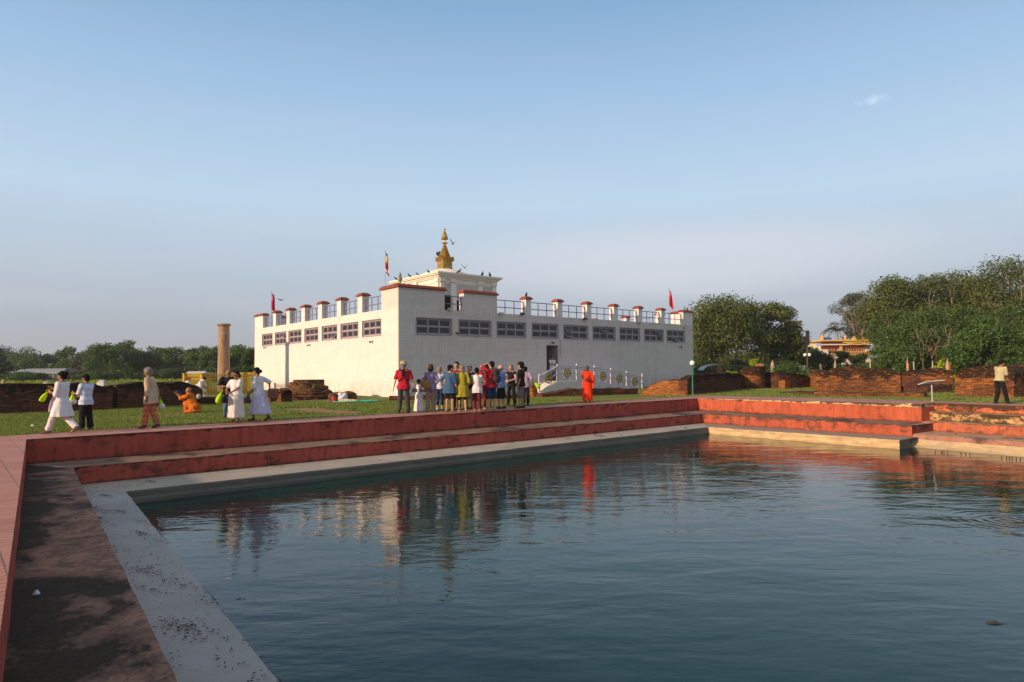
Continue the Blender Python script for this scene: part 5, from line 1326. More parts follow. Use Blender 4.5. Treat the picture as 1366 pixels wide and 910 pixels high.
def tree(name, label, base, H, W, kind='mid', seed=1, trunk=.3, size=.16, n=9000, clumps=34, flat=.9, spread=1.0, group=None, cat='tree', D=None, bark=None, limbs=9, airy=0, tr=None, profile=None):
    if size > .14 and W > 5: n = int(n * 1.7); size *= .76
    rs = np.random.default_rng(seed); base = Vector(base); rnd = random.Random(seed)
    t = thing(name, label, cat, tuple(base), group=group); D = D or W
    th = H * trunk; ch = H - th
    cen = []; rad = []
    for i in range(clumps):
        for _ in range(50):
            u = rs.uniform(-1, 1, 3)
            if (u ** 2).sum() < 1 and (u ** 2).sum() > .12: break
        z = th + ch * (.5 + .5 * u[2] * .94)
        f = 1.0
        if profile: f = profile((z - th) / ch)
        c = np.array([u[0] * W / 2 * .86 * f, u[1] * D / 2 * .86 * f, z]); cen.append(c)
        rr = W * rs.uniform(.11, .20) * (1 - .35 * airy); rad.append(np.array([rr * 1.15, rr * 1.15, rr * (.72 if not airy else .8)]))
    sc = np.array([r.mean() ** 2 for r in rad]); per = np.maximum(20, (n * sc / sc.sum())).astype(int)
    V = leaf_cloud(rs, cen, rad, per, size)
    V[..., 2] = np.maximum(V[..., 2], .03)
    cr = bpy.data.objects.new('crown', raw_mesh('crown', V, 0, ML[kind], 4)); COL.objects.link(cr); cr.parent = t
    mb = MB(); tr = tr or H * .028; lean = Vector((rnd.uniform(-.06, .06) * H, rnd.uniform(-.04, .04) * H, 0))
    top = Vector((0, 0, th + ch * .45)) + lean
    pts = [Vector((0, 0, -.2)), Vector((0, 0, th * .25)) + lean * .1, Vector((0, 0, th)) + lean * .5, top]
    mb.tube(pts, [tr * 1.5, tr * 1.05, tr * .8, tr * .3], 9)
    idx = sorted(range(len(cen)), key=lambda i: rnd.random())[:limbs]
    for i in idx:
        c = Vector(cen[i]); s = lerp(pts[2], pts[3], rnd.uniform(-.3, .7)); m = lerp(s, c, .5) + Vector((0, 0, -.04 * H)); r0 = tr * rnd.uniform(.3, .5)
        mb.tube([s, lerp(s, m, .5) + Vector((rnd.uniform(-.1, .1), 0, 0)), m, c], [r0, r0 * .8, r0 * .55, r0 * .2], 6)
        for _ in range(2):
            e = c + Vector((rnd.uniform(-1, 1), rnd.uniform(-1, 1), rnd.uniform(0, .8))) * W * .1; mb.tube([m, lerp(m, e, .6), e], [r0 * .4, r0 * .25, r0 * .1], 5)
    if bark is not None:
        for k in range(limbs // 2):
            u = rnd.uniform(-.8, .8); e = Vector((u * W * .5, -D * .40 * math.sqrt(1 - u * u) - .3, th + ch * rnd.uniform(.35, .8)))
            s = Vector((u * W * .30, -D * .22, th + ch * rnd.uniform(.05, .45))); m = lerp(s, e, .55) + Vector((rnd.uniform(-.4, .4), -D * .08, rnd.uniform(-.5, .3))); r0 = tr * rnd.uniform(.14, .26)
            mb.tube([s, lerp(s, m, .5) + Vector((0, 0, .15)), m, lerp(m, e, .6) + Vector((rnd.uniform(-.3, .3), 0, .1)), e], [r0, r0 * .8, r0 * .6, r0 * .4, r0 * .15], 6)
            for q_ in range(3):
                f_ = m + (e - m) * rnd.uniform(0, .7) + Vector((rnd.uniform(-1, 1) * W * .12, -.2, rnd.uniform(.1, 1) * W * .10)); mb.tube([lerp(m, e, q_ * .25), lerp(m, f_, .6), f_], [r0 * .4, r0 * .25, r0 * .1], 5)
    o = bpy.data.objects.new('trunk', mb.mesh('trunk', bark or M_bark)); COL.objects.link(o); o.parent = t
    return t
def T(px, ptop, Y, wpx, label, name='broadleaf_tree', **k):
    if Y < 95 and px > 930: ptop += 7
    b = AY(px, 500, Y); b.z = gz(b.x, b.y) - .02; zt = AY(px, ptop, Y).z; return tree(name, label, b, (zt - b.z) * 1.0, wpx * Y / FPX, **k)
GT = 'trees beyond the ruins at the right'; GLft = 'trees along the far left edge of the park'
T(972, 388, 74, 122, 'big olive green tree with a broad ragged crown just right of the temple', kind='olive', seed=11, trunk=.10, n=15000, clumps=60, size=.17, group=GT)
T(1030, 395, 78, 78, 'rounded olive tree top between the big tree by the temple and the mast', kind='olive', seed=12, trunk=.10, n=11000, clumps=44, size=.17, group=GT)
T(1053, 421, 76, 46, 'smaller brownish tree at the right shoulder of the tree group beside the temple', kind='olive', seed=13, trunk=.15, n=6000, clumps=30, size=.16, group=GT)
T(938, 418, 80, 60, 'dark tree directly behind the right end of the temple', kind='mid', seed=14, trunk=.08, n=8000, clumps=36, size=.17, group=GT)
T(1072, 452, 92, 46, 'dark round tree low behind the mast', kind='dark', seed=15, trunk=.1, n=5000, clumps=26, size=.2, group=GT)
T(1152, 388, 112, 92, 'tall grey green airy tree behind the monastery', kind='grey', seed=16, trunk=.34, n=9000, clumps=56, size=.17, airy=1, group=GT, bark=M_barkp, limbs=20)
T(1205, 362, 76, 112, 'large spreading tree with pale forking branches right of the monastery', kind='olive', seed=17, trunk=.16, n=17000, clumps=64, size=.17, group=GT, bark=M_barkp, limbs=26)
T(1200, 402, 70, 70, 'dark green tree filling the gap beside the monastery', kind='mid', seed=18, trunk=.06, n=10000, clumps=44, size=.16, group=GT, limbs=14, bark=M_barkp)
T(1262, 356, 78, 110, 'large domed olive tree in the middle of the right hand tree mass', kind='olive', seed=19, trunk=.14, n=17000, clumps=64, size=.17, group=GT, bark=M_barkp, limbs=28)
T(1240, 408, 66, 110, 'low spreading dark tree above the orange brick walls', kind='mid', seed=20, trunk=.08, n=13000, clumps=54, size=.15, group=GT, bark=M_barkp, limbs=24)
T(1338, 338, 74, 130, 'tallest tree of the right hand mass, cut by the frame', kind='olive', seed=21, trunk=.14, n=18000, clumps=66, size=.17, group=GT, bark=M_barkp, limbs=24)
T(1412, 345, 70, 110, 'tree leaning in at the right edge behind the tallest one', kind='mid', seed=22, trunk=.1, n=9000, clumps=40, size=.18, group=GT)
T(1290, 400, 68, 80, 'shaded tree behind the dense dark green tree', kind='mid', seed=28, trunk=.05, n=10000, clumps=44, size=.15, group=GT)
T(1370, 400, 66, 80, 'shaded tree low at the right edge behind the guard', kind='mid', seed=29, trunk=.05, n=9000, clumps=44, size=.15, group=GT)
T(1316, 418, 56, 92, 'dense bright dark green tree with drooping rounded crown behind the guard', kind='green', seed=23, trunk=.06, n=16000, clumps=58, size=.12, group=GT, profile=lambda v: 1.15 - .55 * v)
# palm
def palm(px, ptop, Y):
    b = AY(px, 500, Y); b.z = .1; H = AY(px, ptop + 6, Y).z - .1; t = thing('palm_tree', 'small palm with drooping fronds left of the airy tree above the monastery', 'palm tree', tuple(b))
    mb = MB(); mb.tube([(0, 0, -.2), (.1, 0, H * .5), (0, 0, H)], [.22, .16, .12], 8); o = bpy.data.objects.new('trunk', mb.mesh('trunk', M_barkp)); COL.objects.link(o); o.parent = t
    for k in range(13):
        a = k * 2.4; L_ = 2.6; up_ = .55 + .3 * math.sin(k * 1.7); mb = MB(); pts = []
        for i in range(9):
            s = i / 8; pts.append(Vector((math.cos(a) * L_ * s, math.sin(a) * L_ * s, H + L_ * (up_ * s - 1.05 * s * s))))
        mb.tube(pts, [.03 * (1 - .8 * i / 8) for i in range(9)], 5); side = Vector((-math.sin(a), math.cos(a), 0))
        for i in range(1, 36):
            s = i / 36; j = min(7, int(s * 8)); p = lerp(pts[j], pts[j + 1], s * 8 - j)
            for sg in (-1, 1):
                e = p + side * sg * .55 * math.sin(math.pi * (.15 + .8 * s)) + Vector((math.cos(a) * .25, math.sin(a) * .25, -.28)); w = Vector((math.cos(a), math.sin(a), .2)) * .035
                mb.add([p - w, p + w, e], [(0, 1, 2)])
        o = bpy.data.objects.new('frond', mb.mesh('frond', ML['dark'])); COL.objects.link(o); o.parent = t
palm(1119, 434, 112)
# bushes of the right garden
def bush(px, ptop, Y, wpx, label, kind='green', seed=1, n=2500, size=.09, group='garden bushes at the right', **k):
    b = AY(px, 500, Y); b.z = gz(b.x, b.y) - .03; zt = AY(px, ptop, Y).z
    return tree('garden_bush', label, b, zt - b.z, wpx * Y / FPX, kind=kind, seed=seed, trunk=.03, n=n, clumps=k.pop('clumps', 16), size=size, group=group, cat='bush', limbs=5, **k)
bush(986, 471, 64, 22, 'fresh green rounded bush right of the brick gate pier', 'green', 31)
bush(1007, 478, 60, 24, 'bright yellow green bush behind the round brick stump', 'yellow', 32)
bush(1055, 486, 56, 56, 'low wide bright hedge in front of the mast', 'green', 33, n=3500, clumps=26)
bush(1100, 470, 84, 40, 'dark bush below the left end of the monastery', 'dark', 34, n=7000)
bush(1125, 469.5, 80, 34, 'dark conical bush in front of the monastery', 'dark', 35, n=7000)
bush(1150, 470.5, 80, 36, 'dark bush below the right end of the monastery', 'dark', 36, n=7000)
bush(1078, 462, 88, 44, 'round dark green bush right behind the mast', 'mid', 47, n=6000, clumps=24)
bush(1058, 468, 84, 40, 'dark green bush left behind the mast', 'dark', 48, n=5000, clumps=24)
bush(1172, 480, 74, 40, 'dark green bush behind the big brick wall', 'mid', 37, n=3000)
bush(1197, 486, 62, 24, 'small green bush behind the dark recess wall', 'green', 38)
bush(1266, 478, 58, 40, 'pale lime green bush behind the cream and red prayer flag', 'yellow', 39, n=3500)
bush(1228, 484, 66, 36, 'dark shaded bush under the spreading trees', 'dark', 40, n=2500)
bush(975, 493.5, 52, 18, 'low yellow flowering clump on top of the ruin edge', 'yellow', 41, n=900, size=.06)
bush(1145, 486, 62, 60, 'low hedge behind the big orange brick wall', 'mid', 42, n=3500, clumps=26)
bush(940, 482, 72, 40, 'dark hedge behind the grey canopy', 'dark', 43, n=3000, clumps=20)
bush(1035, 478, 72, 60, 'dark shaded undergrowth below the olive trees', 'dark', 44, n=4000, clumps=26)
bush(980, 486, 70, 60, 'dark undergrowth at the foot of the big olive tree', 'dark', 45, n=4000, clumps=26)
bush(1320, 482, 62, 90, 'dark undergrowth behind the wall at the guard', 'dark', 46, n=4500, clumps=30)
# left treeline
rnd = random.Random(5)
lt = [(8, 466, 150, 56, 'grey'), (38, 465, 145, 48, 'mid'), (66, 472, 150, 30, 'grey'), (92, 465, 140, 40, 'mid'), (118, 462, 135, 38, 'grey'), (140, 457, 122, 50, 'green'), (168, 456, 128, 42, 'mid'), (186, 465, 130, 42, 'dark'), (208, 463, 135, 38, 'mid'), (232, 461, 130, 40, 'green'), (252, 467, 130, 30, 'grey'), (268, 462, 125, 40, 'mid'), (288, 464, 108, 40, 'green'), (322, 461, 110, 44, 'green'), (338, 466, 90, 30, 'mid'), (-30, 462, 145, 60, 'dark'), (-80, 464, 150, 60, 'mid'), (302, 462, 140, 60, 'dark')]
words = ['pale hazy tree at the far left of the distant treeline', 'rounded tree above the small pyramid roofed hut', 'low tree top over the long grey shed, at a dip of the treeline', 'tree above the right end of the grey shed', 'tree rising behind the bun of the walking woman in white', 'broad bushy tree behind the man in the pale shirt', 'full round tree with the highest top of the left treeline', 'dark tree left of the old man with grey hair', 'tree top directly over the old man with grey hair', 'wide tree between the old man and the kneeling monk', 'dark low tree above the kneeling monk', 'tree left of the stone pillar in the treeline', 'leafy green tree just behind the left side of the stone pillar', 'leafy green tree between the stone pillar and the temple', 'tree touching the left end of the temple', 'tree just beyond the left edge of the view', 'second tree beyond the left edge of the view', 'dark distant tree behind the stone pillar']
for i, ((px, pt, Y, w, k), lab) in enumerate(zip(lt, words)):
    T(px, pt, Y, w * 1.12, lab, kind=k, seed=60 + i, trunk=.04, n=4200 if Y > 100 else 7000, clumps=36, size=.24 if Y > 100 else .16, group=GLft, limbs=4)
lb = [(25, 497, 108, 40, 'mid', 'bushy shrub row below the pyramid roofed hut'), (47, 497, 110, 26, 'green', 'rounded green shrub before the left end of the grey shed'), (128, 496, 112, 40, 'mid', 'low flowering shrub right of the walking woman'), (152, 495, 114, 34, 'mid', 'low shrub behind the man in the pale shirt'), (173, 480, 112, 13, 'green', 'narrow upright conical shrub left of the old man'), (188, 497, 116, 30, 'dark', 'dark low shrub beside the conical shrub'), (215, 494, 115, 40, 'mid', 'wide shrub behind the old man'), (243, 493, 118, 34, 'dark', 'dark shrub above the kneeling monk'), (285, 492, 100, 40, 'mid', 'shrub at the foot of the tree by the pillar'), (2, 477, 108, 26, 'dark', 'dark conifer like shrub at the left edge'), (325, 492, 100, 40, 'dark', 'shrub between the pillar and the temple'), (100, 498, 112, 30, 'dark', 'dark shrub in front of the brown hut')]
for i, (px, pt, Y, w, k, lab) in enumerate(lb): bush(px, pt, Y, w, lab, k, 90 + i, group='shrubs behind the left brick wall', n=3000, size=.15)
# leafy strips added in place of sunlit lawn beyond the ruins
def hedge(x0, x1, Y, h, label, kind='yellow', seed=1):
    a = AY(x0, 500, Y); b = AY(x1, 500, Y); a.z = b.z = gz(a.x, a.y); L_ = (b - a).length; rs_ = np.random.default_rng(seed); n = int(L_ / .45); t = thing('sunlit_lawn_strip', label, 'lawn strip', tuple(a))
    cen = [((b - a).x * k / n, rs_.uniform(-.4, .4), h * .5) for k in range(n)]; rad = [(.5, .55, h * .5)] * n
    V = leaf_cloud(rs_, cen, rad, [60] * n, .085); V[..., 2] = np.maximum(V[..., 2], 0); o = bpy.data.objects.new('foliage', raw_mesh('foliage', V, 0, ML[kind], 4)); COL.objects.link(o); o.parent = t
    mb = MB(); 
    for k in range(0, n, 6): mb.tube([((b - a).x * k / n, 0, -.05), ((b - a).x * k / n, 0, h * .6)], .02, 5)
    o = bpy.data.objects.new('stem', mb.mesh('stem', M_bark)); COL.objects.link(o); o.parent = t
hedge(-80, 275, 88, .60, 'long low leafy strip standing in for sunlit lawn beyond the left brick wall', 'yellow', 5)
hedge(925, 1000, 62, .52, 'low leafy strip standing in for sunlit lawn behind the lamp post wall', 'yellow', 6)
hedge(1012, 1090, 60, .40, 'low leafy strip standing in for sunlit lawn beyond the dark centre right wall', 'green', 7)
# far wood closing the horizon
rs = np.random.default_rng(77); cen = []; rad = []
for a in np.linspace(-78, 78, 230):
    d_ = 230 + rs.uniform(-15, 15); h = rs.uniform(3.0, 5.2); cen.append((d_ * math.sin(R(a)), d_ * math.cos(R(a)), h * .6)); rad.append((rs.uniform(5, 8), rs.uniform(4, 6), h * .8))
V = leaf_cloud(rs, cen, rad, [170] * len(cen), .6); V[..., 2] = np.maximum(V[..., 2], 0)
fw = bpy.data.objects.new('far_wood', raw_mesh('far_wood', V, 0, ML['mid'], 4)); COL.objects.link(fw); tag(fw, 'low hazy band of distant woodland closing the horizon', 'wood', kind='stuff')
# ------------------------------------------------------------------ people
def ik(a, b, l1, l2, pole):
    d = b - a; L_ = d.length; L2_ = min(L_, (l1 + l2) * .999)
    if L_ > 1e-6: d = d / L_
    b2 = a + d * L2_; x = (l1 * l1 - l2 * l2 + L2_ * L2_) / (2 * L2_); h = math.sqrt(max(0, l1 * l1 - x * x))
    p = pole - d * pole.dot(d)
    p = p.normalized() if p.length > 1e-6 else Vector((0, 1, 0))
    return a + d * x + p * h, b2
def remeshed(mb, name, mat, parent, s, voxel=.012, smooth=2, amp=0, freq=9, mats=None, split=None):
    me = mb.mesh(name); o = bpy.data.objects.new('tmp', me); COL.objects.link(o)
    m = o.modifiers.new('r', 'REMESH'); m.mode = 'VOXEL'; m.voxel_size = voxel; m.use_smooth_shade = True
    if smooth: k = o.modifiers.new('s', 'SMOOTH'); k.iterations = smooth; k.factor = .5
    dg = bpy.context.evaluated_depsgraph_get(); out = bpy.data.meshes.new_from_object(o.evaluated_get(dg)); out.name = name
    bpy.data.objects.remove(o); bpy.data.meshes.remove(me)
    n = len(out.vertices); co = np.empty(n * 3, np.float32); out.vertices.foreach_get('co', co); co = co.reshape(-1, 3)
    if amp:
        nr = np.empty(n * 3, np.float32); out.vertices.foreach_get('normal', nr); nr = nr.reshape(-1, 3)
        w = np.sin(co[:, 0] * freq * 3 + co[:, 2] * freq + np.sin(co[:, 1] * 13) * 1.5) * np.cos(co[:, 1] * freq * 2.2 - co[:, 2] * freq * .6)
        co = co + nr * (w * amp)[:, None]
    co = co * s; out.vertices.foreach_set('co', co.astype(np.float32).ravel())
    out.polygons.foreach_set('use_smooth', [True] * len(out.polygons))
    for m_ in (mats or [mat]): out.materials.append(m_)
    out.update(); ob = bpy.data.objects.new(name, out); COL.objects.link(ob); ob.parent = parent; return ob
def skinmat(c):
    k = ('skin', c)
    if k not in _pc:
        n = NT('skin'); f = n.noise(n.coord(), 7, 3); _pc[k] = n.fin(n.mix(n.ramp(f, .3, .7), [x * .88 for x in c], c), .6, .35)
    return _pc[k]
WHITE_SK, TAN_SK, BROWN_SK, DARK_SK = (.56, .30, .20), (.46, .24, .15), (.30, .145, .08), (.11, .052, .032)
M_eye = plain((.02, .015, .012), .3, .5, var=0, name='eye'); M_lip = plain((.28, .09, .07), .6, .3, var=.1, name='lips')
M_hair = {'black': plain((.008, .007, .007), .75, .08, name='black_hair'), 'brown': plain((.07, .038, .02), .75, .1, name='brown_hair'), 'grey': plain((.22, .20, .18), .8, .1, name='grey_hair'), 'blond': plain((.26, .19, .11), .8, .1, name='blond_hair')}
PEOPLE = {}
def person(label, px, fy, ty, yaw, skin=WHITE_SK, hair='brown', hairstyle='short', feet=None, lean=0, hp=0, hy=0, hands=None, poles=None, palm=None, girth=1.0, female=False,
           top=None, legs=None, skirt=None, shoes=None, hat=None, glasses=False, base=None, height=None, pelvis=(0, 0, 0), group=None, extra=None, toes=None, curl=.55):
    """feet: ((lx,ly,lift),(rx,ry,lift)) local; hands: left and right wrist targets; top: dict(mat,sleeve,hem,flare); legs: dict(mat,len,loose); skirt: dict(mat,hem,r)"""
    b = base if base is not None else GG(px, fy); b = Vector(b)
    if height is None: height = AY(px, ty, b.y).z - b.z
    s = height / 1.73
    t = thing('person', label, 'person', tuple(b), R(yaw), group)
    feet = feet or ((-.10, 0, 0), (.10, 0, 0)); X = Vector((1, 0, 0))
    L_ = R(lean); up_ = Vector((0, math.sin(L_), math.cos(L_))); fw_ = Vector((0, math.cos(L_), -math.sin(L_)))
    P = Vector((0, 0, .93)) + Vector(pelvis); sw = .165 if female else .185
    sw *= (1 + (girth - 1) * .5)
    nb = P + up_ * .53; sh = P + up_ * .475; hh = R(lean * .5 + hp); Hy = Matrix.Rotation(R(hy), 3, 'Z')
    hup = Hy @ Vector((0, math.sin(hh), math.cos(hh))); hfw = Hy @ Vector((0, math.cos(hh), -math.sin(hh))); hrt = hfw.cross(hup); HS = 1.13; hup *= HS; hfw *= HS; hrt *= HS
    hc = nb + up_ * .016 + hup * .108
    def ringe(c, rx, ry, ax=X, ay=fw_, n=16): return [c + ax * (rx * math.cos(2 * math.pi * k / n)) + ay * (ry * math.sin(2 * math.pi * k / n)) for k in range(n)]
    g = girth
    prof = [(-.11, .10, .09), (-.06, .150, .115), (.0, .165, .122), (.10, .145 if not female else .135, .105), (.20, .148 if not female else .135, .105), (.32, .170 if not female else .155, .118), (.42, .168 if not female else .150, .105), (.475, .120, .08), (.50, .07, .06)]
    prof = [(z, rx * g, ry * (g if z < .3 else 1 + (g - 1) * .6)) for z, rx, ry in prof]
    mb = MB(); mb.loft([ringe(P + up_ * z, rx, ry) for z, rx, ry in prof])
    mb.cap(nb - up_ * .06, hc - hup * .07, .062, .052)
    # head
    HM = Matrix((hrt, hfw, hup)).transposed()
    mb.ell(hc + hup * .015, (.074, .093, .100), HM, 18, 12); mb.ell(hc - hup * .055 + hfw * .028, (.052, .058, .058), HM, 14, 8)
    mb.cap(hc + hfw * .088 + hup * .012, hc + hfw * .108 - hup * .022, .010, .015)
    mb.ell(hc - hup * .052 + hfw * .078, (.024, .014, .012), HM); mb.ell(hc + hup * .036 + hfw * .078, (.045, .014, .010), HM)
    for sd_ in (-1, 1): mb.ell(hc + hrt * sd_ * .076 - hup * .008, (.011, .020, .030), HM, 8, 6)
    hips = [P + X * (-.085 * g) - up_ * .03, P + X * (.085 * g) - up_ * .03]; J = []
    for i in (0, 1):
        fx, fy_, fl = feet[i]; an = Vector((fx, fy_, .075 + fl)); kn, an = ik(hips[i], an, .420, .408, Vector((.0 + (.25 if i else -.25) * 0, 1, .1)) if poles is None or len(poles) < 4 else Vector(poles[2 + i]))
        J.append((hips[i], kn, an)); 
        mb.cap(hips[i], kn, .088 * g, .056); mb.cap(kn, an, .055, .036)
        mb.ell(lerp(kn, an, .3) - Vector((0, .014, 0)), (.05, .054, .12))
        ty_ = toes[i] if toes else (-8 if i else 8); td = Matrix.Rotation(R(ty_), 3, 'Z') @ Vector((0, 1, 0)); pit = min(.9, fl * 4)
        td = (td + Vector((0, 0, -pit))).normalized()
        heel = an - td * .045 + Vector((0, 0, -.04)); ball = an + td * .105 + Vector((0, 0, -.052)); tip = an + td * .175 + Vector((0, 0, -.058))
        mb.cap(heel, ball, .032, .030); mb.cap(ball, tip, .030, .020); mb.cap(an, lerp(heel, ball, .7), .036, .03)
        mb.cap(ball + X * (.018 if i == 0 else -.018), tip + X * (.018 if i == 0 else -.018), .026, .018)
        J[-1] = (hips[i], kn, an, heel, ball, tip)
    hands = hands or ((-.27, .04, .80), (.27, .04, .80)); AR = []
    for i in (0, 1):
        sg = -1 if i == 0 else 1; S_ = sh + X * (sg * sw) - up_ * .02; tg = Vector(hands[i]); pol = Vector((sg * .5, -1, -.3)) if poles is None else Vector(poles[i])
        el, wr = ik(S_, tg, .285, .255, pol); AR.append((S_, el, wr))
        mb.cap(nb - up_ * .055 + X * sg * .06, S_, .05, .052); mb.cap(S_, el, .050, .037); mb.cap(el, wr, .037, .025)
        hd = (wr - el).normalized()
        if palm and palm[i]: pn = Vector(palm[i])
        else: pn = Vector((-sg, 0, 0))
        pn = (pn - hd * pn.dot(hd)).normalized(); sd = hd.cross(pn)
        if sd.dot(Vector((0, 1, 0))) < 0 and not (palm and palm[i]): sd = -sd
        HMx = Matrix((sd, pn, hd)).transposed()
        mb.ell(wr + hd * .050, (.040, .017, .056), HMx, 12, 8)
        for k, (off, ln) in enumerate(((.030, .070), (.010, .080), (-.011, .074), (-.031, .058))):
            r0 = wr + hd * .085 + sd * off; m_ = r0 + (hd + pn * curl * .5).normalized() * ln * .5; e_ = m_ + (hd + pn * curl * 1.6).normalized() * ln * .5
            mb.cap(r0 - hd * .03, m_, .0100, .0092, 7); mb.cap(m_, e_, .0092, .0080, 7)
        th0 = wr + hd * .022 + sd * .030; th1 = th0 + (sd * .75 + hd * .7 + pn * .3).normalized() * .038; th2 = th1 + (sd * .15 + hd + pn * .5).normalized() * .032
        mb.cap(th0, th1, .013, .011, 7); mb.cap(th1, th2, .011, .0085, 7)
    body = remeshed(mb, 'body', skinmat(skin), t, s, voxel=.0095, smooth=1)
    PEOPLE[label] = dict(t=t, s=s, AR=AR, P=P, sh=sh, up=up_, fw=fw_, yaw=yaw, base=b, hc=hc)
    # eyes and mouth
    e = MB()
    for sd_ in (-1, 1): e.ell(hc + hrt * sd_ * .031 + hup * .016 + hfw * .080, (.012, .009, .007), HM, 8, 6)
    e.v = [v * s for v in e.v]; e.obj('eyes', M_eye, t, smooth=True)
    e = MB(); e.ell(hc - hup * .050 + hfw * .090, (.021, .008, .006), HM, 8, 6); e.v = [v * s for v in e.v]; e.obj('mouth', M_lip, t, smooth=True)
    if glasses:
        e = MB()
        for sd_ in (-1, 1): e.ell(hc + hrt * sd_ * .032 + hup * .015 + hfw * .096, (.026, .008, .019), HM, 10, 6); e.tube([hc + hrt * sd_ * .055 + hup * .02 + hfw * .09, hc + hrt * sd_ * .08 + hup * .015 + hfw * .0], .004, 5)
        e.tube([hc - hrt * .02 + hup * .018 + hfw * .1, hc + hrt * .02 + hup * .018 + hfw * .1], .004, 5); e.v = [v * s for v in e.v]; e.obj('sunglasses', M_eye, t, smooth=True)
    # hair
    if hairstyle != 'shaved':
        h = MB()
        if hairstyle == 'bald':
            for sd_ in (-1, 1): h.ell(hc + hrt * sd_ * .066 - hfw * .03 - hup * .01, (.018, .045, .035), HM)
            h.ell(hc - hfw * .072 - hup * .02, (.06, .028, .035), HM)
        else:
            h.ell(hc + hup * .036 - hfw * .020, (.085, .097, .094), HM, 18, 12)
            h.ell(hc + hup * .075 + hfw * .045, (.058, .040, .030), HM, 14, 8)
            h.ell(hc - hfw * .05 - hup * .03, (.068, .05, .06), HM)
        if hairstyle == 'bob':
            for sd_ in (-1, 1): h.ell(hc + hrt * sd_ * .068 - hfw * .015 - hup * .03, (.026, .055, .075), HM)
            h.ell(hc - hfw * .06 - hup * .05, (.082, .05, .075), HM)
        if hairstyle in ('bun', 'bun_high'):
            up2 = .05 if hairstyle == 'bun_high' else -.03; h.ell(hc - hfw * .125 + hup * up2, (.052, .048, .050), HM); h.cap(hc - hfw * .07 + hup * .0, hc - hfw * .11 + hup * up2, .04, .035)
        if hairstyle == 'fluffy':
            rr = random.Random(int(px)); 
            for _ in range(16):
                d = Vector((rr.uniform(-1, 1), rr.uniform(-1, .35), rr.uniform(-.3, 1))).normalized(); h.ell(hc + hup * .025 + (HM @ Vector((d.x * .075, d.y * .085, d.z * .088))), (.032, .032, .03), HM, 8, 6)
        remeshed(h, 'hair', M_hair[hair], t, s, voxel=.010, smooth=1, amp=.0025, freq=26)
    if hat:
        h = MB(); c = hc + hup * (.035 if hat['kind'] == 'brim' else .045); 
        if hat['kind'] == 'brim':
            rings = []
            for r_, z in ((.170, -.006), (.176, .002), (.108, .012), (.102, .06), (.092, .098), (.05, .114), (.005, .118)): rings.append([c + hrt * (r_ * math.cos(a)) + hfw * (r_ * 1.12 * math.sin(a)) + hup * (z + (.02 * abs(math.cos(a)) if r_ > .12 else 0)) for a in [2 * math.pi * k / 24 for k in range(24)]])
            h.loft(rings)
        else:
            rings = []
            for r_, z in ((.088, -.02), (.091, .0), (.088, .04), (.07, .07), (.035, .085), (.004, .088)): rings.append([c + hrt * (r_ * math.cos(a)) + hfw * (r_ * 1.1 * math.sin(a)) + hup * z for a in [2 * math.pi * k / 24 for k in range(24)]])
            h.loft(rings); bs = []
            for y_, w_, z_ in ((.085, .065, .0), (.13, .06, -.005), (.165, .035, -.014)): bs.append([c + hfw * y_ + hrt * w_ + hup * z_, c + hfw * y_ - hrt * w_ + hup * z_, c + hfw * y_ - hrt * w_ + hup * (z_ - .008), c + hfw * y_ + hrt * w_ + hup * (z_ - .008)])
            h.loft(bs)
        h.v = [v * s for v in h.v]; h.obj('hat' if hat['kind'] == 'brim' else 'cap', hat['mat'], t, smooth=True)
    # trousers or shorts
    if legs:
        q = MB(); ln = legs.get('len', 1.0); lo = legs.get('loose', .016)
        q.loft([ringe(P + up_ * z, rx + .008, ry + .008) for z, rx, ry in prof if z <= .10])
        for i in (0, 1):
            hp_, kn, an = J[i][:3]
            if ln <= .55:
                e_ = lerp(hp_, kn, ln / .5); q.cap(hp_, e_, .084 * g + .006, .066 + lo * 1.25)
            else:
                e_ = lerp(kn, an, (ln - .5) / .5 * .97); q.cap(hp_, kn, .085 * g + .008, .058 + lo); q.tube([kn + (kn - e_) * .05, lerp(kn, e_, .5), e_], [.058 + lo, .052 + lo, legs.get('cuff', .046) + lo], 14)
                q.ell(kn, (.058 + lo,) * 3)
        remeshed(q, legs.get('name', 'trousers'), legs['mat'], t, s, voxel=.013, smooth=1, amp=.0075, freq=10)
    if skirt:
        q = MB(); hem = skirt['hem']; z0 = skirt.get('top', P.z + .08); rx0, ry0 = skirt.get('r0', (.16 * g, .125 * g)); rx1, ry1 = skirt['r']; off = Vector(skirt.get('off', (0, 0, 0))); rings = []; n = 56; m_ = 14; folds = skirt.get('folds', 11); fa = skirt.get('amp', .07)
        for j in range(m_ + 1):
            v = j / m_; z = z0 + (hem - z0) * v; e_ = v ** skirt.get('pow', .75); hip = math.sin(min(1, v * 3.2) * math.pi) * .02
            rx, ry = rx0 + (rx1 - rx0) * e_ + hip, ry0 + (ry1 - ry0) * e_ + hip; c = Vector((P.x, P.y, 0)) * (1 - v) + off * v + Vector((0, 0, z))
            rings.append([c + Vector(((rx * (1 + fa * v * math.sin(folds * a + 1.3 * math.sin(2 * a) + v))) * math.cos(a), (ry * (1 + fa * v * math.sin(folds * a + 1.3 * math.sin(2 * a) + v))) * math.sin(a), .008 * math.sin(folds * a) * v)) for a in [2 * math.pi * k / n for k in range(n)]])
        q.loft(rings); q.v = [v * s for v in q.v]; q.obj(skirt.get('name', 'skirt'), skirt['mat'], t, smooth=True)
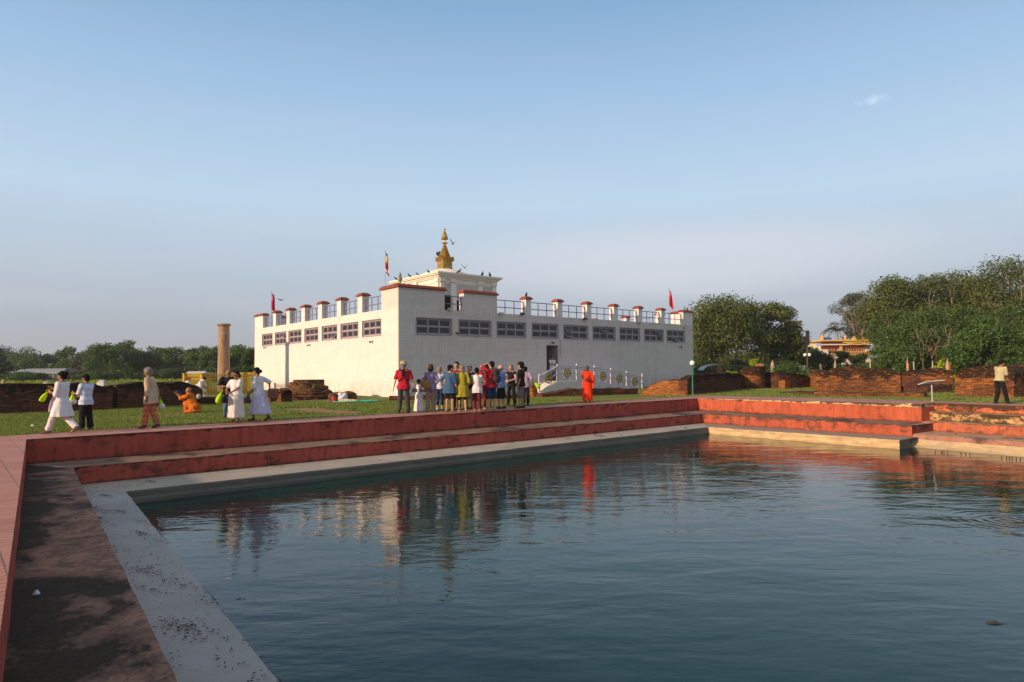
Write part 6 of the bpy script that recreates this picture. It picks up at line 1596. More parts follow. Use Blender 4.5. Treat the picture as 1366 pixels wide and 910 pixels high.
    if top:
        q = MB(); hem = top.get('hem', -.10); lo = top.get('loose', .018); sl = top.get('sleeve', .45); fl = top.get('flare', .0); 
        pr = [(z, rx, ry) for z, rx, ry in prof if z >= 0 and z <= .48]
        q.loft([ringe(P + up_ * z, rx + lo, ry + lo) for z, rx, ry in pr] + [ringe(P + up_ * .505, .075, .07)])
        if hem < 0:
            rings = []; k_ = max(3, int(-hem / .05))
            for j in range(k_ + 1):
                v = j / k_; z = hem * (1 - v); rr = (1 - v) * fl
                c = P + Vector((0, 0, z)) if hem < -.2 else P + up_ * z
                n = 40; rings.append([c + X * ((.172 * g + lo + rr + .012) * (1 + .04 * (1 - v) * math.sin(9 * a)) * math.cos(a)) + fw_ * ((.130 * g + lo + rr * .9 + .012) * (1 + .04 * (1 - v) * math.sin(9 * a)) * math.sin(a)) for a in [2 * math.pi * k / n for k in range(n)]])
            q.loft(rings)
        for i in (0, 1):
            S_, el, wr = AR[i]; sg = -1 if i == 0 else 1
            q.cap(nb - up_ * .07 + X * sg * .05, S_, .058, .052 + lo * .8)
            if sl > 0:
                r_ = .053 + lo * top.get('sl', .8)
                if sl <= .5: e_ = lerp(S_, el, sl / .5); q.cap(S_, S_ + (el - S_) * .1, r_, r_); q.tube([S_, lerp(S_, e_, .6), e_], [r_, r_, r_ * .98], 14)
                else: e_ = lerp(el, wr, (sl - .5) / .5 * .95); q.cap(S_, el, r_, .040 + lo); q.tube([el, lerp(el, e_, .5), e_], [.041 + lo, .036 + lo, .032 + lo], 14)
        remeshed(q, top.get('name', 'shirt'), top['mat'], t, s, voxel=.0125, smooth=1, amp=.0085, freq=9)
    if shoes:
        for i in (0, 1):
            hp_, kn, an, heel, ball, tip = J[i]; q = MB(); q.cap(heel + Vector((0, 0, .004)), ball, .040, .040); q.cap(ball, tip, .040, .030); q.cap(an + Vector((0, 0, -.005)), lerp(heel, ball, .6), .046, .040)
            remeshed(q, 'shoe', shoes, t, s, voxel=.010, smooth=1)
    if extra: extra(t, s, dict(AR=AR, P=P, up=up_, fw=fw_, hc=hc, J=J, sh=sh, nb=nb, X=X, HM=HM, hup=hup, hfw=hfw))
    return t
def wpos(label_t, local):      # local body point -> world
    return label_t.matrix_basis @ Vector(local)
def info(t):
    for k, v in PEOPLE.items():
        if v['t'] is t: return v
def hand_world(t, i, ext=.09):
    v = info(t); S_, el, wr = v['AR'][i]; hd = (wr - el).normalized(); M_ = Matrix.Translation(v['base']) @ Matrix.Rotation(R(v['yaw']), 4, 'Z'); return M_ @ ((wr + hd * ext) * v['s'])

def plaid_mat(name, c1, c2, c3, sc=14):
    n = NT(name); co = n.coord(); sx = n.n('ShaderNodeSeparateXYZ'); n.set(sx, 0, co)
    a = n.math('GREATER_THAN', n.math('SINE', n.math('MULTIPLY', sx.outputs[2], sc * 6)), .2); b = n.math('GREATER_THAN', n.math('SINE', n.math('MULTIPLY', n.math('ADD', sx.outputs[0], sx.outputs[1]), sc * 5)), .55)
    c = n.mix(a, c1, c2); c = n.mix(n.math('MULTIPLY', b, .6), c, c3); return n.fin(c, .9, .15)
CL = dict(red=cloth((.42, .018, .035)), khaki=cloth((.38, .31, .17)), charcoal=cloth((.06, .055, .058)), white=cloth((.66, .63, .63), .10), blue=cloth((.045, .10, .185)), black=cloth((.014, .013, .015)), mustard=cloth((.32, .26, .025)),
          maroon=cloth((.13, .022, .03)), navy=cloth((.025, .04, .08)), sky=cloth((.16, .27, .52)), grey=cloth((.16, .155, .15)), beige=cloth((.50, .37, .24)), monk=cloth((.82, .045, .010)), orange=cloth((.50, .125, .014)), lav=cloth((.36, .27, .38)),
          paleblue=cloth((.52, .58, .72), .1), guard=cloth((.44, .39, .22)), lskirt=cloth((.50, .49, .62), .1), tan=cloth((.30, .22, .16)), dred=cloth((.25, .02, .03)), ivory=cloth((.68, .60, .56), .08), jeans=cloth((.10, .15, .22)))
M_plaid = plaid_mat('plaid_cloth', (.12, .16, .38), (.45, .40, .45), (.30, .08, .10)); M_check = plaid_mat('checked_cloth', (.55, .16, .06), (.38, .10, .06), (.22, .14, .12), 7); M_stripe = plaid_mat('striped_cloth', (.55, .60, .74), (.42, .47, .60), (.55, .60, .74), 7)
M_shoe = plain((.02, .02, .022), .6, name='dark_shoe'); M_shoew = plain((.6, .58, .55), .6, name='white_shoe'); M_sandal = plain((.10, .05, .03), .7, name='sandal')
GP = 'visitors standing in a cluster on the pool path'; GW = 'visitors walking on the pool path'

# the cluster in front of the temple
p1 = person('man from behind in crimson T-shirt and tan sun hat, leftmost of the cluster', 538.5, 551.2, 482.6, 4, WHITE_SK, 'grey', 'short', feet=((-.15, 0, 0), (.15, 0, 0)), girth=1.1, top=dict(mat=CL['red'], sleeve=.45, hem=-.13, loose=.026), legs=dict(mat=CL['charcoal'], loose=.028), shoes=M_shoe, hat=dict(kind='brim', mat=CL['khaki']), hands=((-.33, .0, .86), (.34, .02, .86)), group=GP)
p2 = person('small dark skinned girl in a long white gown beside the tan hat man', 559, 549.4, 505.8, -60, DARK_SK, 'black', 'short', female=True, girth=1.16, top=dict(mat=CL['white'], sleeve=.3, hem=-.06), skirt=dict(mat=CL['white'], hem=.03, r=(.34, .27), name='gown', folds=13), hands=((-.12, .24, 1.10), (.14, .26, 1.08)), group=GP)
p3 = person('woman from behind in a blue and white plaid shirt and tan trousers', 574.5, 549.3, 486, 12, WHITE_SK, 'brown', 'bob', hy=25, female=True, girth=1.08, top=dict(mat=M_plaid, sleeve=.6, hem=-.14, loose=.026), legs=dict(mat=CL['tan'], loose=.02), hands=((-.20, .22, 1.10), (.22, .12, .98)), group=GP)
p4 = person('woman with fluffy ash blond hair, white top, navy cropped trousers and white shoes', 586.6, 547.3, 489.8, -10, WHITE_SK, 'blond', 'fluffy', female=True, top=dict(mat=CL['paleblue'], sleeve=.4, hem=-.08), legs=dict(mat=CL['navy'], len=.86, loose=.018), shoes=M_shoew, hands=((-.2, .2, 1.0), (.2, .2, 1.0)), group=GP)
p5 = person('woman in a loose blue tunic and black shorts with one hand on her hip', 599.8, 549.6, 486.8, -28, TAN_SK, 'black', 'short', feet=((-.13, 0, 0), (.13, 0, 0)), hy=-30, hp=8, lean=4, girth=1.14, female=True, top=dict(mat=CL['blue'], sleeve=.6, hem=-.26, flare=.05, loose=.035), legs=dict(mat=CL['black'], len=.40, loose=.03, name='shorts'), hands=((-.20, .06, .98), (.26, .08, .84)), poles=((-1, -.2, 0), (.5, -1, -.3)), group=GP)
p6 = person('tall man in a dark red shirt half hidden behind the blue tunic', 609.5, 546.8, 482.8, 165, TAN_SK, 'black', 'short', top=dict(mat=CL['dred'], sleeve=.5, hem=-.12), legs=dict(mat=CL['maroon']), hands=((-.12, .26, 1.08), (.14, .26, 1.08)), group=GP)
p7 = person('woman from behind in a knee length mustard yellow tunic over black leggings', 616.8, 549.2, 487.2, 6, WHITE_SK, 'blond', 'bob', feet=((-.13, 0, 0), (.13, .02, 0)), female=True, girth=1.08, top=dict(mat=CL['mustard'], sleeve=.62, hem=-.38, flare=.06, loose=.032), legs=dict(mat=CL['black'], len=.58, loose=.012, name='leggings'), hands=((-.2, .16, .98), (.2, .16, .98)), group=GP)
p8 = person('grey haired man in a black shirt and khaki shorts partly hidden by the mustard tunic', 626.5, 545.9, 487.2, 150, WHITE_SK, 'grey', 'short', top=dict(mat=CL['black'], sleeve=.5, hem=-.12, loose=.024), legs=dict(mat=CL['khaki'], len=.42, loose=.035, name='shorts'), shoes=M_shoe, hands=((-.16, .26, .98), (.16, .24, 1.0)), group=GP)
p9 = person('dark haired woman in a sleeveless white top and maroon trousers seen from behind', 636.3, 548.7, 490.6, 2, TAN_SK, 'black', 'short', female=True, top=dict(mat=CL['white'], sleeve=0, hem=-.20, flare=.035, loose=.024), legs=dict(mat=CL['maroon'], loose=.03, len=.98, cuff=.055), hands=((-.16, .22, 1.12), (.15, .22, 1.14)), poles=((-1, -.6, -.5), (1, -.6, -.5)), group=GP)
p10 = person('person in a maroon top holding a camera up to the face', 650, 546.3, 486.5, 20, TAN_SK, 'black', 'short', top=dict(mat=CL['dred'], sleeve=.9, hem=-.1), legs=dict(mat=CL['dred']), hands=((-.06, .22, 1.52), (.07, .22, 1.52)), poles=((-1, .1, -.4), (1, .1, -.4)), group=GP)
p11 = person('man in a bright red T-shirt and navy shorts shielding his eyes with one raised hand', 656.0, 547.6, 482, 48, WHITE_SK, 'black', 'short', feet=((-.13, .02, 0), (.12, -.05, 0)), girth=1.08, top=dict(mat=CL['red'], sleeve=.48, hem=-.12, loose=.024), legs=dict(mat=CL['navy'], len=.48, loose=.036, name='shorts'), hands=((-.07, .17, 1.64), (.25, .14, .94)), poles=((-1, .55, .0), (.6, -1, -.3)), palm=((0, .2, -1), None), group=GP)
p12 = person('bald elderly man in a light blue polo shirt with black shorts and dark shoes', 669.0, 545.4, 486.8, 62, (.55, .26, .18), 'grey', 'bald', feet=((-.12, .05, 0), (.12, -.06, 0)), hp=12, girth=1.14, top=dict(mat=CL['sky'], sleeve=.45, hem=-.10, loose=.026), legs=dict(mat=CL['black'], len=.50, loose=.035, name='shorts'), shoes=M_shoe, hands=((-.20, .20, .98), (.24, .18, .92)), group=GP)
p13 = person('woman in black sleeveless top and trousers with legs wide apart', 682.5, 541.6, 486.4, 150, WHITE_SK, 'blond', 'bob', feet=((-.22, .10, 0), (.20, -.05, 0)), female=True, hp=12, top=dict(mat=CL['black'], sleeve=.12, hem=-.12, loose=.02), legs=dict(mat=CL['black'], loose=.02), shoes=M_shoe, hands=((-.08, .26, 1.06), (.10, .27, 1.04)), poles=((-1, -.3, -.4), (1, -.3, -.4)), group=GP)
p14 = person('person in sunglasses, black cap, black T-shirt and grey shorts looking left', 695.3, 544.7, 482.6, 84, TAN_SK, 'black', 'bob', feet=((-.10, .06, 0), (.10, -.06, 0)), glasses=True, girth=1.1, top=dict(mat=CL['black'], sleeve=.48, hem=-.12, loose=.026), legs=dict(mat=CL['grey'], len=.50, loose=.034, name='shorts'), shoes=M_shoe, hat=dict(kind='cap', mat=CL['black']), hands=((-.24, .08, .86), (.24, .10, .86)), group=GP)
p15 = person('person in a lavender shirt and black trousers hidden behind the one in sunglasses', 701.4, 541.2, 489, -15, TAN_SK, 'black', 'short', top=dict(mat=CL['lav'], sleeve=.5, hem=-.12), legs=dict(mat=CL['black'], loose=.022), shoes=M_shoe, hands=((-.2, .1, .92), (.30, .14, 1.0)), group=GP)

# monk and the others
def robe_extra(mat, sash=True):
    def f(t, s, d):
        q = MB(); P, up_, fw_, X, AR = d['P'], d['up'], d['fw'], d['X'], d['AR']
        # cloth thrown over the left shoulder and hanging down the side
        q.tube([P + X * .15 + up_ * .05 + fw_ * .12, P + up_ * .25 + fw_ * .145 + X * .03, P + up_ * .46 - X * .13 + fw_ * .04, P + up_ * .40 - X * .17 - fw_ * .09, P + up_ * .1 - X * .12 - fw_ * .14], [.05, .055, .06, .055, .05], 10)
        q.tube([AR[0][0], lerp(AR[0][0], AR[0][1], .5), AR[0][1], AR[0][1] + Vector((-.02, .02, -.22)), AR[0][1] + Vector((.0, .03, -.45))], [.075, .08, .085, .06, .03], 10)
        remeshed(q, 'robe_shawl', mat, t, s, voxel=.013, smooth=2, amp=.006, freq=10)
    return f
monk = person('monk in a vivid red orange robe standing alone facing the pool', 783.8, 537.2, 487.2, 178, DARK_SK, 'black', 'shaved', female=False, girth=1.08, top=dict(mat=CL['monk'], sleeve=.2, hem=-.06, loose=.03, name='robe_top'), skirt=dict(mat=CL['monk'], hem=.10, r=(.235, .19), r0=(.20, .15), name='robe', folds=9, amp=.05, top=1.02), hands=((-.05, .25, 1.06), (.06, .25, 1.05)), poles=((-1, -.2, -.5), (1, -.2, -.5)), extra=robe_extra(CL['monk']), feet=((-.10, 0, 0), (.10, 0, 0)))
sD = (doorR[0] + doorR[1]) / 2; bD = FR @ Vector((s_face(733.2, TP, UR)[0] + .12, .12, DZ0 + .004))
man_d = person('man in white shirt with folded arms in the temple doorway', 733, 505, 471.5, 196, BROWN_SK, 'black', 'short', base=bD, height=1.66, top=dict(mat=CL['ivory'], sleeve=.55, hem=-.14, loose=.028), legs=dict(mat=CL['jeans'], loose=.022), shoes=M_sandal, hands=((.10, .22, 1.16), (-.10, .24, 1.14)), poles=((-1, -.1, -.6), (1, -.1, -.6)))
guard = person('guard in khaki uniform shirt and black trousers looking down at his hands', 1335, 538.4, 478.6, -78, BROWN_SK, 'black', 'short', lean=8, hp=34, feet=((-.10, -.13, 0), (.11, .20, 0)), pelvis=(0, -.02, -.02), girth=1.06, top=dict(mat=CL['guard'], sleeve=.45, hem=-.05, loose=.022), legs=dict(mat=CL['black'], loose=.026), shoes=M_shoe, hands=((-.07, .32, 1.20), (.07, .32, 1.18)), poles=((-.6, -1, -.6), (.6, -1, -.6)))

# walkers at the left
def dup_extra(t, s, d):
    q = MB(); P, up_, fw_, X = d['P'], d['up'], d['fw'], d['X']
    q.tube([d['nb'] + X * .09 - fw_ * .03, d['nb'] + fw_ * .06 + X * .07, P + up_ * .30 + fw_ * .17 + X * .05, P + fw_ * .30 - up_ * .02, P + fw_ * .34 - up_ * .30], [.02, .03, .035, .045, .05], 8)
    remeshed(q, 'scarf', CL['lav'], t, s, voxel=.012, smooth=1, amp=.006, freq=12)
w1 = person('woman walking left in long white tunic with a high black hair bun', 82.5, 578.2, 491.0, 88, BROWN_SK, 'black', 'bun_high', feet=((-.07, .34, .0), (.07, -.36, .07)), pelvis=(0, 0, -.055), hp=10, female=True, girth=1.02, height=1.62,
            top=dict(mat=CL['white'], sleeve=.55, hem=-.42, flare=.10, loose=.03, name='tunic'), legs=dict(mat=CL['white'], loose=.032, cuff=.05), shoes=M_sandal, hands=((-.10, .26, 1.12), (.08, .30, 1.20)), poles=((-.5, -1, -.6), (.5, -1, -.6)), extra=dup_extra, group=GW)
w2 = person('man in pale blue striped shirt and black trousers behind the bun haired woman', 114.5, 573.8, 499.5, 80, BROWN_SK, 'black', 'short', feet=((-.10, .06, 0), (.10, -.08, .0)), hp=12, girth=1.06, top=dict(mat=M_stripe, sleeve=.5, hem=-.14, loose=.032), legs=dict(mat=CL['black'], loose=.034, cuff=.06), shoes=M_shoe, hands=((-.10, .34, 1.14), (.12, .30, 1.06)), poles=((-.4, -1, -.6), (.5, -1, -.6)), group=GW)
w3 = person('old grey haired man in beige shirt and loose orange checked trousers walking left', 201.0, 571.0, 489.4, 98, (.25, .12, .07), 'grey', 'short', feet=((-.07, .15, 0), (.07, -.16, .02)), lean=5, hp=16, height=1.66, top=dict(mat=CL['beige'], sleeve=.92, hem=-.24, flare=.02, loose=.030), legs=dict(mat=M_check, loose=.034, cuff=.055, name='sarong_trousers'), shoes=M_sandal, hands=((-.22, .03, .82), (.24, -.10, .84)), group=GW)
w4 = person('woman with glasses in white blouse and full white skirt facing the pool', 314.8, 563.6, 498.0, 160, BROWN_SK, 'black', 'bun', glasses=True, female=True, girth=1.22, height=1.53, top=dict(mat=CL['white'], sleeve=.42, hem=-.10, loose=.03), skirt=dict(mat=CL['ivory'], hem=.16, r=(.31, .25), r0=(.19, .16), folds=13), hands=((-.06, .32, 1.02), (.16, .28, 1.03)), poles=((-1, -.3, -.5), (1, -.3, -.5)), group=GW)
w5 = person('man in black shirt peering at his camera behind the woman with glasses', 304.5, 557.5, 502.5, -160, BROWN_SK, 'black', 'bald', hp=30, lean=10, height=1.62, top=dict(mat=CL['black'], sleeve=.5, hem=-.12, loose=.028), legs=dict(mat=CL['jeans'], loose=.02), shoes=M_shoe, hands=((-.07, .30, 1.10), (.08, .30, 1.10)), poles=((-1, -.3, -.5), (1, -.3, -.5)), group=GW)
w6 = person('woman in white blouse and long pale lilac skirt striding left', 345.5, 561.8, 494.6, 78, BROWN_SK, 'black', 'bun', feet=((-.06, .18, 0), (.08, -.30, .05)), lean=6, hp=16, female=True, girth=1.08, height=1.64, top=dict(mat=CL['white'], sleeve=.62, hem=-.14, loose=.032), skirt=dict(mat=CL['lskirt'], hem=.22, r=(.28, .36), off=(0, -.04, 0), folds=9, amp=.09), shoes=M_sandal, hands=((-.16, .22, .92), (.20, -.26, 1.02)), poles=((-.5, -1, -.3), (.6, -1, .2)), group=GW)
# kneeling monk photographing on the lawn, cloth wrapped round him
def kneel_robe(t, s, d):
    q = MB(); P, AR, J = d['P'], d['AR'], d['J']
    for i in (0, 1):
        q.cap(J[i][0], J[i][1], .125, .105); q.cap(J[i][1], J[i][2], .10, .085)
    q.ell(P + Vector((0, -.03, -.02)), (.24, .22, .20)); q.cap(P, d['nb'] - d['up'] * .06, .19, .15)
    q.cap(AR[0][0], AR[0][1], .085, .075); q.cap(AR[1][0], AR[1][1], .085, .075); q.cap(J[0][1], J[1][1], .08, .08)
    q.ell(Vector((0, -.12, .08)), (.30, .30, .09)); q.cap(AR[0][1], J[0][1], .06, .06)
    remeshed(q, 'robe', CL['orange'], t, s, voxel=.016, smooth=3, amp=.010, freq=9)
kn = person('monk in an orange robe crouching on the grass and taking a photograph', 255, 551.0, 500, 84, BROWN_SK, 'grey', 'shaved', feet=((-.14, .12, 0), (.14, -.02, .0)), pelvis=(0, -.12, -.70), lean=24, hp=-8, hands=((-.06, .52, .72), (.07, .52, .72)), poles=((-.6, -.2, -1), (.6, -.2, -1)), height=1.66, extra=kneel_robe)
# visitor in white bowing behind the wall by the fence
def bow_robe(t, s, d):
    q = MB(); P = d['P']; q.ell(P + Vector((0, 0, -.02)), (.26, .24, .24)); q.cap(P, d['nb'], .18, .14); q.ell(Vector((0, .05, .12)), (.40, .40, .16)); q.cap(d['AR'][0][0], d['AR'][0][1], .08, .07); q.cap(d['AR'][1][0], d['AR'][1][1], .08, .07)
    for i in (0, 1): q.cap(d['J'][i][0], d['J'][i][1], .12, .1)
    remeshed(q, 'shawl', CL['white'], t, s, voxel=.016, smooth=3, amp=.008, freq=9)
bb_ = AY(264, 520, 38.5); bb_.z = 0
person('devotee in white shawl bowing behind the brick wall near the fence corner', 264, 520, 500, -100, TAN_SK, 'black', 'short', feet=((-.25, .22, 0), (.25, .22, 0)), pelvis=(0, 0, -.30), lean=38, hp=20, height=1.62, base=bb_, hands=((-.1, .55, .75), (.1, .55, .75)), poles=((-.6, -.2, -1), (.6, -.2, -1)), extra=bow_robe)
bb_ = AY(248, 520, 40.5); bb_.z = 0
person('devotee with orange head cloth sitting low behind the brick wall', 248, 520, 500, -60, TAN_SK, 'brown', 'short', feet=((-.25, .22, 0), (.25, .22, 0)), pelvis=(0, 0, -.42), lean=10, hp=20, height=1.62, base=bb_, top=dict(mat=CL['white'], sleeve=.9, hem=-.05, loose=.04), legs=dict(mat=CL['white'], loose=.05), hands=((-.2, .45, .62), (.2, .45, .62)), hat=dict(kind='cap', mat=CL['orange']))

# ------------------------------------------------------------------ carried things (all top-level)
LIME = cloth((.42, .62, .01), .15); M_lime = LIME; LIMW = cloth((.62, .70, .45), .1)
def sack(label, cpos, w, h, d=.10, mat=LIME, rz=0, tilt=0, strap=True, name='shoe_bag', cat='bag', group='lime shoe bags carried by visitors', white=False):
    c = Vector(cpos); M_ = Matrix.Rotation(R(rz), 4, 'Z') @ Matrix.Rotation(R(tilt), 4, 'Y'); t = thing(name, label, cat, tuple(c), group=group)
    q = MB(); n = 22; rings = []
    for i, (r, z) in enumerate(((.06, .0), (.12, -.02), (.55, -.22), (.86, -.48), (1.0, -.72), (.9, -.92), (.5, -1.0), (.02, -1.01))):
        rings.append([M_ @ Vector((w * .36 * r * (1 + .10 * math.sin(5 * a + i)) * math.cos(a), d * .85 * r * (1 + .12 * math.sin(4 * a + i * 2)) * math.sin(a), h * z)) for a in [2 * math.pi * k / n for k in range(n)]])
    q.loft(rings); o = bpy.data.objects.new('sack', q.mesh('sack', mat, True)); COL.objects.link(o); o.parent = t
    if white:
        q = MB(); q.ell(M_ @ Vector((0, 0, -h * .70)), (w * .47, d * 1.04, h * .30)); o = bpy.data.objects.new('shoe', q.mesh('shoe', M_shoew, True)); COL.objects.link(o); o.parent = t
    if strap:
        q = MB(); q.tube([M_ @ Vector(v) for v in ((-.012, 0, -.02), (-.03, 0, .04), (0, 0, .09), (.03, 0, .04), (.012, 0, -.02))], .007, 6); o = bpy.data.objects.new('strap', q.mesh('strap', mat, True)); COL.objects.link(o); o.parent = t
    return t
h = hand_world(w1, 0, .06); sack('lime green shoe bag swinging at the chest of the walking woman in the white tunic', h + Vector((-.06, 0, -.02)), .17, .27, tilt=32)
h = hand_world(w2, 0, .06); sack('lime and white shoe bag held out by the man in the striped shirt', h + Vector((-.02, 0, -.03)), .22, .28, white=True)
h = hand_world(w3, 1, .06); sack('lime and white shoe bag hanging behind the old man in beige', h + Vector((.05, .02, -.0)), .20, .30, white=True, tilt=-10)
h = hand_world(w4, 1, .05); sack('large lime green shoe bag held in front by the woman with glasses', h + Vector((-.12, -.06, .02)), .24, .34, .10, tilt=18)
h = hand_world(w4, 1, .05); sack('small black pouch behind the lime bag of the woman with glasses', h + Vector((-.03, -.05, -.06)), .20, .24, mat=CL['black'], name='pouch', group=None)
h = hand_world(w6, 0, .06); sack('dark shoe bag hanging from the hand of the woman in lilac skirt', h + Vector((-.04, .0, 0)), .24, .28, mat=cloth((.10, .07, .10)), white=False)
h = hand_world(p15, 1, .06); sack('lime green shoe bag at the right edge of the cluster', h + Vector((.06, -.05, .06)), .24, .32, tilt=-40)
h = hand_world(w6, 1, .02); q = MB(); q.box(-.14, .14, -.10, .10, -.30, .0); o = q.obj('brown_bag', plain((.20, .085, .05), .8, name='brown_leather'), None, smooth=False); o.location = h + Vector((.10, 0, .04))
bv = o.modifiers.new('bevel', 'BEVEL'); bv.width = .04; bv.segments = 3; tag(o, 'brown leather handbag behind the woman in the lilac skirt', 'handbag')

def worn(t, local_pts, name, label, cat, mat, rad, straps=None, smat=None):
    v = info(t); M_ = Matrix.Rotation(R(v['yaw']), 4, 'Z'); root = thing(name, label, cat, tuple(v['base'] + M_ @ (Vector(local_pts[0]) * v['s'])), v['yaw'] * math.pi / 180)
    o0 = Vector(local_pts[0]); q = MB()
    for p, r in zip(local_pts, rad): q.ell(Vector(p) - o0, r)
    for a in range(len(local_pts) - 1): q.cap(Vector(local_pts[a]) - o0, Vector(local_pts[a + 1]) - o0, min(rad[a][:2]) * .9, min(rad[a + 1][:2]) * .9)
    remeshed(q, 'bag_body', mat, root, v['s'], voxel=.012, smooth=2, amp=.003)
    if straps:
        for st_ in straps:
            q = MB(); q.tube([(Vector(p) - o0) * v['s'] for p in st_], .016 * v['s'], 6); o = bpy.data.objects.new('strap', q.mesh('strap', smat or mat, True)); COL.objects.link(o); o.parent = root
    return root
v = info(p1); worn(p1, [(0, -.165, 1.40), (0, -.165, 1.30)], 'backpack', 'slim black harness pack on the back of the man in the tan hat', 'backpack', CL['black'], [(.075, .04, .09), (.06, .035, .09)], [[(-.05, -.16, 1.44), (-.13, -.10, 1.49), (-.15, .10, 1.44)], [(.05, -.16, 1.44), (.13, -.10, 1.49), (.15, .10, 1.44)], [(-.03, -.17, 1.20), (-.12, -.16, 1.10), (-.20, -.04, 1.08)], [(.03, -.17, 1.20), (.12, -.16, 1.10), (.20, -.04, 1.08)]])
worn(p11, [(0, -.24, 1.32), (0, -.25, 1.12)], 'backpack', 'bulky dark grey backpack on the man in the bright red T-shirt', 'backpack', cloth((.04, .04, .045)), [(.15, .10, .15), (.16, .12, .15)], [[(-.10, -.2, 1.44), (-.13, -.04, 1.50), (-.13, .13, 1.36), (-.15, .1, 1.15)], [(.10, -.2, 1.44), (.13, -.04, 1.50), (.13, .13, 1.36), (.15, .1, 1.15)]])
worn(p3, [(-.20, -.20, 1.02), (-.14, -.19, .92)], 'shoulder_bag', 'tan brown shoulder bag slung behind the woman in the plaid shirt', 'shoulder bag', cloth((.30, .15, .05)), [(.17, .08, .15), (.15, .09, .12)], [[(-.24, -.2, 1.12), (-.19, -.16, 1.35), (-.02, -.02, 1.50), (.08, .10, 1.44)]])
h = (hand_world(p1, 1, .06)); 
def camera_thing(label, pos, rz, s=1.0):
    t = thing('camera', label, 'camera', tuple(pos), R(rz)); q = MB(); q.box(-.065 * s, .065 * s, -.035 * s, .035 * s, -.045 * s, .045 * s); q.box(-.025 * s, .025 * s, -.03 * s, .03 * s, .0451 * s, .065 * s)
    o = bpy.data.objects.new('camera_body', q.mesh('camera_body', M_bk)); COL.objects.link(o); o.parent = t
    q = MB(); q.tube([(0, .0355 * s, 0), (0, .10 * s, 0)], .032 * s, 12); o = bpy.data.objects.new('lens', q.mesh('lens', M_bk)); COL.objects.link(o); o.parent = t
camera_thing('black camera hanging from the right hand of the man in the tan hat', h + Vector((.02, .0, -.06)), 0, 1.3)
h = (hand_world(p10, 0, .05) + hand_world(p10, 1, .05)) / 2; camera_thing('black camera held up to the face behind the woman in white', h, 20, 1.0)
h = (hand_world(kn, 0, .05) + hand_world(kn, 1, .05)) / 2; camera_thing('silver grey camera raised by the crouching monk', h + Vector((-.03, 0, .03)), 84, 1.1)
h = (hand_world(w5, 0, .05) + hand_world(w5, 1, .05)) / 2; camera_thing('black camera held at the waist by the man in the black shirt', h, -160, 1.2)
h = (hand_world(guard, 0, .05) + hand_world(guard, 1, .05)) / 2; q = MB(); q.box(-.035, .035, -.006, .006, -.065, .065, Matrix.Rotation(R(-40), 4, 'Y')); o = q.obj('phone', M_bk); o.location = h + Vector((0, -.01, .03)); tag(o, 'black phone in the hands of the guard', 'phone')
h = (hand_world(monk, 0, .04) + hand_world(monk, 1, .04)) / 2; t = thing('alms_bag', 'dark red cloth bundle held by the standing monk', 'bag', tuple(h + Vector((0, -.03, -.01)))); q = MB(); q.ell((0, 0, 0), (.13, .06, .06)); remeshed(q, 'bundle', CL['maroon'], t, 1, .012, 1, .004)
# pale round sun hat lying on the monk's pack
kb = info(kn)['base']; pk = AY(265, 529, kb.y); mb = MB(); mb.ell(pk, (.09, .08, .10)); o = mb.obj('cloth_bundle', plain((.38, .33, .26), .8), None, origin=pk, smooth=True); tag(o, 'pale rolled cloth bundle on the back of the crouching monk', 'bundle')

# ------------------------------------------------------------------ things on the lawn and in the water
gb = GG(446.5, 537.2)
def lathe_thing(name, label, cat, pos, parts, group=None):
    t = thing(name, label, cat, tuple(pos), group=group, world=True)
    for nm, prof, m_ in parts: q = MB(); q.lathe((pos.x, pos.y, pos.z), prof, 18); q.obj(nm, m_, t, smooth=False)
    return t
lathe_thing('bucket', 'red bucket with a black lid on the lawn by the temple wall', 'bucket', gb, [('tub', [(.13, -.01), (.14, .02), (.17, .30), (.18, .31)], plain((.42, .03, .03), .5, .4)), ('lid', [(.185, .312), (.185, .36), (.12, .39), (.0, .40)], M_bk)])
g2_ = GG(443.8, 536.8) + Vector((0, .1, 0)); mb = MB(); mb.box(-.12, .12, -.1, .1, 0, .42); mb.box(-.03, .03, -.03, .03, .422, .47); o = mb.obj('jerrycan', M_bk); o.location = g2_; m_ = o.modifiers.new('b', 'BEVEL'); m_.width = .025; m_.segments = 2; tag(o, 'black plastic jerrycan just left of the red bucket', 'jerrycan')
def lump(name, label, cat, px, py, r, mat, seed=0, amp=.25):
    p = GG(px, py); mb = MB(); mb.ell((0, 0, r[2] * .8), r, None, 20, 12); rr = Vector((seed * 3.3, 1, 2))
    mb.v = [v * (1 + amp * noise.noise(v * 6 + rr)) for v in mb.v]; mb.v = [Vector((v.x, v.y, max(v.z, -.01))) for v in mb.v]
    o = mb.obj(name, mat, None, smooth=True); o.location = p; tag(o, label, cat); return o
lump('plastic_bag', 'crumpled white plastic bag behind the red bucket', 'bag', 455.5, 535.4, (.26, .18, .22), plain((.70, .70, .72), .5), 1, .5)
lump('sand_sack', 'long tan sack lying in the grass right of the red bucket', 'sack', 459.5, 537.0, (.34, .16, .10), cloth((.55, .43, .27)), 2)
lump('sand_sack', 'second tan sack lying at the edge of the green hose', 'sack', 470, 537.2, (.30, .15, .09), cloth((.48, .36, .22)), 3)
hc_ = GG(474, 537); mb = MB(); pts = []
for k in range(70):
    a = k / 70 * math.pi * 4.0; rx = 1.0 + .12 * math.sin(a * .7); pts.append(Vector((hc_.x + rx * math.cos(a), hc_.y + .55 * rx * 1.2 * math.sin(a) + .15, hc_.z + .05 + .01 * math.sin(a * 3) + .012 * (a > 6.3))))
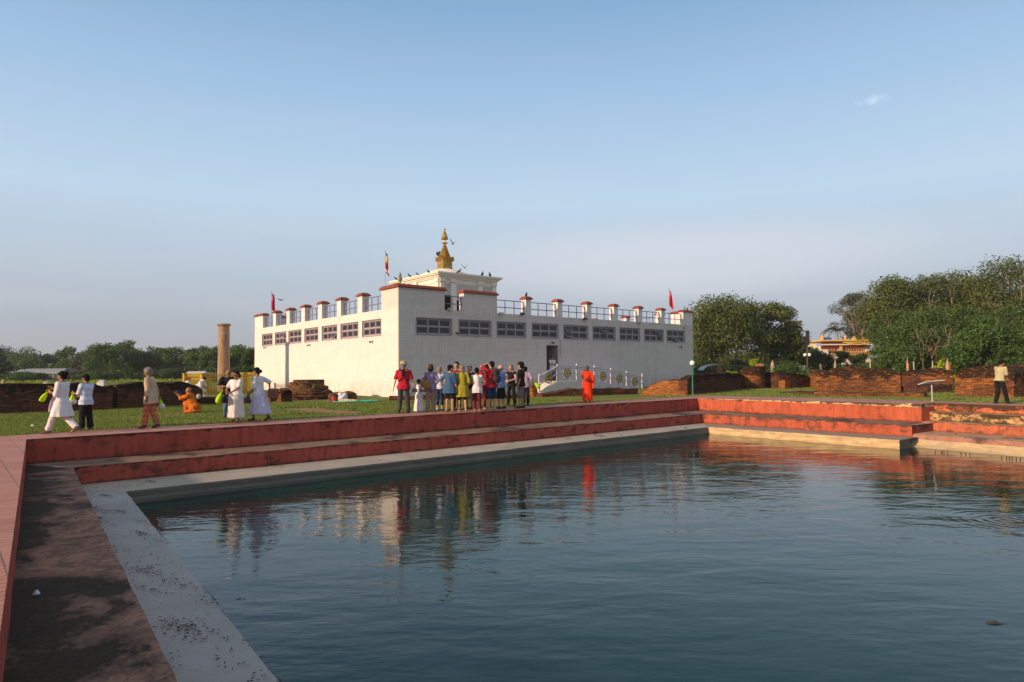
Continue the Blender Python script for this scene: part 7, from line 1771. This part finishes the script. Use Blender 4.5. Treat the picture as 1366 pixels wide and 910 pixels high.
mb.tube(pts, .030, 8); o = mb.obj('garden_hose', plain((.02, .36, .22), .4, .5), None, origin=hc_, smooth=True); tag(o, 'green garden hose lying in a loose loop on the lawn', 'hose')
lump('brick_lump', 'loose orange brick lump on the ledge end beside the stairs', 'brick', 1221, 593.6, (.20, .15, .12), M_brick, 5)
bpy.data.objects['brick_lump'].location = C1 + Vector((.05, .02, -.96)) + dj * .1
p = G(1328, 832, WZ); mb = MB(); mb.tube([(-.16, 0, .0), (-.11, 0, .01), (-.03, 0, .012), (.06, 0, .008), (.11, 0, .003)], [.008, .030, .040, .026, .008], 10); mb.v = [Vector((v.x, v.y * 1.1, v.z * .7)) for v in mb.v]
mb.add([(.10, 0, .0), (.17, .05, .012), (.15, 0, .006), (.17, -.05, .004)], [(0, 1, 2), (0, 2, 3)]); mb.add([(-.04, .02, .03), (.03, .02, .03), (.01, .03, .055)], [(0, 1, 2)])
mb.v = [v * .62 for v in mb.v]; o = mb.obj('fish', plain((.04, .036, .03), .5, .3), None, smooth=True); o.location = p; o.rotation_euler = (0, 0, R(-12)); tag(o, 'small dark fish breaking the water surface at the lower right', 'fish')
p = G(319, 799, WZ); mb = MB(); mb.add([(-.05, 0, .004), (0, .02, .012), (.05, 0, .006), (0, -.02, .01)], [(0, 1, 2, 3)]); mb.tube([(.05, 0, .006), (.08, .01, .008)], .003, 5); o = mb.obj('floating_leaf', M_leaf); o.location = p; tag(o, 'dark leaf floating on the water near the left ledge', 'leaf')
p = G(48.5, 795.5, -.57); mb = MB(); rr = random.Random(3); ring = []
for j in range(4): ring.append([Vector(((.035 - .008 * j) * math.cos(a) * rr.uniform(.7, 1.2), (.03 - .006 * j) * math.sin(a) * rr.uniform(.7, 1.2), .012 * j)) for a in [k * .785 for k in range(8)]])
mb.loft(ring); o = mb.obj('paper_scrap', plain((.55, .58, .68), .8, var=.05)); o.location = p + Vector((0, 0, .02)); tag(o, 'crumpled white paper scrap on the dark mossy step', 'litter')
p = GG(43.3, 569.6); mb = MB(); mb.ell((0, 0, .03), (.05, .035, .035)); o = mb.obj('paper_scrap', plain((.7, .7, .68), .8, var=.05), smooth=True); o.location = p; tag(o, 'white paper scrap lying on the grass left of the walking woman', 'litter')
# wooden pegs along the water at the stairs
proto = None; k = 0
for px in (1247.5, 1255.5, 1257.5, 1259.5, 1264, 1282, 1288, 1294, 1336.5, 1343, 1346.5, 1350, 1355.5, 1361):
    p = G(px, 603 + (px - 1246) * .088, WZ); 
    if proto is None:
        mb = MB(); mb.tube([(0, 0, -.25), (.004, .0, .0), (0, .004, .07)], [.013, .012, .009], 7); proto = mb.obj('wooden_peg', plain((.05, .035, .022), .9, name='wet_wood')); o = proto
    else: o = proto.copy(); COL.objects.link(o)
    o.location = p; o.rotation_euler = (R(3 * math.sin(k * 3)), R(4 * math.cos(k * 2)), k); tag(o, 'short dark wooden peg in the row standing at the waterline below the stairs', 'peg', 'wooden pegs at the waterline'); k += 1

# ------------------------------------------------------------------ crows and pigeons
M_crow = plain((.018, .018, .022), .5, .4, name='crow'); M_pig = plain((.16, .16, .18), .6, name='pigeon')
def bird(label, pos, rz, fly=False, s=1.0, mat=M_crow, flap=35, cat='bird', group=None):
    t = thing('bird', label, cat, tuple(pos), R(rz), group); q = MB()
    z0 = 0 if fly else .12; tl = 0 if fly else R(28)
    M_ = Matrix.Translation((0, 0, z0)) @ Matrix.Rotation(tl, 4, 'X')
    q.tube([M_ @ Vector(v) for v in ((0, -.17, -.01), (0, -.10, 0), (0, 0, .01), (0, .09, .02), (0, .14, .045))], [.02, .045, .062, .048, .03], 10)
    hd = M_ @ Vector((0, .165, .065)); q.ell(hd, (.032, .040, .034)); q.tube([hd + Vector((0, .03, 0)), hd + Vector((0, .075, -.008))], [.012, .002], 6)
    q.loft([[M_ @ Vector((x * w, y, z)) for x, z in ((-1, .004), (1, .004), (1, -.006), (-1, -.006))] for y, w in ((-.12, .03), (-.30, .055))])
    if not fly:
        for x in (-.02, .02): q.tube([(x, 0, z0 - .03), (x, .01, 0)], .005, 5); q.tube([(x, .01, .004), (x, .045, .003)], .004, 5)
        for x in (-1, 1): q.ell(M_ @ Vector((x * .052, -.05, .008)), (.018, .15, .042), Matrix.Rotation(tl, 3, 'X'))
    q.v = [v * s for v in q.v]; o = bpy.data.objects.new('body', q.mesh('body', mat, True)); COL.objects.link(o); o.parent = t
    if fly:
        for x in (-1, 1):
            q = MB(); a = R(flap if x > 0 else flap * .8); ca, sa = math.cos(a), math.sin(a); rows = []
            for u, c0, c1 in ((.04, .07, -.10), (.18, .10, -.10), (.32, .08, -.09), (.46, .02, -.08)):
                rows.append([Vector((x * u * ca, c0, u * sa + .012)), Vector((x * u * ca, c1, u * sa + .004)), Vector((x * u * ca, c1, u * sa - .004)), Vector((x * u * ca, c0, u * sa))])
            q.loft(rows); q.v = [v * s for v in q.v]; o = bpy.data.objects.new('wing', q.mesh('wing', mat, True)); COL.objects.link(o); o.parent = t
GBd = 'crows perched on the shrine cornice'
bird('black crow flying just right of the golden spire', AY(604.3, 325.5, 52), 200, True, .95, flap=60)
bird('black crow with spread wings landing on the left of the golden spire', AY(584.4, 340.5, 53.2), 120, True, .9, flap=50)
bird('pigeon flying up above the shrine cornice right of the spire', AY(620, 357.6, 51), 20, True, .85, M_pig, 55)
bird('small dark bird flying in the sky above the left part of the temple', AY(374.5, 400.3, 50), 80, True, .8, flap=10)
for tt, lab, rz in ((.93, 'crow perched on the shrine cornice nearest to its far left end', 100), (.83, 'crow perched second from the far left end of the shrine cornice', 60), (.60, 'crow perched on the left shrine cornice halfway along it', 120), (.42, 'crow hunched on the left shrine cornice right of the halfway crow', 90), (.18, 'crow standing upright on the left shrine cornice closest to the near corner', 30)):
    bird(lab, S0 + UL * (SL * tt) + NL * .22 + Vector((0, 0, ZK - S0.z)), rz, False, 1.1 if tt != .42 else .95, group=GBd)
for tt, lab, rz in ((.30, 'dark pigeon huddled on the right shrine cornice beside the dome', 250), (.72, 'crow on the right shrine cornice near its right third', 200), (.86, 'crow lying low on the right shrine cornice close to its right end', 170)):
    bird(lab, S0 + UR * (SR * tt) + NR * .22 + Vector((0, 0, ZK - S0.z)), rz, False, 1.25, group='birds on the right shrine cornice')
s_ = (postsR[0][0] + postsR[0][1]) / 2; bird('small bird perched on the red cap of the first parapet post right of the blocks', FR @ Vector((s_, -.2, ZB + .21)), 190, False, 1.0)

clean_flags()
scene.render.engine = 'CYCLES'
scene.cycles.max_bounces = 6; scene.cycles.diffuse_bounces = 3; scene.cycles.glossy_bounces = 3; scene.cycles.transmission_bounces = 3; scene.cycles.transparent_max_bounces = 8
scene.cycles.use_denoising = True
scene.render.resolution_x = 1024; scene.render.resolution_y = 682
# ------------------------------------------------------------------ evening haze
HZ = 0.0003
if HZ:
    mb = MB(); mb.box(-3300, 3300, -3300, 3300, -3.4, 34); hz = mb.obj('haze'); hz['kind'] = 'stuff'; hz['label'] = 'thin evening haze over the whole park'; hz['category'] = 'haze'
    hm = bpy.data.materials.new('haze_volume'); hm.use_nodes = True; ht = hm.node_tree; ht.nodes.clear()
    ho = ht.nodes.new('ShaderNodeOutputMaterial'); hv = ht.nodes.new('ShaderNodeVolumePrincipled'); hv.inputs['Color'].default_value = (.86, .88, .92, 1); hv.inputs['Density'].default_value = HZ; hv.inputs['Anisotropy'].default_value = .1
    ht.links.new(hv.outputs[0], ho.inputs['Volume']); hz.data.materials.append(hm)
